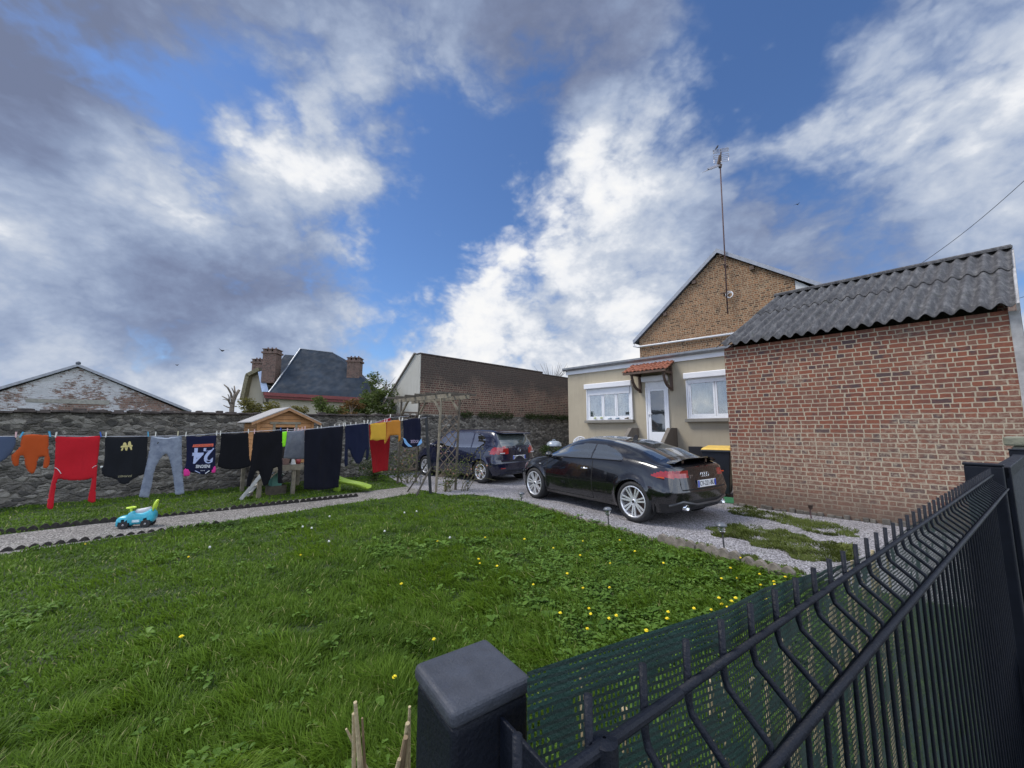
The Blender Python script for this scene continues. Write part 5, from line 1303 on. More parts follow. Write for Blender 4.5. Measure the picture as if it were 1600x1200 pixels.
mb = MB(); mb.prism([(cxl+.003, zdeck+.003), (cxl+.003, zeave), (apx, apz-.03), (cxr-.003, zeave), (cxr-.003, zdeck+.003)], HB+.06, HB+.064); mb.build('inner_darkness', plain('unlit playhouse inside', (.02, .015, .012), .9), ph)
mb = MB(); mb.box(op0-.05, op0+.004, HB-.035, HB-.022, zdeck, ot); mb.box(op1-.004, op1+.05, HB-.035, HB-.022, zdeck, ot); mb.box(op0-.12, op1+.12, HB-.04, HB-.022, ot+.002, ot+.06); mb.build('door_surround', WOODG, ph, bevel=.004)
mb = MB(); sl_ = (apz-zeave)/(apx-cxl)
for s, cx_ in ((-1, cxl), (1, cxr)):
    ex_ = cx_+s*.14; ez_ = zeave-.14*sl_
    mb.prism([(apx, apz+.035), (ex_, ez_+.035), (ex_, ez_+.055), (apx, apz+.058)], HB-.16, HB+dpt+.12)
rfh = mb.build('roof', FELT, ph)
mb = MB()
for s, cx_ in ((-1, cxl), (1, cxr)):
    ex_ = cx_+s*.14; ez_ = zeave-.14*sl_; mb.prism([(apx, apz-.03), (ex_, ez_-.03), (ex_, ez_+.033), (apx, apz+.033)], HB-.165, HB-.145)
mb.build('verge_board', WOODD if False else plain('brown verge timber', (.30, .16, .075), .8, var=.25), rfh)
for x in (cxl+.02, cxr-.02):
    mb = MB(); mb.box(x-.03, x+.03, HB-.05, HB-.024, zdeck, zeave); mb.build('corner_post', WOODO, ph, bevel=.004)
mb = MB()
for k in range(14):
    y = -.02+k*.115; mb.box(cxl-.05, cxr+.12, y, y+.105, zdeck-.035, zdeck-.006)
mb.box(cxl-.05, cxr+.12, -.05, -.025, zdeck-.13, zdeck-.0); mb.build('deck', WOODG, ph)
for x, y in ((cxl+.03, 0), ((cxl+cxr)/2+.1, 0), (cxr+.08, 0), (cxl+.03, HB+dpt-.05), (cxr+.05, HB+dpt-.05), (cxl-.02, HB)):
    mb = MB(); mb.box(x-.04, x+.04, y-.02, y+.05, -.05, zdeck-.036); mb.build('leg', WOODG, ph, bevel=.004)
for x in (cxl+.07, cxr+.04):
    s = 1 if x < 0 or x < (cxl+cxr)/2 else -1
    mb = MB(); mb.bar((x, -.01, zdeck-.4), (x+s*.28, -.01, zdeck-.13), .03, .06, (0, 1, 0)); mb.build('knee_brace', WOODG, ph)
# railing under the window right of the opening
a = local(ph, gp(380, 779))[0]; lt = (a[0]+.02, a[1]); 
LADM = plain('bleached ladder timber', (.44, .43, .40), .8, var=.2)
a2 = (cxl+.22, -.04, zdeck+.05); dxy = np.array([a[0]-a2[0], a[1]-a2[1]]); nrm = np.array([-dxy[1], dxy[0]]); nrm /= np.linalg.norm(nrm)
lad = thing('ladder', 'small bleached wooden ladder leaning on the playhouse deck', 'ladder', ph.location, ph.rotation_euler.z)
for s in (-.16, .16):
    mb = MB(); mb.bar((a[0]+nrm[0]*s, a[1]+nrm[1]*s, 0), (a2[0]+nrm[0]*s, a2[1]+nrm[1]*s, zdeck+.03), .03, .07, (0, 0, 1)); mb.build('rail', LADM, lad, bevel=.004)
for k in range(4):
    t_ = (k+.7)/4.4; p_ = np.array([a[0], a[1], 0])*(1-t_)+np.array([a2[0], a2[1], zdeck])*t_
    mb = MB(); mb.bar((p_[0]-nrm[0]*.16, p_[1]-nrm[1]*.16, p_[2]), (p_[0]+nrm[0]*.16, p_[1]+nrm[1]*.16, p_[2]), .07, .02, (0, 0, 1)); mb.build('step', LADM, lad)
# slide
sb = local(ph, gp(576, 769))[0]; st = (cxr-.10, HB-.1, zdeck)
sld = thing('slide', 'lime green plastic slide running down from the playhouse deck', 'slide', ph.location, ph.rotation_euler.z)
P_ = []; n = 20; d_ = np.array([sb[0]-st[0], sb[1]-st[1]]); nn_ = np.array([-d_[1], d_[0]])/np.linalg.norm(d_)
prof_ = [(-.15, .045), (-.145, .055), (-.13, .04), (-.12, .015), (-.07, 0), (.07, 0), (.12, .015), (.13, .04), (.145, .055), (.15, .045), (.13, -.01), (.0, -.015), (-.13, -.01)]
v = []; f = []
for i in range(n+1):
    t_ = i/n; z = zdeck*(1-t_)**1.0-.10*math.sin(math.pi*t_)+(.05 if t_ > .85 else .05*t_/.85)+.03
    z += .02*math.sin(t_*9)
    for o_, h_ in prof_: v.append((st[0]+d_[0]*t_+nn_[0]*o_, st[1]+d_[1]*t_+nn_[1]*o_, max(z, .06)+h_))
m_ = len(prof_)
for i in range(n):
    for k in range(m_): f.append((i*m_+k, i*m_+(k+1) % m_, (i+1)*m_+(k+1) % m_, (i+1)*m_+k))
meshobj('chute', v, f, plain('lime slide plastic', (.24, .36, .03), .45, var=.1, scale=3), sld, smooth=True)
mb = MB(); mb.bar((st[0]+d_[0]*.5, st[1]+d_[1]*.5, 0), (st[0]+d_[0]*.5, st[1]+d_[1]*.5, zdeck*.45), .04, .3, (0, 1, 0)); mb.build('support', plain('lime slide plastic', (.3, .47, .035)), sld)
# oddments on and under the deck
def onl(x, y, d): q_ = pp(x, y, d); return q_[0], d, q_[1]
x_, _, _ = onl(446, 724, .08); t = thing('planter', 'small brown clay planter on the playhouse deck, left of the sprayer', 'planter', ph.location, ph.rotation_euler.z); mb = MB(); mb.add([(x_-.05, .05, zdeck), (x_+.06, .05, zdeck), (x_+.06, .15, zdeck), (x_-.05, .15, zdeck), (x_-.07, .03, zdeck+.14), (x_+.08, .03, zdeck+.14), (x_+.08, .17, zdeck+.14), (x_-.07, .17, zdeck+.14)], [(0, 3, 2, 1), (0, 1, 5, 4), (1, 2, 6, 5), (2, 3, 7, 6), (3, 0, 4, 7), (4, 5, 6, 7)]); mb.build('pot', plain('brown clay', (.17, .105, .085), .9, var=.25), t, bevel=.006)
x_, _, _ = onl(467, 724, .06); t = thing('toy_bucket', 'small red toy bucket on the playhouse deck', 'bucket', ph.location, ph.rotation_euler.z); mb = MB(); mb.lathe([(.001, zdeck), (.045, zdeck), (.06, zdeck+.12), (.052, zdeck+.12), (.04, zdeck+.01)], 16, (x_, .10, 0)); mb.build('pail', plain('dull red plastic', (.30, .055, .05), .5), t, smooth=True)
mb = MB(); mb.tube([(x_-.06, .1, zdeck+.12), (x_-.05, .08, zdeck+.19), (x_, .07, zdeck+.22), (x_+.05, .08, zdeck+.19), (x_+.06, .1, zdeck+.12)], .006, 6); mb.build('handle', plain('dull red plastic', (.3, .055, .05)), t)
x_, _, _ = onl(459, 724, .06); t = thing('broom', 'toy broom with brown handle and lime grip propped on the playhouse deck', 'broom', ph.location, ph.rotation_euler.z)
mb = MB(); mb.tube([(x_-.04, .04, zdeck+.05), (x_+.03, .38, zdeck+.48)], .018, 8); mb.build('shaft', plain('brown shaft', (.19, .13, .09), .8), t); mb = MB(); mb.tube([(x_+.03, .38, zdeck+.48), (x_+.04, .40, zdeck+.56)], .022, 8); mb.build('grip', LIME, t); mb = MB(); mb.add([(x_-.07, .0, zdeck), (x_+.03, .0, zdeck), (x_+.03, .08, zdeck), (x_-.07, .08, zdeck), (x_-.05, .03, zdeck+.12), (x_+.0, .03, zdeck+.12), (x_+.0, .06, zdeck+.12), (x_-.05, .06, zdeck+.12)], [(0, 3, 2, 1), (0, 1, 5, 4), (1, 2, 6, 5), (2, 3, 7, 6), (3, 0, 4, 7), (4, 5, 6, 7)]); mb.build('bristles', plain('pale bristles', (.45, .45, .42), .9), t)
q0 = onp(425, 755, np.array(ph.location)+np.array([0, .3, 0]), dd/np.linalg.norm(dd))
t = thing('toy_house', 'small green toy house with a white gable under the playhouse', 'toy', (q0[0], q0[1], .20), ph.rotation_euler.z)
mb = MB(); mb.prism([(-.0, 0), (.0, .26), (.10, .34), (.20, .26), (.20, 0)], 0, .25); mb.build('wall', plain('toy green', (.08, .22, .18), .5), t); mb = MB(); mb.bar((-.03, .1, .24), (.10, .1, .36), .30, .02, (0, 0, 1)); mb.bar((.10, .1, .36), (.23, .1, .24), .30, .02, (0, 0, 1)); mb.build('roof', WHITE, t)
mb = MB(); mb.box(-.05, .3, -.02, .28, -.20, -.002); mb.build('stand', WOODD, t)
# ---- garden arch
PA = {k: gp(*v_) for k, v_ in dict(a=(622, 757), b=(648, 755), c=(681, 770), d=(708, 766)).items()}
arch = thing('garden_arch', 'grey wooden garden arch with trellis sides straddling the gravel path', 'pergola', (PA['c'][0], PA['c'][1], 0), ROT_W)
LP = {k: local(arch, v_)[0] for k, v_ in PA.items()}
LP['c'] = np.array([0, 0, 0]); sd = .56; LP['d'] = np.array([sd, 0, 0]); wdt_ = LP['a'][1]; LP['a'] = np.array([LP['a'][0]*.4, wdt_, 0]); LP['b'] = np.array([LP['a'][0]+sd, wdt_, 0])
tops = {'a': pin(arch, 626.5, 622, LP['a'][1])[1], 'c': pin(arch, 691, 620, 0)[1]}
HT = (tops['a']+tops['c'])/2
lean_x = pin(arch, 691, 622, 0)[0]*.8
for k, mt2 in (('a', WOODD), ('b', WOODD), ('c', WOODG), ('d', WOODD)):
    p_ = LP[k]; lx = lean_x if k in 'cd' else lean_x*.4
    mb = MB(); mb.bar((p_[0], p_[1], -.05), (p_[0]+lx, p_[1], HT), .045, .045, (1, 0, 0)); mb.build('post', mt2, arch, bevel=.004)
for k in ('a', 'b'):
    k2 = 'c' if k == 'a' else 'd'; x_ = (LP[k][0]+LP[k2][0])/2+lean_x*.7
    mb = MB(); mb.bar((LP[k2][0]+lean_x, -.38, HT-.03), (LP[k][0]+lean_x*.4, wdt_+.42, HT-.03), .035, .10); mb.build('beam', WOODG, arch, bevel=.003)
for i in range(6):
    t_ = i/5; y = -.25+(wdt_+.5)*t_; xb = lean_x*(1-t_*.6)
    mb = MB(); mb.bar((xb-.30, y, HT+.045), (xb+sd+.30, y, HT+.045+.02*math.sin(i)), .05, .05); mb.build('cross_rafter', WOODD, arch, bevel=.003)
for y_, s in ((0, 1), (wdt_, -1)):
    for k in (0, 1):
        x_ = k*sd+(lean_x if y_ == 0 else LP['a'][0]+lean_x*.4); mb = MB(); mb.bar((x_, y_, HT-.42), (x_, y_+s*.36, HT-.06), .04, .05, (1, 0, 0)); mb.build('knee_brace', WOODG, arch)
def trellis(y, x0, x1, lx):
    mb = MB(); z0_, z1_ = .38, HT-.36
    sh = lambda x, z: (x+lx*z/HT, y, z)
    mb.bar(sh(x0, z0_), sh(x1, z0_), .03, .045); mb.bar(sh(x0, z1_), sh(x1, z1_), .03, .045)
    W_ = x1-x0; st_ = .22; c = -W_
    z = z0_-W_
    while z < z1_:
        for s in (1, -1):
            za, zb_ = (z, z+W_) if s > 0 else (z+W_, z); xa, xb = x0, x1
            # clip to the frame
            def clip(xa, za, xb, zb_):
                out = []
                for (px_, pz_), (qx, qz) in (((xa, za), (xb, zb_)), ((xb, zb_), (xa, za))):
                    if pz_ < z0_: t_ = (z0_-pz_)/(qz-pz_); px_ += (qx-px_)*t_; pz_ = z0_
                    if pz_ > z1_: t_ = (z1_-pz_)/(qz-pz_); px_ += (qx-px_)*t_; pz_ = z1_
                    out.append((px_, pz_))
                return out
            if max(za, zb_) <= z0_+.02 or min(za, zb_) >= z1_-.02: continue
            (xa, za), (xb, zb_) = clip(xa, za, xb, zb_)
            p_, q_ = sh(xa, za), sh(xb, zb_); mb.bar((p_[0], y+.012*s, p_[2]), (q_[0], y+.012*s, q_[2]), .010, .026, (0, 1, 0)) if False else mb.bar((p_[0], y+.008*s, p_[2]), (q_[0], y+.008*s, q_[2]), .018, .010, (0, 1, 0))
        z += st_
    return mb.build('trellis', plain('brown lattice', (.14, .105, .075), .8, var=.3), arch)
trellis(0, .03, sd-.03, lean_x); trellis(wdt_, LP['a'][0]+.03, LP['a'][0]+sd-.03, lean_x*.4)
# ---- black clothes post with raking braces
cp = gp(673, 772); post = thing('clothes_post', 'black square clothes post with two raking struts beside the garden arch', 'post', (cp[0], cp[1], 0), 0)
PBK = plain('black post paint', (.014, .015, .016), .5, var=.3)
ptop = aty(666, 652, cp[1]); 
mb = MB(); mb.bar((0, 0, -.05), (ptop[0]-cp[0], 0, ptop[2]), .06, .06, (0, 1, 0)); mb.build('post', PBK, post, bevel=.004)
mb = MB(); mb.box(ptop[0]-cp[0]-.10, ptop[0]-cp[0]+.10, -.03, .03, ptop[2], ptop[2]+.03); mb.build('line_hook', PBK, post)
b0_ = gp(650, 774)-cp; mb = MB(); mb.bar((-.01, 0, .62), (b0_[0], b0_[1], -.02), .04, .04, (0, 1, 0)); mb.build('strut', WOODD, post)
b0_ = gp(614, 760)-cp; z_ = aty(625, 735, cp[1]+1.2); mb = MB(); mb.bar((-.08, .02, .75), (b0_[0]*.5, .3, 0), .03, .03, (0, 1, 0)); mb.build('strut', WOODD, post)
# ------------------------------------------------------------------ laundry
LP0 = np.array([cp[0], cp[1], 0.]); e0 = ray(100, 681); LP1 = np.array([e0[0]/e0[1]*5.35, 5.35, 0.])
LD = (LP1-LP0)/np.linalg.norm(LP1-LP0); LD2 = -LD      # left to right
LNA = math.atan2(LD2[1], LD2[0]); NRM = np.array([LD2[1], -LD2[0], 0])   # towards the viewer
def cloth_mat(name, col, weave=260, var=.12, rough=.9, blotch=None):
    m, t, b = newmat(name); g = G(t); tc = g.n('ShaderNodeTexCoord'); o = tc.outputs['Object']
    c = g.mix(g.noise(o, 7, 5, .6), tuple(q_*(1-var) for q_ in col), tuple(q_*(1+var) for q_ in col))
    if blotch: c = g.mix(g.n('ShaderNodeMapRange', {0: g.noise(o, 9, 6, .7), 1: .42, 2: .62}).outputs[0], c, blotch)
    g.l(c, b.inputs['Base Color']); b.inputs['Roughness'].default_value = rough; b.inputs['Sheen Weight'].default_value = .05
    b.inputs['Specular IOR Level'].default_value = .2
    g.bump(g.noise(o, weave, 2), .35, .002, b); return m
def back(d): return LP0-NRM*d
LINE_D = [0.0, .55]
def wr(x, z, seed, amp, top):
    hang = max(0.0, min(1.0, (top-z)/.25))
    a = noise.noise(Vector((x*5.5, z*1.6, seed)))*1.0+noise.noise(Vector((x*13, z*3.5, seed+4)))*.45
    a += .25*math.sin(x*17+seed*2+z*2.5)
    return amp*a*(.35+.65*hang)
def garment(name, label, poly, m, d=0.0, amp=.042, cell=.016, cat='clothing', parent=None, seed=None, thick=.012, part=False, group=None, off=0.0):
    """outline in photo pixels on the hanging plane -> a wrinkled double layer of cloth"""
    seed = seed if seed is not None else len(name)*1.7+poly[0][0]*.13
    base = back(d); Pw = np.array([onp(x, y, base, LD2) for x, y in poly]); s_ = (Pw-base)@LD2; z_ = Pw[:, 2]
    x0 = s_.min(); x1 = s_.max(); za, zb_ = z_.min(), z_.max(); top = zb_
    nx = int((x1-x0)/cell)+3; nz = int((zb_-za)/cell)+3
    gx_, gz_ = np.meshgrid(np.linspace(x0-cell, x1+cell, nx), np.linspace(za-cell, zb_+cell, nz), indexing='ij')
    pl_ = list(zip(s_, z_)); ins = inpoly(gx_, gz_, pl_)
    A = np.array(pl_); B = np.roll(A, -1, 0)
    def nearest(px, pz):
        d_ = B-A; t_ = np.clip(((px-A[:, 0])*d_[:, 0]+(pz-A[:, 1])*d_[:, 1])/np.maximum((d_**2).sum(1), 1e-12), 0, 1)
        qx, qz = A[:, 0]+d_[:, 0]*t_, A[:, 1]+d_[:, 1]*t_; k = np.argmin((qx-px)**2+(qz-pz)**2); return qx[k], qz[k]
    use = ins.copy()
    cellin = inpoly((gx_[:-1, :-1]+gx_[1:, 1:])/2, (gz_[:-1, :-1]+gz_[1:, 1:])/2, pl_)
    need = np.zeros_like(ins)
    for a, b in ((0, 0), (1, 0), (0, 1), (1, 1)): need[a:a+nx-1, b:b+nz-1] |= cellin
    idx = -np.ones((nx, nz), int); v = []; edge = []
    for i in range(nx):
        for j in range(nz):
            if need[i, j]:
                px, pz = gx_[i, j], gz_[i, j]; qx, qz = nearest(px, pz); dist = math.hypot(qx-px, qz-pz)
                if not ins[i, j] or dist < cell*.45: px, pz = qx, qz; dist = 0
                idx[i, j] = len(v); v.append((px, pz)); edge.append(dist)
    f = [(idx[i, j], idx[i+1, j], idx[i+1, j+1], idx[i, j+1]) for i in range(nx-1) for j in range(nz-1) if cellin[i, j]]
    n0 = len(v); V = []
    for side_ in (1, -1):
        for (px, pz), e_ in zip(v, edge):
            th = thick*min(1, e_/.04)**.5+.0015
            y = -(wr(px, pz, seed, amp, top)+off)-side_*th
            V.append((px, y, pz))
    F = [tuple(q_) for q_ in f]+[tuple(n0+k for k in reversed(q_)) for q_ in f]
    ec = {}
    for q_ in f:
        for a, b in zip(q_, q_[1:]+q_[:1]): ec[(a, b)] = 1
    for (a, b) in list(ec):
        if (b, a) not in ec: F.append((b, a, n0+a, n0+b))
    if parent is None: rt = thing(name, label, cat, base, LNA, group); p_ = rt; nm = 'cloth'
    else: rt = parent; p_ = parent; nm = name
    o = meshobj(nm, V, F, m, p_, smooth=True, fixn=True); o['_s'] = seed
    info = dict(seed=seed, amp=amp, top=top, thick=thick, base=base, root=rt, obj=o, off=off)
    return info
def printed(info, verts, faces, m, name, lift=.004, parent=None):
    V = []
    for x, z, h in verts: V.append((x, -(wr(x, z, info['seed'], info['amp'], info['top'])+info['off'])-info['thick']-lift-h, z))
    return meshobj(name, V, faces, m, parent or info['obj'])
def px2(info, x, y):
    P = onp(x, y, info['base'], LD2); return ((P-info['base'])@LD2, P[2])
def print_text(info, body, cx, cy, wpx, hpx, m, name, rot=180, font_h=1.0, bold=0):
    v, f = text_mesh(body, 1.0, .0012, bold=bold)
    if len(v) == 0: return
    c = px2(info, cx, cy); l_ = px2(info, cx-wpx/2, cy); r_ = px2(info, cx+wpx/2, cy); t_ = px2(info, cx, cy-hpx/2); b_ = px2(info, cx, cy+hpx/2)
    W_ = r_[0]-l_[0]; H_ = t_[1]-b_[1]; mn, mx = v.min(0), v.max(0); sl = (r_[1]-l_[1])/max(W_, 1e-6)
    out = []
    for p in v:
        u = ((p[0]-mn[0])/(mx[0]-mn[0])-.5)*W_; w_ = ((p[1]-mn[1])/(mx[1]-mn[1])-.5)*H_
        if rot == 180: u, w_ = -u, -w_
        out.append((c[0]+u, c[1]+w_+u*sl*.6, p[2]))
    return printed(info, out, f, m, name)
def print_poly(info, pts_, m, name, n=10):
    """filled outline in photo pixels, cut in strips so that it follows the folds"""
    q_ = [px2(info, x, y) for x, y in pts_]
    bm = bmesh.new(); vs = [bm.verts.new((a, b, 0)) for a, b in q_]; bm.faces.new(vs); bmesh.ops.triangulate(bm, faces=bm.faces[:])
    bmesh.ops.subdivide_edges(bm, edges=bm.edges[:], cuts=3, use_grid_fill=True); bm.verts.index_update()
    v = [(a.co.x, a.co.y, 0) for a in bm.verts]; f = [tuple(x.index for x in fc.verts) for fc in bm.faces]; bm.free()
    return printed(info, v, f, m, name)
C_ = cloth_mat
garment('shorts', 'slate blue cloth at the far left end of the clothes line', [(-60, 683), (25, 681), (24, 694), (20, 704), (14, 712), (6, 719), (-8, 726), (-30, 730), (-60, 728)], C_('slate blue cotton', (.055, .075, .125)))
orr = garment('hoodie', 'small burnt orange hooded top hanging upside down', [(35, 680), (50, 678.5), (76, 680), (76, 692), (76, 708), (78, 716), (77, 726), (74, 732), (67, 731), (68, 722), (70, 713), (61, 714), (58, 722), (56, 732), (53, 739), (48, 741), (43, 737), (39, 728), (37.5, 714), (33, 711), (30, 716), (29, 727), (25, 730), (21, 728), (18, 720), (18, 711), (24, 706), (31, 698), (33, 690)], C_('burnt orange fleece', (.36, .060, .012)), amp=.03)
red = garment('long_sleeved_shirt', 'bright red long sleeved shirt hanging upside down by its hem', [(86.5, 681.5), (120, 683), (157, 681), (155, 700), (152.5, 722), (151.5, 738), (150.5, 755), (149.5, 772), (149, 785), (142, 786), (136.5, 783), (139, 770), (142, 758), (144, 747), (137, 749), (125, 751), (110, 751), (98, 749), (90.5, 747), (89, 757), (86, 770), (85, 783), (84, 794), (78, 796), (73.5, 793), (74, 782), (77, 768), (81, 752), (85, 738), (86, 722), (87, 700)], C_('red jersey', (.40, .010, .018)))
PIP = plain('white piping', (.5, .5, .5), .8)
for pts_ in ([(86.5, 730), (90, 731), (94, 735), (96.5, 740), (95.7, 740.4), (93, 736), (89.6, 732), (86.5, 731)], [(151, 727.5), (147, 729), (144.5, 731.5), (144, 731), (147, 728.2), (151, 726.7)]): print_poly(red, pts_, PIP, 'piping')
bk = garment('t_shirt', 'black football shirt with a gold striped crest, hanging upside down', [(164, 682.5), (200, 683), (231, 681), (230, 700), (229.5, 722), (229, 733), (226, 741), (215, 745), (207, 749), (201, 755), (194, 757), (187, 755), (182, 749), (172, 746.5), (163, 745), (159, 740), (158.5, 733), (162, 727), (163.5, 712), (163.5, 695)], C_('black polyester', (.008, .009, .012)))
GOLD = plain('gold print', (.50, .42, .16), .5)
for pts_ in ([(192, 696), (193.2, 692), (196, 691), (197.8, 692.5), (198.3, 696)], [(199.8, 695.6), (201, 690.5), (203, 689.3), (204.6, 690.5), (205.4, 695.4)], [(188.5, 698.5), (190.5, 696.4), (207.5, 695.3), (207, 697.6), (189.6, 699.3)], [(189.2, 704), (191, 699.6), (193.5, 699.4), (192, 703.8)], [(195.2, 699.2), (200.4, 698.6), (198.8, 703.8), (196.4, 703.8)], [(202.4, 698.3), (206.2, 697.9), (206.6, 702.6), (204.6, 703)]): print_poly(bk, pts_, GOLD, 'crest_stripe')
print_text(bk, 'JOURNEST', 195.5, 743.5, 22, 3.6, plain('dull gold print', (.36, .33, .19), .6), 'lettering')
garment('sleeve', None, [(161.5, 726), (157.5, 728), (156, 731), (158, 732), (161, 729)], plain('white trim', (.6, .62, .6), .8), parent=bk['obj'], off=.01)
jn = garment('jeans', 'faded grey blue jeans hanging by the waistband', [(236, 682), (240, 681), (259, 683.5), (281, 681), (284.5, 682), (284, 700), (284.5, 720), (286, 745), (288, 771.5), (281, 773), (273.5, 773), (272, 758), (270, 742), (267, 727), (263.5, 715), (259.5, 708), (256, 711), (250, 718), (244, 728), (240, 741), (237.5, 757), (232.5, 777.5), (225, 777.5), (217, 776.5), (219.5, 765), (223, 750), (227, 732), (231, 715), (234, 698)], C_('faded denim', (.20, .225, .275), blotch=(.13, .15, .20)), amp=.022)
print_poly(jn, [(238, 682.6), (258, 684), (281, 682.3), (272, 684.5), (259, 686), (247, 685.2)], plain('denim lining', (.42, .45, .52), .9), 'waist_lining')
print_poly(jn, [(245, 692.4), (247.5, 690.6), (248.6, 691.5), (246.2, 693.6)], INK, 'hole'); print_poly(jn, [(256.5, 682), (264, 682), (264, 684), (256.5, 684)], plain('dark label', (.05, .05, .06), .8), 'label')
nv = garment('sports_jersey', 'navy sports jersey with a large pale number 24 and pink cuffs, hanging upside down', [(290.5, 681.5), (315, 681), (338.5, 680), (337, 700), (336.5, 720), (337, 733), (332, 737), (326, 740), (317, 741.5), (309, 740), (302, 738), (291, 737.5), (287.5, 733), (291, 722), (291.5, 700)], C_('navy polyester', (.006, .008, .030)), amp=.014)
LBL = plain('pale blue print', (.33, .38, .58), .6); ORP = plain('orange print', (.52, .085, .04), .6); WHP = plain('white print', (.55, .56, .60), .6)
print_text(nv, '24', 317, 712, 33, 24, LBL, 'number', bold=.03)
print_poly(nv, [(300.5, 698.7), (302, 694.5), (333.5, 693), (333, 697.6)], ORP, 'sponsor_bar')
print_text(nv, 'SPONSORS', 317.3, 696, 28, 2.4, plain('dark orange print', (.20, .02, .02), .6), 'lettering')
print_text(nv, 'INSIGNIS', 317, 728.5, 22, 5, WHP, 'lettering', bold=.02); print_text(nv, 'erima', 316.5, 735.3, 7, 1.6, WHP, 'lettering')
print_poly(nv, [(304, 735.5), (306, 735.3), (313, 738.8), (312, 739.6)], LBL, 'collar_stripe'); print_poly(nv, [(320, 739.2), (327, 734.5), (327.5, 735.6), (321, 740)], WHP, 'collar_stripe')
PINK = C_('pink cuff', (.55, .035, .22)); garment('cuff', None, [(286.5, 735), (289, 731.5), (294, 733), (297.5, 737), (296, 743.5), (287, 744)], PINK, parent=nv['obj'], off=.02, amp=.01); garment('cuff', None, [(330, 736), (334, 729), (336.5, 728), (337.5, 733), (336, 738.5), (331, 739)], PINK, parent=nv['obj'], off=.02, amp=.01)
BKC = C_('black cotton', (.0035, .0035, .0055)); BKN = C_('blue black cotton', (.004, .0045, .010))
garment('black_jumper', 'plain black top on the line between the number 24 jersey and the ladder', [(345, 676.5), (366, 678), (388, 675), (389, 700), (390, 717), (393, 725), (390, 729), (375, 733), (360, 734), (346, 732), (340, 728), (341.5, 715), (344.5, 700)], BKC, amp=.02)
garment('trousers', 'black trousers hanging in front of the playhouse ladder', [(396.5, 675), (418, 675), (441, 671), (441.5, 700), (441, 722), (441, 756), (434, 755), (433.5, 729), (427, 732), (423, 746), (418.5, 757), (412, 760), (408.5, 748), (404, 735), (399, 737), (396, 748), (391, 760), (384.5, 761), (386, 747), (390.5, 730), (392, 715), (394.5, 695)], BKC)
garment('towel', 'large plain black bath towel, the widest thing on the clothes line', [(476, 671.5), (505, 669), (536.5, 665.5), (535, 690), (533, 720), (530.5, 745), (529.5, 761.5), (515, 764), (497, 765.5), (474, 764), (474.5, 740), (475.5, 700)], BKN, cat='towel')
nh = garment('navy_hoodie', 'navy hooded top hanging upside down with one long sleeve', [(539.5, 664.5), (557, 663), (575.5, 661), (576, 680), (577.5, 694), (577, 710), (574, 719.5), (571.5, 718), (572, 702), (569, 708), (565, 720), (561, 725), (556, 724), (550.5, 714), (546, 702), (543.8, 701), (543.5, 715), (543.5, 727.5), (538.5, 729), (537, 720), (538.5, 700), (539.5, 685)], C_('navy cotton', (.006, .009, .028)))
garment('yellow_shorts', 'yellow shorts overlapping a red garment on the line', [(578.5, 662), (592, 661), (603.5, 659), (603.5, 678), (603, 690), (601, 694), (600, 687), (593, 687.5), (589, 689), (583, 687.5), (578.5, 688), (580, 677), (579, 668)], C_('yellow cotton', (.52, .30, .035)))
garment('ochre_top', 'ochre sleeveless top pinned between the yellow shorts and the sky blue trimmed jersey', [(605, 659), (612, 657), (625.5, 656), (626, 668), (626, 682), (625, 688), (621.5, 690.5), (622, 680), (610, 680.5), (607, 685), (602.5, 692), (602, 687), (604.5, 676)], C_('ochre cotton', (.42, .17, .025)))
sj = garment('sky_trim_jersey', 'dark navy jersey with sky blue shoulder panels next to the black post', [(629.5, 657), (643, 654), (656.5, 653), (657, 668), (657, 682), (658.5, 690), (656, 696), (649, 698), (640, 699.5), (632, 699), (628, 697), (630, 684), (630.5, 670)], C_('dark navy', (.005, .006, .020)))
SKB = plain('sky blue panel', (.18, .38, .66), .7)
print_poly(sj, [(629, 684), (633, 686), (636, 692), (643, 698), (637, 698), (631.5, 692)], SKB, 'shoulder_panel'); print_poly(sj, [(657.5, 685), (659, 691.5), (655, 695.5), (651, 696.5), (654, 691)], SKB, 'shoulder_panel')
print_text(sj, 'ECOSSE', 646.5, 689.7, 13, 4.5, plain('pinkish print', (.45, .36, .50), .6), 'lettering')
# second line behind
garment('red_trousers', 'long red garment folded over the rear line behind the yellow shorts', [(577, 664), (590, 659.5), (610.5, 653), (610, 675), (609, 700), (607.5, 720), (606.5, 735), (598, 736), (590, 738), (582, 739), (580.5, 715), (578, 690)], C_('dark red cotton', (.26, .008, .012)), d=.50)
garment('neon_vest', 'neon green strip of cloth on the rear line beside the grey shirt', [(440, 675), (448.5, 674), (447, 690), (446, 698), (440, 698)], C_('neon green', (.28, .80, .03)), d=.50, amp=.008)
garment('grey_shirt', 'marled grey shirt on the rear line in front of the playhouse', [(448.5, 674), (462, 673), (475.5, 672), (476, 695), (476, 717), (460, 717.5), (443, 716), (445, 700), (447.5, 685)], C_('grey marl', (.13, .14, .165), blotch=(.17, .18, .20)), d=.50)
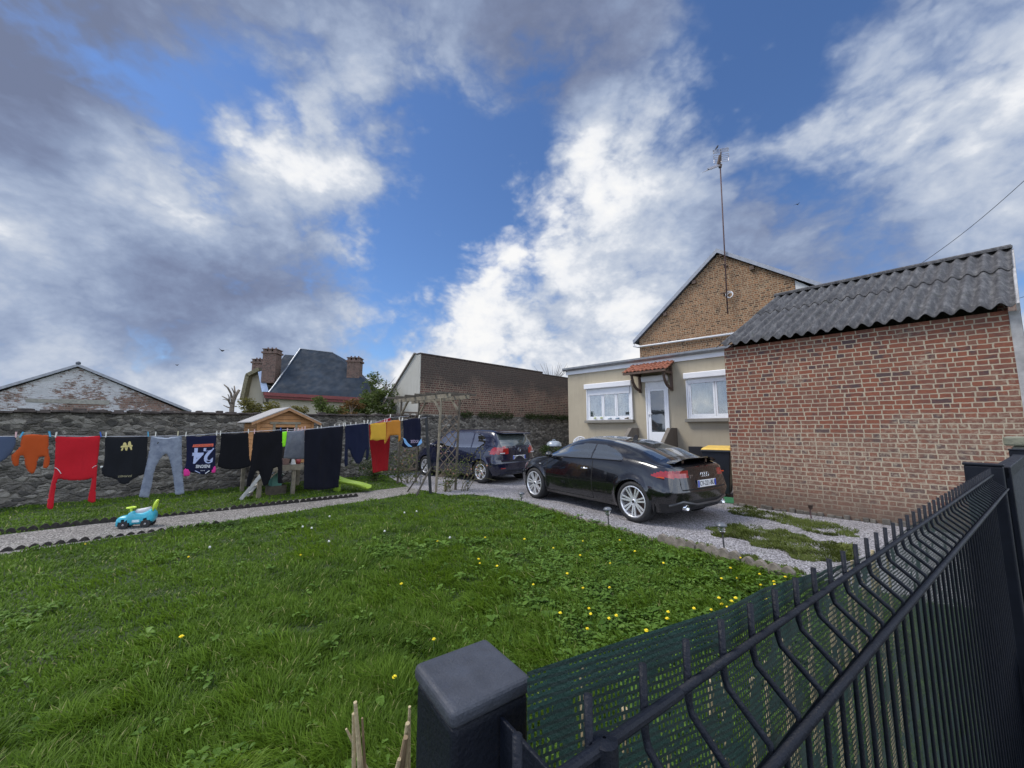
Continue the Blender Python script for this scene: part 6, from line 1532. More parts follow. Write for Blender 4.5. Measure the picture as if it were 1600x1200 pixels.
# the lines themselves
def ln_pts(pts_, d): base = back(d); return [onp(x, y, base, LD2) for x, y in pts_]
WLN = plain('washing line', (.35, .36, .40), .6)
P1 = [(-70, 684), (0, 682), (80, 681), (160, 682), (230, 681.5), (290, 681), (345, 677), (390, 674.5), (441, 671.5), (476, 671), (536, 665.5), (576, 661), (605, 658.5), (628, 656.5), (666, 652.5)]
mb = MB(); mb.tube([tuple(p) for p in ln_pts(P1, 0)], .004, 6); tag(mb.build('washing_line', WLN), 'thin front washing line tied to the black post, carrying most of the laundry', 'washing line')
P2 = [(400, 678), (440, 675), (476, 672), (536, 664), (577, 662.5), (610, 652.5), (640, 650)]
mb = MB(); mb.tube([tuple(p) for p in ln_pts(P2, .5)], .004, 6); tag(mb.build('washing_line', WLN), 'thin rear washing line with the grey shirt and red garment', 'washing line')
PEG = {'w': plain('white peg', (.62, .60, .55), .6), 'b': plain('blue peg', (.06, .33, .55), .5), 'p': plain('pink peg', (.60, .38, .38), .6), 'y': plain('cream peg', (.55, .50, .33), .6), 'd': plain('dark blue peg', (.03, .10, .40), .5)}
def peg(x, y, c, d, tilt=0, big=1.0, lb=None):
    base = back(d); P = onp(x, y, base, LD2); s = (P-base)@LD2
    t = bpy.data.objects.new('clothes_peg', None); COL.objects.link(t); w_ = P+NRM*.0; t.location = tuple(w_); t.rotation_euler = (0, tilt, LNA)
    nm = {'w': 'white', 'b': 'light blue', 'p': 'pink', 'y': 'cream', 'd': 'dark blue'}[c]
    tag(t, '%s clothes peg gripping the %s washing line' % (nm, 'front' if d == 0 else 'rear'), 'clothes peg', '%s pegs on the %s washing line' % (nm, 'front' if d == 0 else 'rear'))
    if lb: t['label'] = nm+' peg '+lb; t['group'] = 'clothes pegs on the washing lines'
    for s_ in (-1, 1):
        mb = MB(); mb.prism([(s_*.009-.005, -.035), (s_*.009+.005, -.035), (s_*.006+.005, .0), (s_*.010+.005, .045*big), (s_*.010-.004, .045*big), (s_*.006-.005, 0)], -.022, .022) if False else mb.add([(-.006, s_*.006-.004, -.03), (.006, s_*.006-.004, -.03), (.006, s_*.006+.004, -.03), (-.006, s_*.006+.004, -.03), (-.006, s_*.014-.004, .045), (.006, s_*.014-.004, .045), (.006, s_*.014+.004, .045), (-.006, s_*.014+.004, .045)], [(0, 3, 2, 1), (0, 1, 5, 4), (1, 2, 6, 5), (2, 3, 7, 6), (3, 0, 4, 7), (4, 5, 6, 7)])
        mb.build('jaw', PEG[c], t)
PEGS = [(25, 680, 'p', -.05, 'at the right corner of the slate blue cloth'), (33.5, 680, 'b', .25, 'at the left corner of the orange hooded top'), (78, 679, 'b', -.25, 'at the right corner of the orange hooded top'), (87.5, 680, 'w', .05, 'at the left corner of the red shirt'), (157.5, 679.5, 'd', -.2, 'at the right corner of the red shirt'), (165.5, 680, 'w', 0, 'at the left corner of the black football shirt'), (231.5, 679, 'b', -.1, 'at the right corner of the black football shirt'), (243, 679, 'w', 0, 'on the left of the jeans waistband'), (278, 678, 'y', 0, 'on the right of the jeans waistband'), (290.5, 679, 'w', .05, 'at the left corner of the number 24 jersey'), (338.5, 677.5, 'w', 0, 'at the right corner of the number 24 jersey'), (344.5, 677.5, 'w', 0, 'at the left corner of the plain black top'), (388, 674.5, 'w', 0, 'at the right corner of the plain black top'), (397.5, 675, 'p', 0, 'at the left corner of the black trousers'), (438.5, 672, 'd', 0, 'at the right corner of the black trousers'), (476.5, 669.5, 'p', 0, 'at the left corner of the black bath towel'), (536.5, 664, 'w', 0, 'at the right corner of the black bath towel'), (539.5, 663.5, 'w', -.1, 'at the left corner of the navy hooded top'), (569, 660, 'w', -.1, 'just inside the right corner of the navy hooded top'), (574.5, 659.5, 'w', .1, 'at the right corner of the navy hooded top'), (579.5, 660.5, 'w', .25, 'at the left corner of the yellow shorts'), (601, 657.5, 'p', .1, 'at the right corner of the yellow shorts'), (604.5, 657.5, 'p', .1, 'at the left corner of the ochre top'), (624, 655, 'w', -.1, 'at the right corner of the ochre top'), (628.5, 655.5, 'w', .25, 'at the left corner of the sky blue trimmed jersey'), (655, 651.5, 'w', .2, 'at the right corner of the sky blue trimmed jersey')]
for x, y, c, tl, lb in PEGS: peg(x, y, c, 0, tl, lb=lb)
PEGS2 = [(449, 672.5, 'p', 0, 'on the left corner of the grey shirt'), (460.5, 672, 'p', 0, 'on the rear line above the middle of the grey shirt'), (466, 672, 'p', 0, 'on the rear line right of the middle of the grey shirt'), (472, 671, 'p', 0, 'on the right corner of the grey shirt'), (496, 669.5, 'w', 0, 'on the rear line behind the left third of the black bath towel'), (502, 668.8, 'w', 0, 'on the rear line behind the middle of the black bath towel'), (523, 666.5, 'w', 0, 'on the rear line behind the right third of the black bath towel'), (530, 665.5, 'w', 0, 'on the rear line behind the right end of the black bath towel'), (548, 663.5, 'w', 0, 'on the rear line behind the left of the navy hooded top'), (556, 662.5, 'w', 0, 'on the rear line behind the middle of the navy hooded top'), (610, 650.5, 'w', .1, 'at the top right corner of the dark red garment')]
for x, y, c, tl, lb in PEGS2: peg(x, y, c, .5, tl, lb=lb)
# ------------------------------------------------------------------ plants
def leafcloud(cents, size, rnd, flat=.5, aspect=1.7, droop=0.0):
    """one small folded leaf (two quads) per centre; returns verts, loops, sizes"""
    n = len(cents); az_ = rnd.uniform(0, 2*np.pi, n); el_ = rnd.uniform(-.9, .9, n)*(1-flat)-droop
    sz = size*rnd.uniform(.6, 1.35, n)
    d = np.stack([np.cos(az_)*np.cos(el_), np.sin(az_)*np.cos(el_), np.sin(el_)], 1)
    r_ = rnd.normal(size=(n, 3)); s = np.cross(d, r_); s /= np.linalg.norm(s, axis=1)[:, None]; up = np.cross(s, d)
    S = sz[:, None]; w_ = S/aspect*.5
    base = cents; tip = cents+d*S; mid = cents+d*S*.5-up*S*.08
    l = mid+s*w_+up*S*.08; r2 = mid-s*w_+up*S*.08
    V = np.stack([base, l, tip, mid, r2], 1).reshape(-1, 3)
    k = np.arange(n)*5
    Lp = np.stack([k, k+1, k+2, k+3, k, k+3, k+2, k+4], 1).reshape(-1)
    return V, Lp, np.full(2*n, 4), np.repeat(rnd.uniform(0, 1, n), 5)
SHRUBL = leafmat('shrub leaf', (.035, .055, .015), (.10, .13, .035), (.20, .17, .05))
OLIVE = leafmat('olive yellow leaf', (.07, .075, .02), (.17, .15, .045), (.26, .19, .06))
DARKL = leafmat('dark green leaf', (.018, .032, .010), (.055, .085, .025), (.10, .11, .04))
RUSTL = leafmat('autumn brown leaf', (.075, .042, .018), (.16, .09, .03), (.20, .13, .05))
BARK = plain('grey bark', (.13, .105, .08), .9, var=.4, scale=12, bump=.6)
def blob_pts(rnd, blobs, n):
    out = []
    tot = sum(b[3]**3 for b in blobs)
    for x, y, z, r_ in blobs:
        k = int(n*r_**3/tot*.5+n*.5/len(blobs)); p = rnd.normal(size=(k, 3)); p /= np.linalg.norm(p, axis=1)[:, None]
        p *= (rnd.uniform(0, 1, k)**.45*r_)[:, None]; p[:, 2] *= .85; p += np.array([x, y, z]); out.append(p)
    return np.vstack(out)
def shrub(name, label, cat, x0, x1, ytop, ybase, Y, m, nb, nl, leaf, seed, group=None, depth=.6, stems=5, shape=None):
    """bushy crown filling a stretch of the picture at depth Y"""
    rnd = np.random.default_rng(seed); r2 = random.Random(seed)
    a = aty(x0, ybase, Y); b = aty(x1, ybase, Y); t_ = aty((x0+x1)/2, ytop, Y)
    cx = (a[0]+b[0])/2; t = thing(name, label, cat, (cx, Y, 0), 0, group)
    W_ = (b[0]-a[0])/2; zt_ = t_[2]; zb_ = a[2]
    blobs = []
    for k in range(nb):
        u = r2.uniform(-1, 1); env = shape(u) if shape else (1-abs(u)**2.2*.6)
        h_ = r2.uniform(.15, 1)*env; r_ = r2.uniform(.16, .34)*min(W_, (zt_-zb_))*1.0+.08
        blobs.append((u*W_*.9, r2.uniform(-depth, depth), max(zb_+(zt_-zb_)*h_-r_*.6, .3), r_))
    P = blob_pts(rnd, blobs, nl); keep = noise_keep(P, seed); V, Lp, S, T_ = leafcloud(P[keep], leaf, rnd); T_ = np.clip(T_*.6+.4*np.repeat(clump(P[keep], seed), 5), 0, 1)
    fastmesh('foliage', V, Lp, S, m, t, T_)
    mb = MB()
    for k in range(stems):
        bl = blobs[k % len(blobs)]; mb.tube([(bl[0]*.3, bl[1]*.3, 0), (bl[0]*.7, bl[1]*.6, bl[2]*.6), (bl[0], bl[1], bl[2]+bl[3]*1.0)], [.035, .02, .006], 6)
        for q in range(4):
            o_ = Vector((bl[0], bl[1], bl[2])); d_ = Vector((r2.uniform(-1, 1), r2.uniform(-1, 1), r2.uniform(.2, 1.2)))*bl[3]*1.1; mb.tube([o_-d_*.2, o_+d_*.5, o_+d_], [.012, .008, .003], 5)
    mb.build('stems', BARK, t)
    return t
def noise_keep(P, seed):
    return np.array([noise.noise(Vector((p[0]*2.1+seed, p[1]*2.1, p[2]*2.1))) > -.22 for p in P])
def clump(P, seed):
    return np.array([.5+.8*noise.noise(Vector((p[0]*1.3+seed*3, p[1]*1.3, p[2]*1.3))) for p in P])
shrub('shrub', 'yellow olive leaved shrub beyond the wall below the slate roof', 'shrub', 385, 445, 618, 655, 13.5, OLIVE, 12, 5200, .075, 1)
shrub('shrub', 'pale green shrub beyond the wall just right of the playhouse roof', 'shrub', 478, 530, 622, 655, 13.0, SHRUBL, 10, 4200, .07, 2)
shrub('shrub', 'brown leaved shrub beyond the wall between the green shrub and the tree', 'shrub', 515, 565, 618, 655, 13.4, RUSTL, 9, 3400, .07, 3)
shrub('shrub', 'low olive shrub beyond the wall under the slate roof, right behind the playhouse', 'shrub', 435, 486, 628, 655, 13.8, OLIVE, 12, 4200, .07, 9)
shrub('tree', 'bushy green tree beyond the wall against the cement gable end', 'tree', 545, 622, 572, 655, 14.8, SHRUBL, 22, 12000, .085, 4, stems=9, shape=lambda u: 1-abs(u-.1)**1.6*.55)
shrub('shrub', 'low weeds and ivy at the foot of the stone wall near the house corner', 'shrub', 838, 888, 693, 728, 13.2, DARKL, 9, 3000, .06, 5, depth=.25, stems=2)
# ivy growing along the join of stone and brick
rnd = np.random.default_rng(12)
def ivy(name, label, x0, x1, zc, amp, n, m, seed, y=-.06):
    t = thing(name, label, 'ivy', WK, ROT_W); rnd = np.random.default_rng(seed)
    xs = rnd.uniform(x0, x1, n*3); k_ = np.array([noise.noise(Vector((x*1.1, seed, 0))) for x in xs]); zz = zc+rnd.normal(size=len(xs))*amp*(.4+np.clip(k_+.3, 0, 1)); P = np.stack([xs, y-rnd.uniform(0, .09, len(xs)), zz], 1)[k_ > -.12]
    V, Lp, S, T_ = leafcloud(P, .055, rnd); fastmesh('foliage', V, Lp, S, m, t, T_); return t
ivy('ivy', 'dark ivy fringe where the brick building meets the stone wall', 1.5, 10.8, 2.07, .09, 1900, DARKL, 3)
# pruned dead tree behind the wall
q = aty(362, 645, 12.5); dt = thing('pruned_tree', 'leafless pollarded tree stump with cut branches beyond the wall', 'tree', (q[0], 12.5, 0))
def P_(x, y, d=0): w_ = aty(x, y, 12.5+d); return (w_[0]-q[0], d, w_[2])
mb = MB()
for path, rad in (([(362, 700), (362, 640), (364, 628), (368, 618), (374, 609)], [.14, .13, .11, .10, .075]), ([(363, 630), (361, 615), (356, 606), (350, 601)], [.09, .06, .05, .03]), ([(365, 624), (367, 612), (366, 603)], [.07, .05, .03]), ([(361, 634), (356, 624), (349, 620), (347, 619)], [.06, .045, .03, .02]), ([(362, 638), (355, 636), (349, 633)], [.05, .035, .02]), ([(358, 627), (358, 620), (356, 616)], [.05, .03, .02]), ([(368, 619), (365, 612), (362, 606)], [.05, .035, .02]), ([(357, 626), (351, 624), (348, 624)], [.035, .02, .012])):
    mb.tube([P_(x, y, .1*math.sin(x)) for x, y in path], [r_*.52 for r_ in rad], 8)
mb.build('trunk', BARK, dt, smooth=True)
# twig tops behind the long wall at the right
q = aty(862, 580, 22); tw = thing('bare_shrub', 'bare twigs showing over the right end of the brick building', 'shrub', (q[0], 22, 0)); mb = MB(); r2 = random.Random(5)
for k in range(26):
    a_ = r2.uniform(-.8, .8); ln_ = r2.uniform(.4, 1.0); mb.tube([(a_*.2, 0, q[2]-.6), (a_*.9, r2.uniform(-.2, .2), q[2]-.6+ln_*.6), (a_*1.3, r2.uniform(-.3, .3), q[2]-.6+ln_*1.1)], [.02, .012, .005], 4)
mb.tube([(0, 0, 0), (0, 0, q[2]-.5)], .05, 6)
mb.build('twigs', BARK, tw)
# climbing roses on the arch
def climber(name, label, center, hgt, spread, nl, m, seed, nst=7, z0=0.1, mats=None):
    r2 = random.Random(seed); rnd = np.random.default_rng(seed); t = thing(name, label, 'rose bush', (center[0], center[1], 0)); mb = MB(); pts_ = []
    for k in range(nst):
        a_ = r2.uniform(0, 6.28); h_ = hgt*r2.uniform(.5, 1.1); p = Vector((r2.uniform(-.1, .1), r2.uniform(-.1, .1), 0)); path = [p.copy()]; d = Vector((math.cos(a_)*.35, math.sin(a_)*.35, 1)).normalized()
        st_ = h_/9
        for i in range(9):
            d += Vector((r2.uniform(-.35, .35), r2.uniform(-.35, .35), r2.uniform(-.25, .1))); d.normalize(); p = p+d*st_*Vector((spread*1.4, spread*1.4, 1)).length*.6; path.append(p.copy())
            if p.z > z0 : pts_ += [tuple(p+Vector((r2.gauss(0, .09), r2.gauss(0, .09), r2.gauss(0, .08)))) for _ in range(max(nl//(nst*9), 1))]
        mb.tube(path, [.009]*3+[.006]*4+[.004]*3, 5)
    mb.build('canes', plain('green brown cane', (.11, .10, .045), .7, var=.4, scale=20), t)
    P = np.array(pts_); V, Lp, S, T_ = leafcloud(P, .05, rnd, .3, 1.5); fastmesh('foliage', V, Lp, S, m, t, T_)
    for k in range(8):
        p = pts_[r2.randrange(len(pts_))]; mb = MB(); mb.sphere(p, .020, 6); mb.build('faded_bloom', plain('faded rose', (.34, .17, .12), .8, var=.3), t)
    return t
def rel(k, dx=0, dy=0):
    a = arch.rotation_euler.z; p = LP[k]; x, y = p[0]+dx, p[1]+dy; return (arch.location.x+x*math.cos(a)-y*math.sin(a), arch.location.y+x*math.sin(a)+y*math.cos(a))
climber('rose_bush', 'straggly climbing rose on the left side of the garden arch', rel('a', .28, .06), 1.45, .55, 900, SHRUBL, 21, 9, .2)
climber('rose_bush', 'thin climbing rose on the right side of the garden arch', rel('c', .30, -.06), 1.25, .5, 420, SHRUBL, 22, 9, .1)
climber('rose_bush', 'long arching rose canes reaching right of the garden arch', rel('d', .10, -.25), .95, .8, 260, OLIVE, 25, 6, .4)
q = gp(585, 752); climber('rose_bush', 'dark leafy rose bush behind the hanging red garment', (q[0], q[1]), 1.15, .5, 1400, DARKL, 23, 9, .1)
# ------------------------------------------------------------------ grass
GRASSM = leafmat('grass blade', (.034, .072, .005), (.124, .208, .019), (.29, .28, .11), trans=.3, rough=.5)
CLOVM = leafmat('broad weed leaf', (.042, .092, .012), (.115, .200, .034), (.20, .29, .08), trans=.25, rough=.45)
def no_go(x, y):
    m_ = inpoly(x, y, DRIVE) | inpoly(x, y, PATH)
    return m_
FENCE_P = None
def blades(n, xy, h, w_, rnd, lean, seed, extra=None):
    x, y = xy[:, 0], xy[:, 1]
    # wind and mower lie: the lean direction changes slowly over the lawn
    cl = np.array([[noise.noise(Vector((a*.9, b*.9, seed))), noise.noise(Vector((a*3.1, b*3.1, seed+5))), noise.noise(Vector((a*7.0, b*7.0, seed+9)))] for a, b in xy])
    az_ = rnd.uniform(0, 2*np.pi, n)*.45+(cl[:, 0]*3.5+cl[:, 1]*2.5+1.0)
    H_ = h*(1+.9*cl[:, 1]+.5*cl[:, 2])*rnd.uniform(.55, 1.25, n); H_ = np.clip(H_, .015, .3)
    ln_ = lean*rnd.uniform(.3, 1.4, n)
    d = np.stack([np.cos(az_), np.sin(az_), np.zeros(n)], 1); s = np.stack([-np.sin(az_), np.cos(az_), np.zeros(n)], 1)*(w_*.5)[:, None]
    tw = rnd.uniform(-.8, .8, n); s = s*np.cos(tw)[:, None]+d*(w_*.5*np.sin(tw))[:, None]
    base = np.stack([x, y, np.full(n, -.005)], 1); V = []
    for t_, wf in ((0, .8), (.4, 1.0), (.75, .7)):
        c = base+d*(H_*ln_*t_**2)[:, None]; c[:, 2] += H_*(t_-.22*ln_*t_**2.2)
        V += [c-s*wf, c+s*wf]
    c = base+d*(H_*ln_)[:, None]; c[:, 2] += H_*(1-.30*ln_); V.append(c)
    V = np.stack(V, 1).reshape(-1, 3); k = np.arange(n)*7
    Lp = np.stack([k, k+1, k+3, k+2, k+2, k+3, k+5, k+4, k+4, k+5, k+6], 1).reshape(-1); S = np.tile([4, 4, 3], n)
    strawy = rnd.random(n) < .025; tint = np.clip(.42+.45*cl[:, 1]+.55*cl[:, 0]+rnd.normal(size=n)*.17, 0, 1); 
    tint = np.where(strawy, 1.35, tint*.85)
    if extra is not None: tint = extra(x, y, tint)
    return V, Lp, S, np.repeat(tint, 7)
rnd = np.random.default_rng(99)
N_ = 330000
r_ = np.exp(rnd.uniform(math.log(.95), math.log(13.5), N_*2)); a_ = rnd.uniform(R(-58), R(50), N_*2)
XY = np.stack([np.sin(a_)*r_, np.cos(a_)*r_], 1)
# the street side of the fence, the wall and the hard surfaces carry no lawn
F0 = np.array([.084, .25]); FD = np.array([.817, .577]); FN = np.array([.577, -.817])
sdf = (XY-F0)@FN
ok = (sdf < -.10) & ~no_go(XY[:, 0], XY[:, 1])
wa = np.array(A0[:2]); wd_ = (A_END-wa); wd_ /= np.linalg.norm(wd_); wn = np.array([-wd_[1], wd_[0]]); ok &= ((XY-wa)@wn < -.02) | (XY[:, 0] > A_END[0])
ok &= ((XY-WK[:2])@np.array([-D2[1], D2[0]]) < -.02) | ((XY-WK[:2])@D2[:2] < 0)
ok &= ((XY-np.array(shed.location)[:2])@np.array([math.cos(ROT_H+math.pi/2), math.sin(ROT_H+math.pi/2)]) < 0) | (XY[:, 0] < 4.3)
XY = XY[ok][:N_]; rr2 = np.hypot(XY[:, 0], XY[:, 1])
hh = np.interp(rr2, [1, 3, 5, 8, 13], [.095, .085, .068, .055, .05]); 
hh = hh*np.where(XY[:, 0] < -2.6, np.interp(rr2, [1, 4, 7], [.55, .6, .9]), 1.0)
ww2 = np.interp(rr2, [1, 2, 4, 8, 13], [.0034, .0042, .0075, .013, .02])
V, Lp, S, T_ = blades(len(XY), XY, hh, ww2, rnd, .85, 2)
go = fastmesh('lawn_grass', V, Lp, S, GRASSM, None, T_); tag(go, 'uneven green lawn grass with longer tufts', 'grass', kind='stuff')
# grass on the drive strips and along its edges
OLIVEG = leafmat('mossy olive grass', (.035, .052, .008), (.105, .130, .030), (.20, .19, .07), trans=.15)
def strip_grass(poly, n, h, seed, name, label):
    rnd = np.random.default_rng(seed); P = np.array(poly); lo, hi = P.min(0), P.max(0); c = rnd.uniform(lo-.1, hi+.1, (n*6, 2))
    jit = np.array([noise.noise(Vector((a*4, b*4, 3))) for a, b in c]); dd_ = inpoly(c[:, 0]+jit*.24, c[:, 1]+.18*jit, poly)&(rnd.random(len(c)) < .75+jit*1.1); c = c[dd_][:n]
    V, Lp, S, T_ = blades(len(c), c, np.full(len(c), h), np.full(len(c), .009), rnd, .9, seed, extra=lambda x, y, t_: np.clip(t_*.7+.25, 0, 1)); V[:, 2] += .012
    tag(fastmesh(name, V, Lp, S, OLIVEG, None, T_), label, 'grass', kind='stuff')
strip_grass(STRIP_A, 11000, .04, 31, 'verge_grass', 'short mossy grass island in the middle of the gravel drive')
strip_grass(STRIP_B, 5000, .04, 32, 'verge_grass', 'thin grass strip on the gravel below the brick shed')
strip_grass(STRIP_C, 6000, .045, 33, 'verge_grass', 'narrow grass verge between the stone edging and gravel')
# broad leaved weeds: rosettes all over, dense towards the fence on the right
def leaf_rosettes(n, seed):
    rnd = np.random.default_rng(seed); cx = []
    while len(cx) < n:
        r_ = math.exp(rnd.uniform(math.log(1.1), math.log(8.5))); a_ = rnd.uniform(R(-55), R(45)); x, y = r_*math.sin(a_), r_*math.cos(a_)
        if (np.array([x, y])-F0)@FN > -.14 or no_go(np.array([x]), np.array([y]))[0]: continue
        dens = .05+.95*min(max((x+.1*y-(-.1))/1.2, 0), 1)
        dens = max(dens, 1.0 if noise.noise(Vector((x*.9, y*.9, 8))) > .33 else 0)
        if rnd.random() < dens: cx.append((x, y, r_))
    V = []; Lp = []; S = []; T_ = []; o_ = 0
    for x, y, r_ in cx:
        k = rnd.integers(4, 8); sz = rnd.uniform(.014, .027)*(1.0 if r_ < 3 else 1.3); t0 = np.clip(rnd.normal(.5, .22), 0, 1); big = rnd.random() < .05
        if big: sz *= 1.9; k += 3
        for q in range(k):
            a_ = rnd.uniform(0, 6.28); d = np.array([math.cos(a_), math.sin(a_), 0]); s = np.array([-d[1], d[0], 0]); up = np.array([0, 0, 1.]); L_ = sz*rnd.uniform(.8, 1.7); w_ = L_*rnd.uniform(.22, .36); h0 = rnd.uniform(.02, .062); el_ = rnd.uniform(.2, .9)
            b = np.array([x, y, h0])+d*sz*.2; pts_ = []
            for t_, wf in ((0, .15), (.3, .75), (.6, 1.0), (.85, .7)):
                c = b+d*L_*t_*math.cos(el_*.6)+up*L_*(t_*math.sin(el_)-.45*t_*t_)
                pts_ += [c-s*w_*wf+up*w_*.25*wf, c, c+s*w_*wf+up*w_*.25*wf]
            c = b+d*L_*math.cos(el_*.6)+up*L_*(math.sin(el_)-.45); pts_.append(c); V += pts_
            for i in range(3):
                q0 = o_+i*3; Lp += [q0, q0+1, q0+4, q0+3, q0+1, q0+2, q0+5, q0+4]; S += [4, 4]
            Lp += [o_+9, o_+10, o_+12, o_+10, o_+11, o_+12]; S += [3, 3]; T_ += [float(np.clip(t0+rnd.normal()*.12, 0, 1))]*13; o_ += 13
    return np.array(V), np.array(Lp), np.array(S), np.array(T_)
V, Lp, S, T_ = leaf_rosettes(7000, 5)
tag(fastmesh('lawn_weeds', V, Lp, S, CLOVM, None, T_, smooth=True), 'broad leaved weeds and clover spread through the lawn', 'weeds', kind='stuff')
# dandelions, read off the picture
YEL = plain('dandelion yellow', (.85, .68, .02), .7, var=.15, scale=60); STEM = plain('flower stem', (.10, .16, .05), .7)
def make_flower():
    t = thing('dandelion', 'yellow dandelion flower standing in the lawn', 'flower', (0, 0, -5), 0, 'yellow dandelions in the lawn')
    mb = MB(); mb.tube([(0, 0, 0), (.004, .002, .05), (.010, .0, .088)], .0022, 5); mb.build('stem', STEM, t)
    mb = MB(); r2 = random.Random(3)
    for k in range(30):
        a_ = 6.283*k/15+(.2 if k > 14 else 0); L_ = .019 if k < 15 else .012; z_ = .086+(.004 if k < 15 else .008); d = Vector((math.cos(a_), math.sin(a_), .25 if k < 15 else .6)); s = Vector((-math.sin(a_), math.cos(a_), 0))*.0032; c = Vector((.010, 0, z_))
        mb.add([c-s*.5, c+s*.5, c+d*L_*.72+s, c+d*L_*.72-s], [(0, 1, 2, 3)])
    mb.lathe([(.001, .084), (.008, .086), (.009, .092), (.001, .097)], 8, (.010, 0, 0)); mb.build('bloom', YEL, t)
    return t
fl = make_flower()
spots = [(968, 802), (1008, 809), (1018, 1, ), (1110, 823)] and [(951, 879), (995, 860), (957, 921), (911, 919), (832, 915), (875, 958), (1042, 954), (1083, 949), (1108, 955), (1123, 903), (1124, 935), (1134, 945), (1139, 937), (1185, 897), (1150, 903), (1187, 914), (1207, 912), (1222, 915), (1136, 947), (1152, 933), (1045, 969), (1007, 980), (919, 951), (924, 957), (952, 963), (962, 964), (913, 983), (620, 1056), (678, 1003), (747, 873), (864, 858), (912, 847), (998, 805), (970, 845), (1140, 886), (1032, 878), (1158, 871), (760, 841), (886, 893), (630, 913), (281, 998), (468, 867), (300, 868), (132, 851), (820, 842), (778, 884), (750, 880), (686, 846), (905, 868), (1213, 909), (1228, 903), (1200, 938), (1176, 952)]
zf = .10
for i, (x, y) in enumerate(spots):
    q = gp(x, y, .088)
    if (np.array([q[0], q[1]])-F0)@FN > -.12: continue
    o = fl if i == 0 else copy_tree(fl); o.location = (q[0], q[1], random.uniform(-.012, .01)); o.rotation_euler = (random.uniform(-.2, .2), random.uniform(-.2, .2), random.uniform(0, 6.28)); s_ = random.uniform(.85, 1.15); o.scale = (s_, s_, 1)
for (x, y), lb in (((243, 868), ''), ((1090//1, 826), '')) and (): pass
WFL = plain('white clover', (.62, .62, .58), .8, var=.1, scale=80)
cl0 = None
for i, (x, y) in enumerate([(328, 855), (473, 823), (487, 825), (402, 826), (601, 830), (632, 801), (651, 799), (514, 846), (515, 807), (703, 840)]):
    q = gp(x, y, .06)
    if cl0 is None:
        cl0 = thing('clover_flower', 'round white clover flower head in the lawn', 'flower', q*np.array([1, 1, 0]), 0, 'white clover flowers in the lawn'); mb = MB(); mb.tube([(0, 0, 0), (0, 0, .055)], .002, 4); mb.build('stem', STEM, cl0); mb = MB()
        r2 = random.Random(2)
        mb.sphere((0, 0, .062), .013, 8)
        for k in range(40):
            d = Vector((r2.gauss(0, 1), r2.gauss(0, 1), r2.gauss(0, 1))).normalized(); c = Vector((0, 0, .062)); s = d.orthogonal().normalized()*.003; mb.add([c+d*.008-s, c+d*.008+s, c+d*.018], [(0, 1, 2)])
        mb.build('bloom', WFL, cl0); o = cl0
    else: o = copy_tree(cl0)
    o.location = (q[0], q[1], 0)
# birds: one perched on the aerial, three on the wing
BIRDM = plain('dark bird', (.02, .02, .025), .8)
def bird(x, y, Y, label, spread, sz=.3, rot=0):
    q = aty(x, y, Y); t = thing('bird', label, 'bird', q, rot); v = []
    mb = MB(); mb.tube([(-sz*.5, 0, 0), (-sz*.3, 0, 0), (0, 0, .0), (sz*.28, 0, sz*.04), (sz*.38, 0, sz*.07), (sz*.46, 0, sz*.06)], [sz*.05, sz*.08, sz*.13, sz*.09, sz*.07, sz*.01], 8)
    for s in (-1, 1):
        if spread: mb.add([(sz*.12, s*sz*.08, .02), (-sz*.12, s*sz*.08, .02), (-sz*.10, s*sz*.45, sz*.22), (-sz*.32, s*sz*.85, sz*.12), (sz*.10, s*sz*.45, sz*.24)], [(0, 1, 2, 4), (2, 3, 4)])
        else: mb.add([(sz*.15, s*sz*.10, .02), (-sz*.5, s*sz*.04, .0), (-sz*.1, s*sz*.13, -sz*.05)], [(0, 1, 2)])
    o = mb.build('body', BIRDM, t, smooth=True); return t
bird(347.5, 548, 30, 'larger dark bird in flight left of the slate roofed house', True, .55, R(150)); bird(276.5, 570.5, 34, 'tiny distant bird in flight above the stone wall', True, .35, R(100)); bird(1246, 319.5, 30, 'tiny bird in flight to the right of the aerial', True, .3, R(30))
b_ = bird(1121, 231, 0, 'small dark bird perched on top of the television aerial', False, .30, R(20)); p_ = ANT(1120.5, 231.8); a_ = gable.rotation_euler.z
b_.location = (gable.location.x+p_.x*math.cos(a_)-p_.y*math.sin(a_), gable.location.y+p_.x*math.sin(a_)+p_.y*math.cos(a_), p_.z+.05); b_.rotation_euler = (0, R(-50), R(10))
# ------------------------------------------------------------------ the near mesh fence
ANTH = plain('anthracite coated steel', (.006, .008, .014), .5, var=.2, scale=25, bump=.25, coat=.0, spec=.22, bscale=300)
fz = lambda x, y, zc: C0+ray(x, y)*zc          # ray() has unit depth along the camera axis
W0 = fz(1004, 1038, .248); FDv = np.array([.817, .577, 0]); FDv /= np.linalg.norm(FDv)
W0 = fz(1004, 1038, .248)
ROT_F = math.atan2(FDv[1], FDv[0])
TOPZ = float(W0[2])
fp = thing('mesh_fence', 'dark welded mesh fence panel with folded top nearest the camera', 'fence', (W0[0], W0[1], 0), ROT_F)
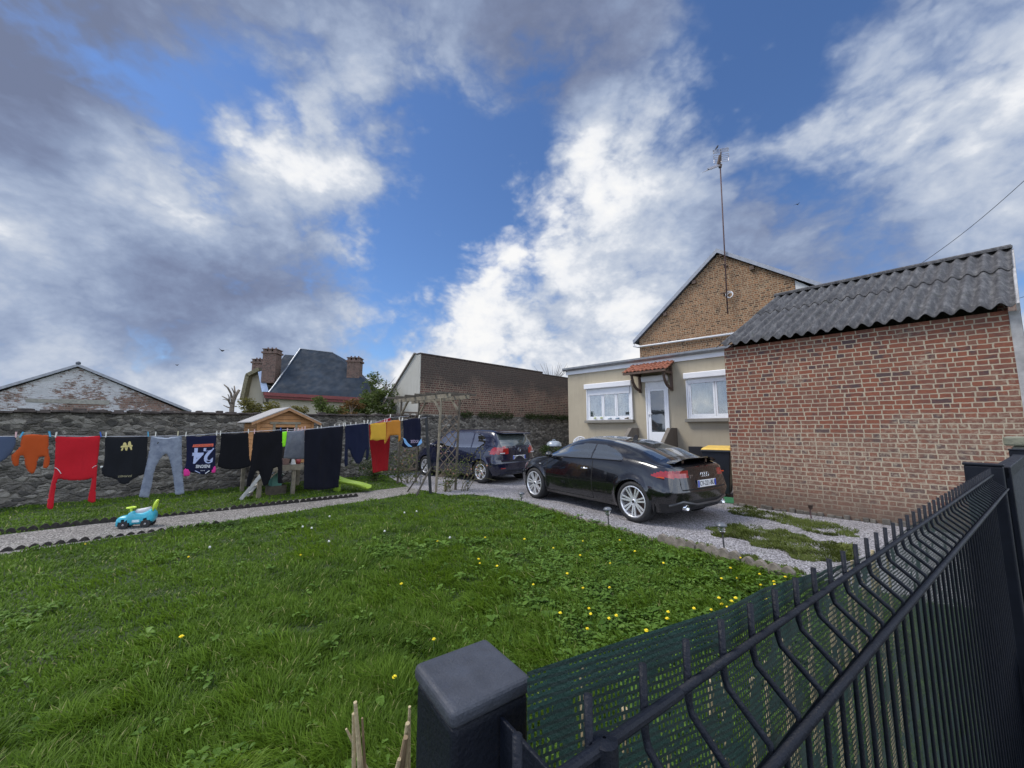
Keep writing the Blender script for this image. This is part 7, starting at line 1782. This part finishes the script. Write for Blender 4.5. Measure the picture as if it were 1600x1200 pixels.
# local: x along the fence, -y towards the street (the camera), z up
def wire_path(x):
    q = [(TOPZ, 0), (TOPZ-.04, 0), (TOPZ-.048, -.002), (TOPZ-.072, -.030), (TOPZ-.078, -.031), (TOPZ-.13, -.002), (TOPZ-.138, 0), (.75, 0), (.06, 0)]
    return [(x, y, z) for z, y in q]
i0 = -2; i1 = 43
for i in range(i0, i1+1):
    mb = MB(); mb.tube(wire_path(i*.05), .0026, 10); mb.build('vertical_wire', ANTH, fp, smooth=True)
X0, X1 = i0*.05-.012, i1*.05+.012
for k, (z, y) in enumerate(((TOPZ-.025, -.0055), (TOPZ-.075, -.0365), (TOPZ-.125, -.009), (.26, -.0055), (.2, -.0055))):
    mb = MB(); mb.tube([(X0, y, z), (X1, y, z)], .0030 if k != 1 else .0034, 10); mb.build('horizontal_wire', ANTH, fp, smooth=True)
# small blobs of zinc where the wires are welded on the two top rails, beads on rail ends
# ---- near corner post, behind the panel
pcx = [gp(*p, 1.322) for p in ((648, 1035), (757, 997), (829, 1055), (711, 1113))]
pc = sum(pcx)/4; PZ = 1.322
np_ = thing('fence_post', 'square anthracite fence post with flat cap right in front of the camera', 'fence post', (pc[0], pc[1], 0), ROT_F)
hw_ = .0325
mb = MB(); mb.box(-hw_+.002, hw_-.002, -hw_+.002, hw_-.002, 0, PZ-.012); mb.build('post', ANTH, np_, bevel=.004, seg=3)
CAPM = plain('grey plastic cap', (.036, .041, .054), .6, var=.22, scale=60, bump=.2, bscale=500)
mb = MB(); mb.box(-hw_, hw_, -hw_, hw_, PZ-.012, PZ); mb.build('cap', CAPM, np_, bevel=.0045, seg=4)
a_ = onp(773, 1092, W0-FDv*0+np.array([FDv[1], -FDv[0], 0])*-.03, FDv)
# clamp plate between post and panel
lp = local(fp, pc)[0]
mb = MB(); x_ = lp[0]+.005; mb.box(x_-.0015, x_+.0015, -.012, lp[1]-hw_, PZ-.20, PZ-.016); mb.build('bracket', ANTH, fp, bevel=.0008)
mb = MB(); mb.tube([(lp[0]-.08, -.006, TOPZ-.025), (lp[0]+.10, -.006, TOPZ-.025)], .0034, 10)
mb.lathe([(.001, -.012), (.0075, -.011), (.0075, .0015), (.001, .003)], 16, (-.044, -.006, TOPZ-.024)); mb.build('clamp_knob', ANTH, fp, smooth=False)
# ---- second post and the gate beyond
s2 = X1+.05
def fpw(x, y, z=0): c, s = math.cos(ROT_F), math.sin(ROT_F); return (W0[0]+x*c-y*s, W0[1]+x*s+y*c, z)
p2 = thing('fence_post', 'square anthracite post at the far end of the mesh panel', 'fence post', fpw(s2, -.01), ROT_F)
mb = MB(); mb.box(-.02, .02, -.02, .08, 0, TOPZ+.005); mb.build('post', ANTH, p2, bevel=.005); mb = MB(); mb.box(-.023, .023, -.023, .083, TOPZ+.005, TOPZ+.015); mb.build('cap', ANTH, p2, bevel=.003)
gt = thing('gate', 'solid dark sheeted garden gate panel beyond the mesh fence', 'gate', fpw(s2+.05, -.02), ROT_F)
GLN = 1.25
mb = MB(); mb.box(0, GLN, -.012, .012, .66, TOPZ-.02); mb.build('sheet', plain('gate sheet', (.010, .014, .022), .65, var=.3, scale=20, bump=.3), gt)
for nm_, b_ in (('top_rail', (0, GLN, -.022, .022, TOPZ-.045, TOPZ+.0)), ('bottom_rail', (0, GLN, -.02, .02, .62, .67)), ('stile', (-.0, .04, -.025, .025, .62, TOPZ+.002)), ('stile', (GLN-.04, GLN, -.025, .025, .62, TOPZ+.002))):
    mb = MB(); mb.box(*b_); mb.build(nm_, ANTH, gt, bevel=.003)
p3 = thing('fence_post', 'anthracite post at the far side of the gate', 'fence post', fpw(s2+.10+GLN+.06, -.02), ROT_F)
mb = MB(); mb.box(-.04, .04, -.04, .04, 0, TOPZ+.02); mb.build('post', ANTH, p3, bevel=.004); mb = MB(); mb.box(-.043, .043, -.043, .043, TOPZ+.02, TOPZ+.03); mb.build('cap', ANTH, p3, bevel=.003)
cpst = thing('gate_pillar', 'weathered grey concrete pillar at the right edge beside the gate', 'pillar', fpw(s2+.10+GLN+.42, -.10), ROT_F)
mb = MB(); mb.box(-.10, .12, -.12, .12, 0, TOPZ+.04); mb.build('shaft', CONC, cpst, bevel=.012); mb = MB(); mb.box(-.13, .15, -.15, .15, TOPZ+.042, TOPZ+.10); mb.build('cap', plain('mossy pillar cap', (.15, .15, .11), .95, var=.4, bump=.6), cpst, bevel=.01)
# ---- green shade net tied behind the wires
def net_mat():
    m, t, b = newmat('green shade net'); g = G(t); tc = g.n('ShaderNodeTexCoord'); o = tc.outputs['Object']; p = g.n('ShaderNodeSeparateXYZ', {0: o})
    wob = g.m('MULTIPLY', g.m('SUBTRACT', g.noise(o, 60, 2), .5), .002)
    zr = g.m('ADD', p.outputs[2], wob); rowp = .0056; colp = .0040
    row = g.m('FRACT', g.m('DIVIDE', zr, rowp)); rid = g.m('FLOOR', g.m('DIVIDE', zr, rowp))
    thread = g.m('LESS_THAN', row, .42)
    xx = g.m('ADD', g.m('DIVIDE', g.m('ADD', p.outputs[0], wob), colp), g.m('MULTIPLY', g.m('FRACT', g.m('MULTIPLY', rid, .37)), 1.0))
    col = g.m('LESS_THAN', g.m('FRACT', xx), .52)
    tape = g.m('GREATER_THAN', g.noise(o, 35, 3), .57)
    a = g.m('MAXIMUM', thread, g.m('MAXIMUM', col, tape)); hem = g.m('GREATER_THAN', p.outputs[2], TOPZ-.028); a = g.m('MAXIMUM', a, g.m('MULTIPLY', hem, g.m('MAXIMUM', g.m('LESS_THAN', row, .8), col)))
    c = g.mix(g.noise(o, 120, 4, .7), (.003, .022, .018), (.009, .050, .038)); c = g.mix(g.m('MULTIPLY', thread, .65), c, (.002, .010, .010))
    c = g.mix(g.n('ShaderNodeMapRange', {0: g.noise(o, 14, 5), 1: .4, 2: .7, 4: .5}).outputs[0], c, (.005, .015, .016))
    g.l(c, b.inputs['Base Color']); b.inputs['Roughness'].default_value = .55; g.l(a, b.inputs['Alpha'])
    g.bump(g.noise(o, 400, 3), .6, .002, b); return m
def net(x0, x1, ytopf, name, label):
    t = thing(name, label, 'shade net', fp.location, ROT_F); nx, nz = 120, 30; v = []; f = []
    for i in range(nx+1):
        x = x0+(x1-x0)*i/nx; zt_ = ytopf(x)
        for j in range(nz+1):
            z = .10+(zt_-.10)*j/nz; y = max(.008, .040-.030*(x-x0)/.18)+.003*noise.noise(Vector((x*5, z*4, 2))); v.append((x, y, z))
    for i in range(nx):
        for j in range(nz): a = i*(nz+1)+j; f.append((a, a+1, a+nz+2, a+nz+1))
    meshobj('net', v, f, net_mat(), t, smooth=True); return t
nx0 = local(fp, pc)[0][0]+.006
net(nx0, X1+.02, lambda x: TOPZ-.002-.030*min(max((x-.20)/.35, 0), 1)+.002*math.sin(x*9+.5), 'shade_net', 'green woven shade net tied behind the mesh fence panel')
# ---- reeds behind the net and by the post
REED = plain('bleached reed', (.42, .34, .20), .8, var=.3, scale=40, bump=.3, bscale=200)
REED2 = plain('brown reed', (.20, .14, .08), .8, var=.4, scale=30)
rs = thing('reed_screen', 'old split reed screen hidden behind the green net', 'reed screen', fp.location, ROT_F); mb = MB(); r2 = random.Random(17)
x = nx0+.005
while x < .8:
    tz = TOPZ-.035+r2.uniform(-.11, -.02); 
    if r2.random() < .05: tz = TOPZ-.016+r2.uniform(0, .008)
    mb.tube([(x+r2.uniform(-.006, .006), .045+r2.uniform(-.008, .012), .15), (x, .036+r2.uniform(-.006, .008), tz)], r2.uniform(.0014, .003), 6); x += r2.uniform(.012, .055)
mb.build('reeds', REED, rs)
def stick(x, y, xb, yb, zc, rad, m, label, kind='reed'):
    # top at (x,y), leaning down to (xb,yb), at camera depth zc
    a = fz(x, y, zc); b_ = fz(xb, yb, zc*1.02); d = (b_-a); g_ = b_+d/abs(d[2])*max(b_[2]-.02, 0)*.9
    t = thing('dry_reed', label, 'reed', (a[0], a[1], 0)); mb = MB(); off = np.array([a[0], a[1], 0])
    mb.tube([tuple(a-off), tuple(b_-off), (g_-off)[0:3]], [rad*.6, rad, rad], 8); mb.build('stalk', m, t); return t
stick(555, 1097, 563, 1200, .36, .0028, REED, 'tall pale split reed standing left of the near post'); stick(552, 1115, 553, 1200, .365, .0022, REED, 'pale reed just left of the tallest split reed'); stick(566, 1122, 570, 1200, .37, .0016, REED2, 'thin brown reed right of the tallest split reed')
stick(541, 1139, 556, 1168, .37, .0016, REED, 'short pale reed sliver leaning into the tall split reeds')
stick(640, 1104, 638, 1200, .37, .0022, REED, 'pale broken reed top touching the near post'); stick(637, 1130, 630, 1200, .36, .0034, REED, 'thick hollow reed beside the near post'); stick(634, 1152, 626, 1200, .35, .0036, REED2, 'dark weathered reed lowest against the near post'); stick(624, 1186, 619, 1210, .35, .0028, REED, 'cut reed end at the bottom edge left of the near post')
# street side of the fence at the right edge: rough bank with ivy
bk_ = thing('low_wall', 'crumbling mossy footing wall under the gate at the right edge', 'wall', fpw(s2-.2, -.30), ROT_F)
mb = MB(); nxx = 40; v = []; f = []
for i in range(nxx+1):
    for j in range(9):
        x = 2.6*i/nxx; t_ = j/8; z = .05+.62*(1-t_)**.8; y = .24-.42*t_; nn2 = noise.noise(Vector((x*6, t_*5, 1)))*.04+noise.noise(Vector((x*17, t_*14, 1)))*.02
        v.append((x, y+nn2, z+nn2))
for i in range(nxx):
    for j in range(8): a = i*9+j; f.append((a, a+1, a+10, a+9))
meshobj('rubble', v, f, plain('mossy earth rubble', (.085, .078, .06), .95, var=.6, scale=10, bump=.9), bk_)
rnd = np.random.default_rng(44); n = 1500; xs = rnd.uniform(0, 2.6, n); t_ = rnd.uniform(0, 1, n); kk = np.array([noise.noise(Vector((a*3, b*3, 7))) for a, b in zip(xs, t_)]) > .0
P = np.stack([xs, .20-.42*t_, .09+.62*(1-t_)**.8], 1)[kk]; V, Lp, S, T_ = leafcloud(P, .035, rnd)
o_ = fastmesh('ivy_leaves', V, Lp, S, SHRUBL, bk_, T_)
sheet('pavement', [(-3, -3), (6, -3), fpw(5.5, -.75)[:2], fpw(-3, -.75)[:2]], .02, CONC)
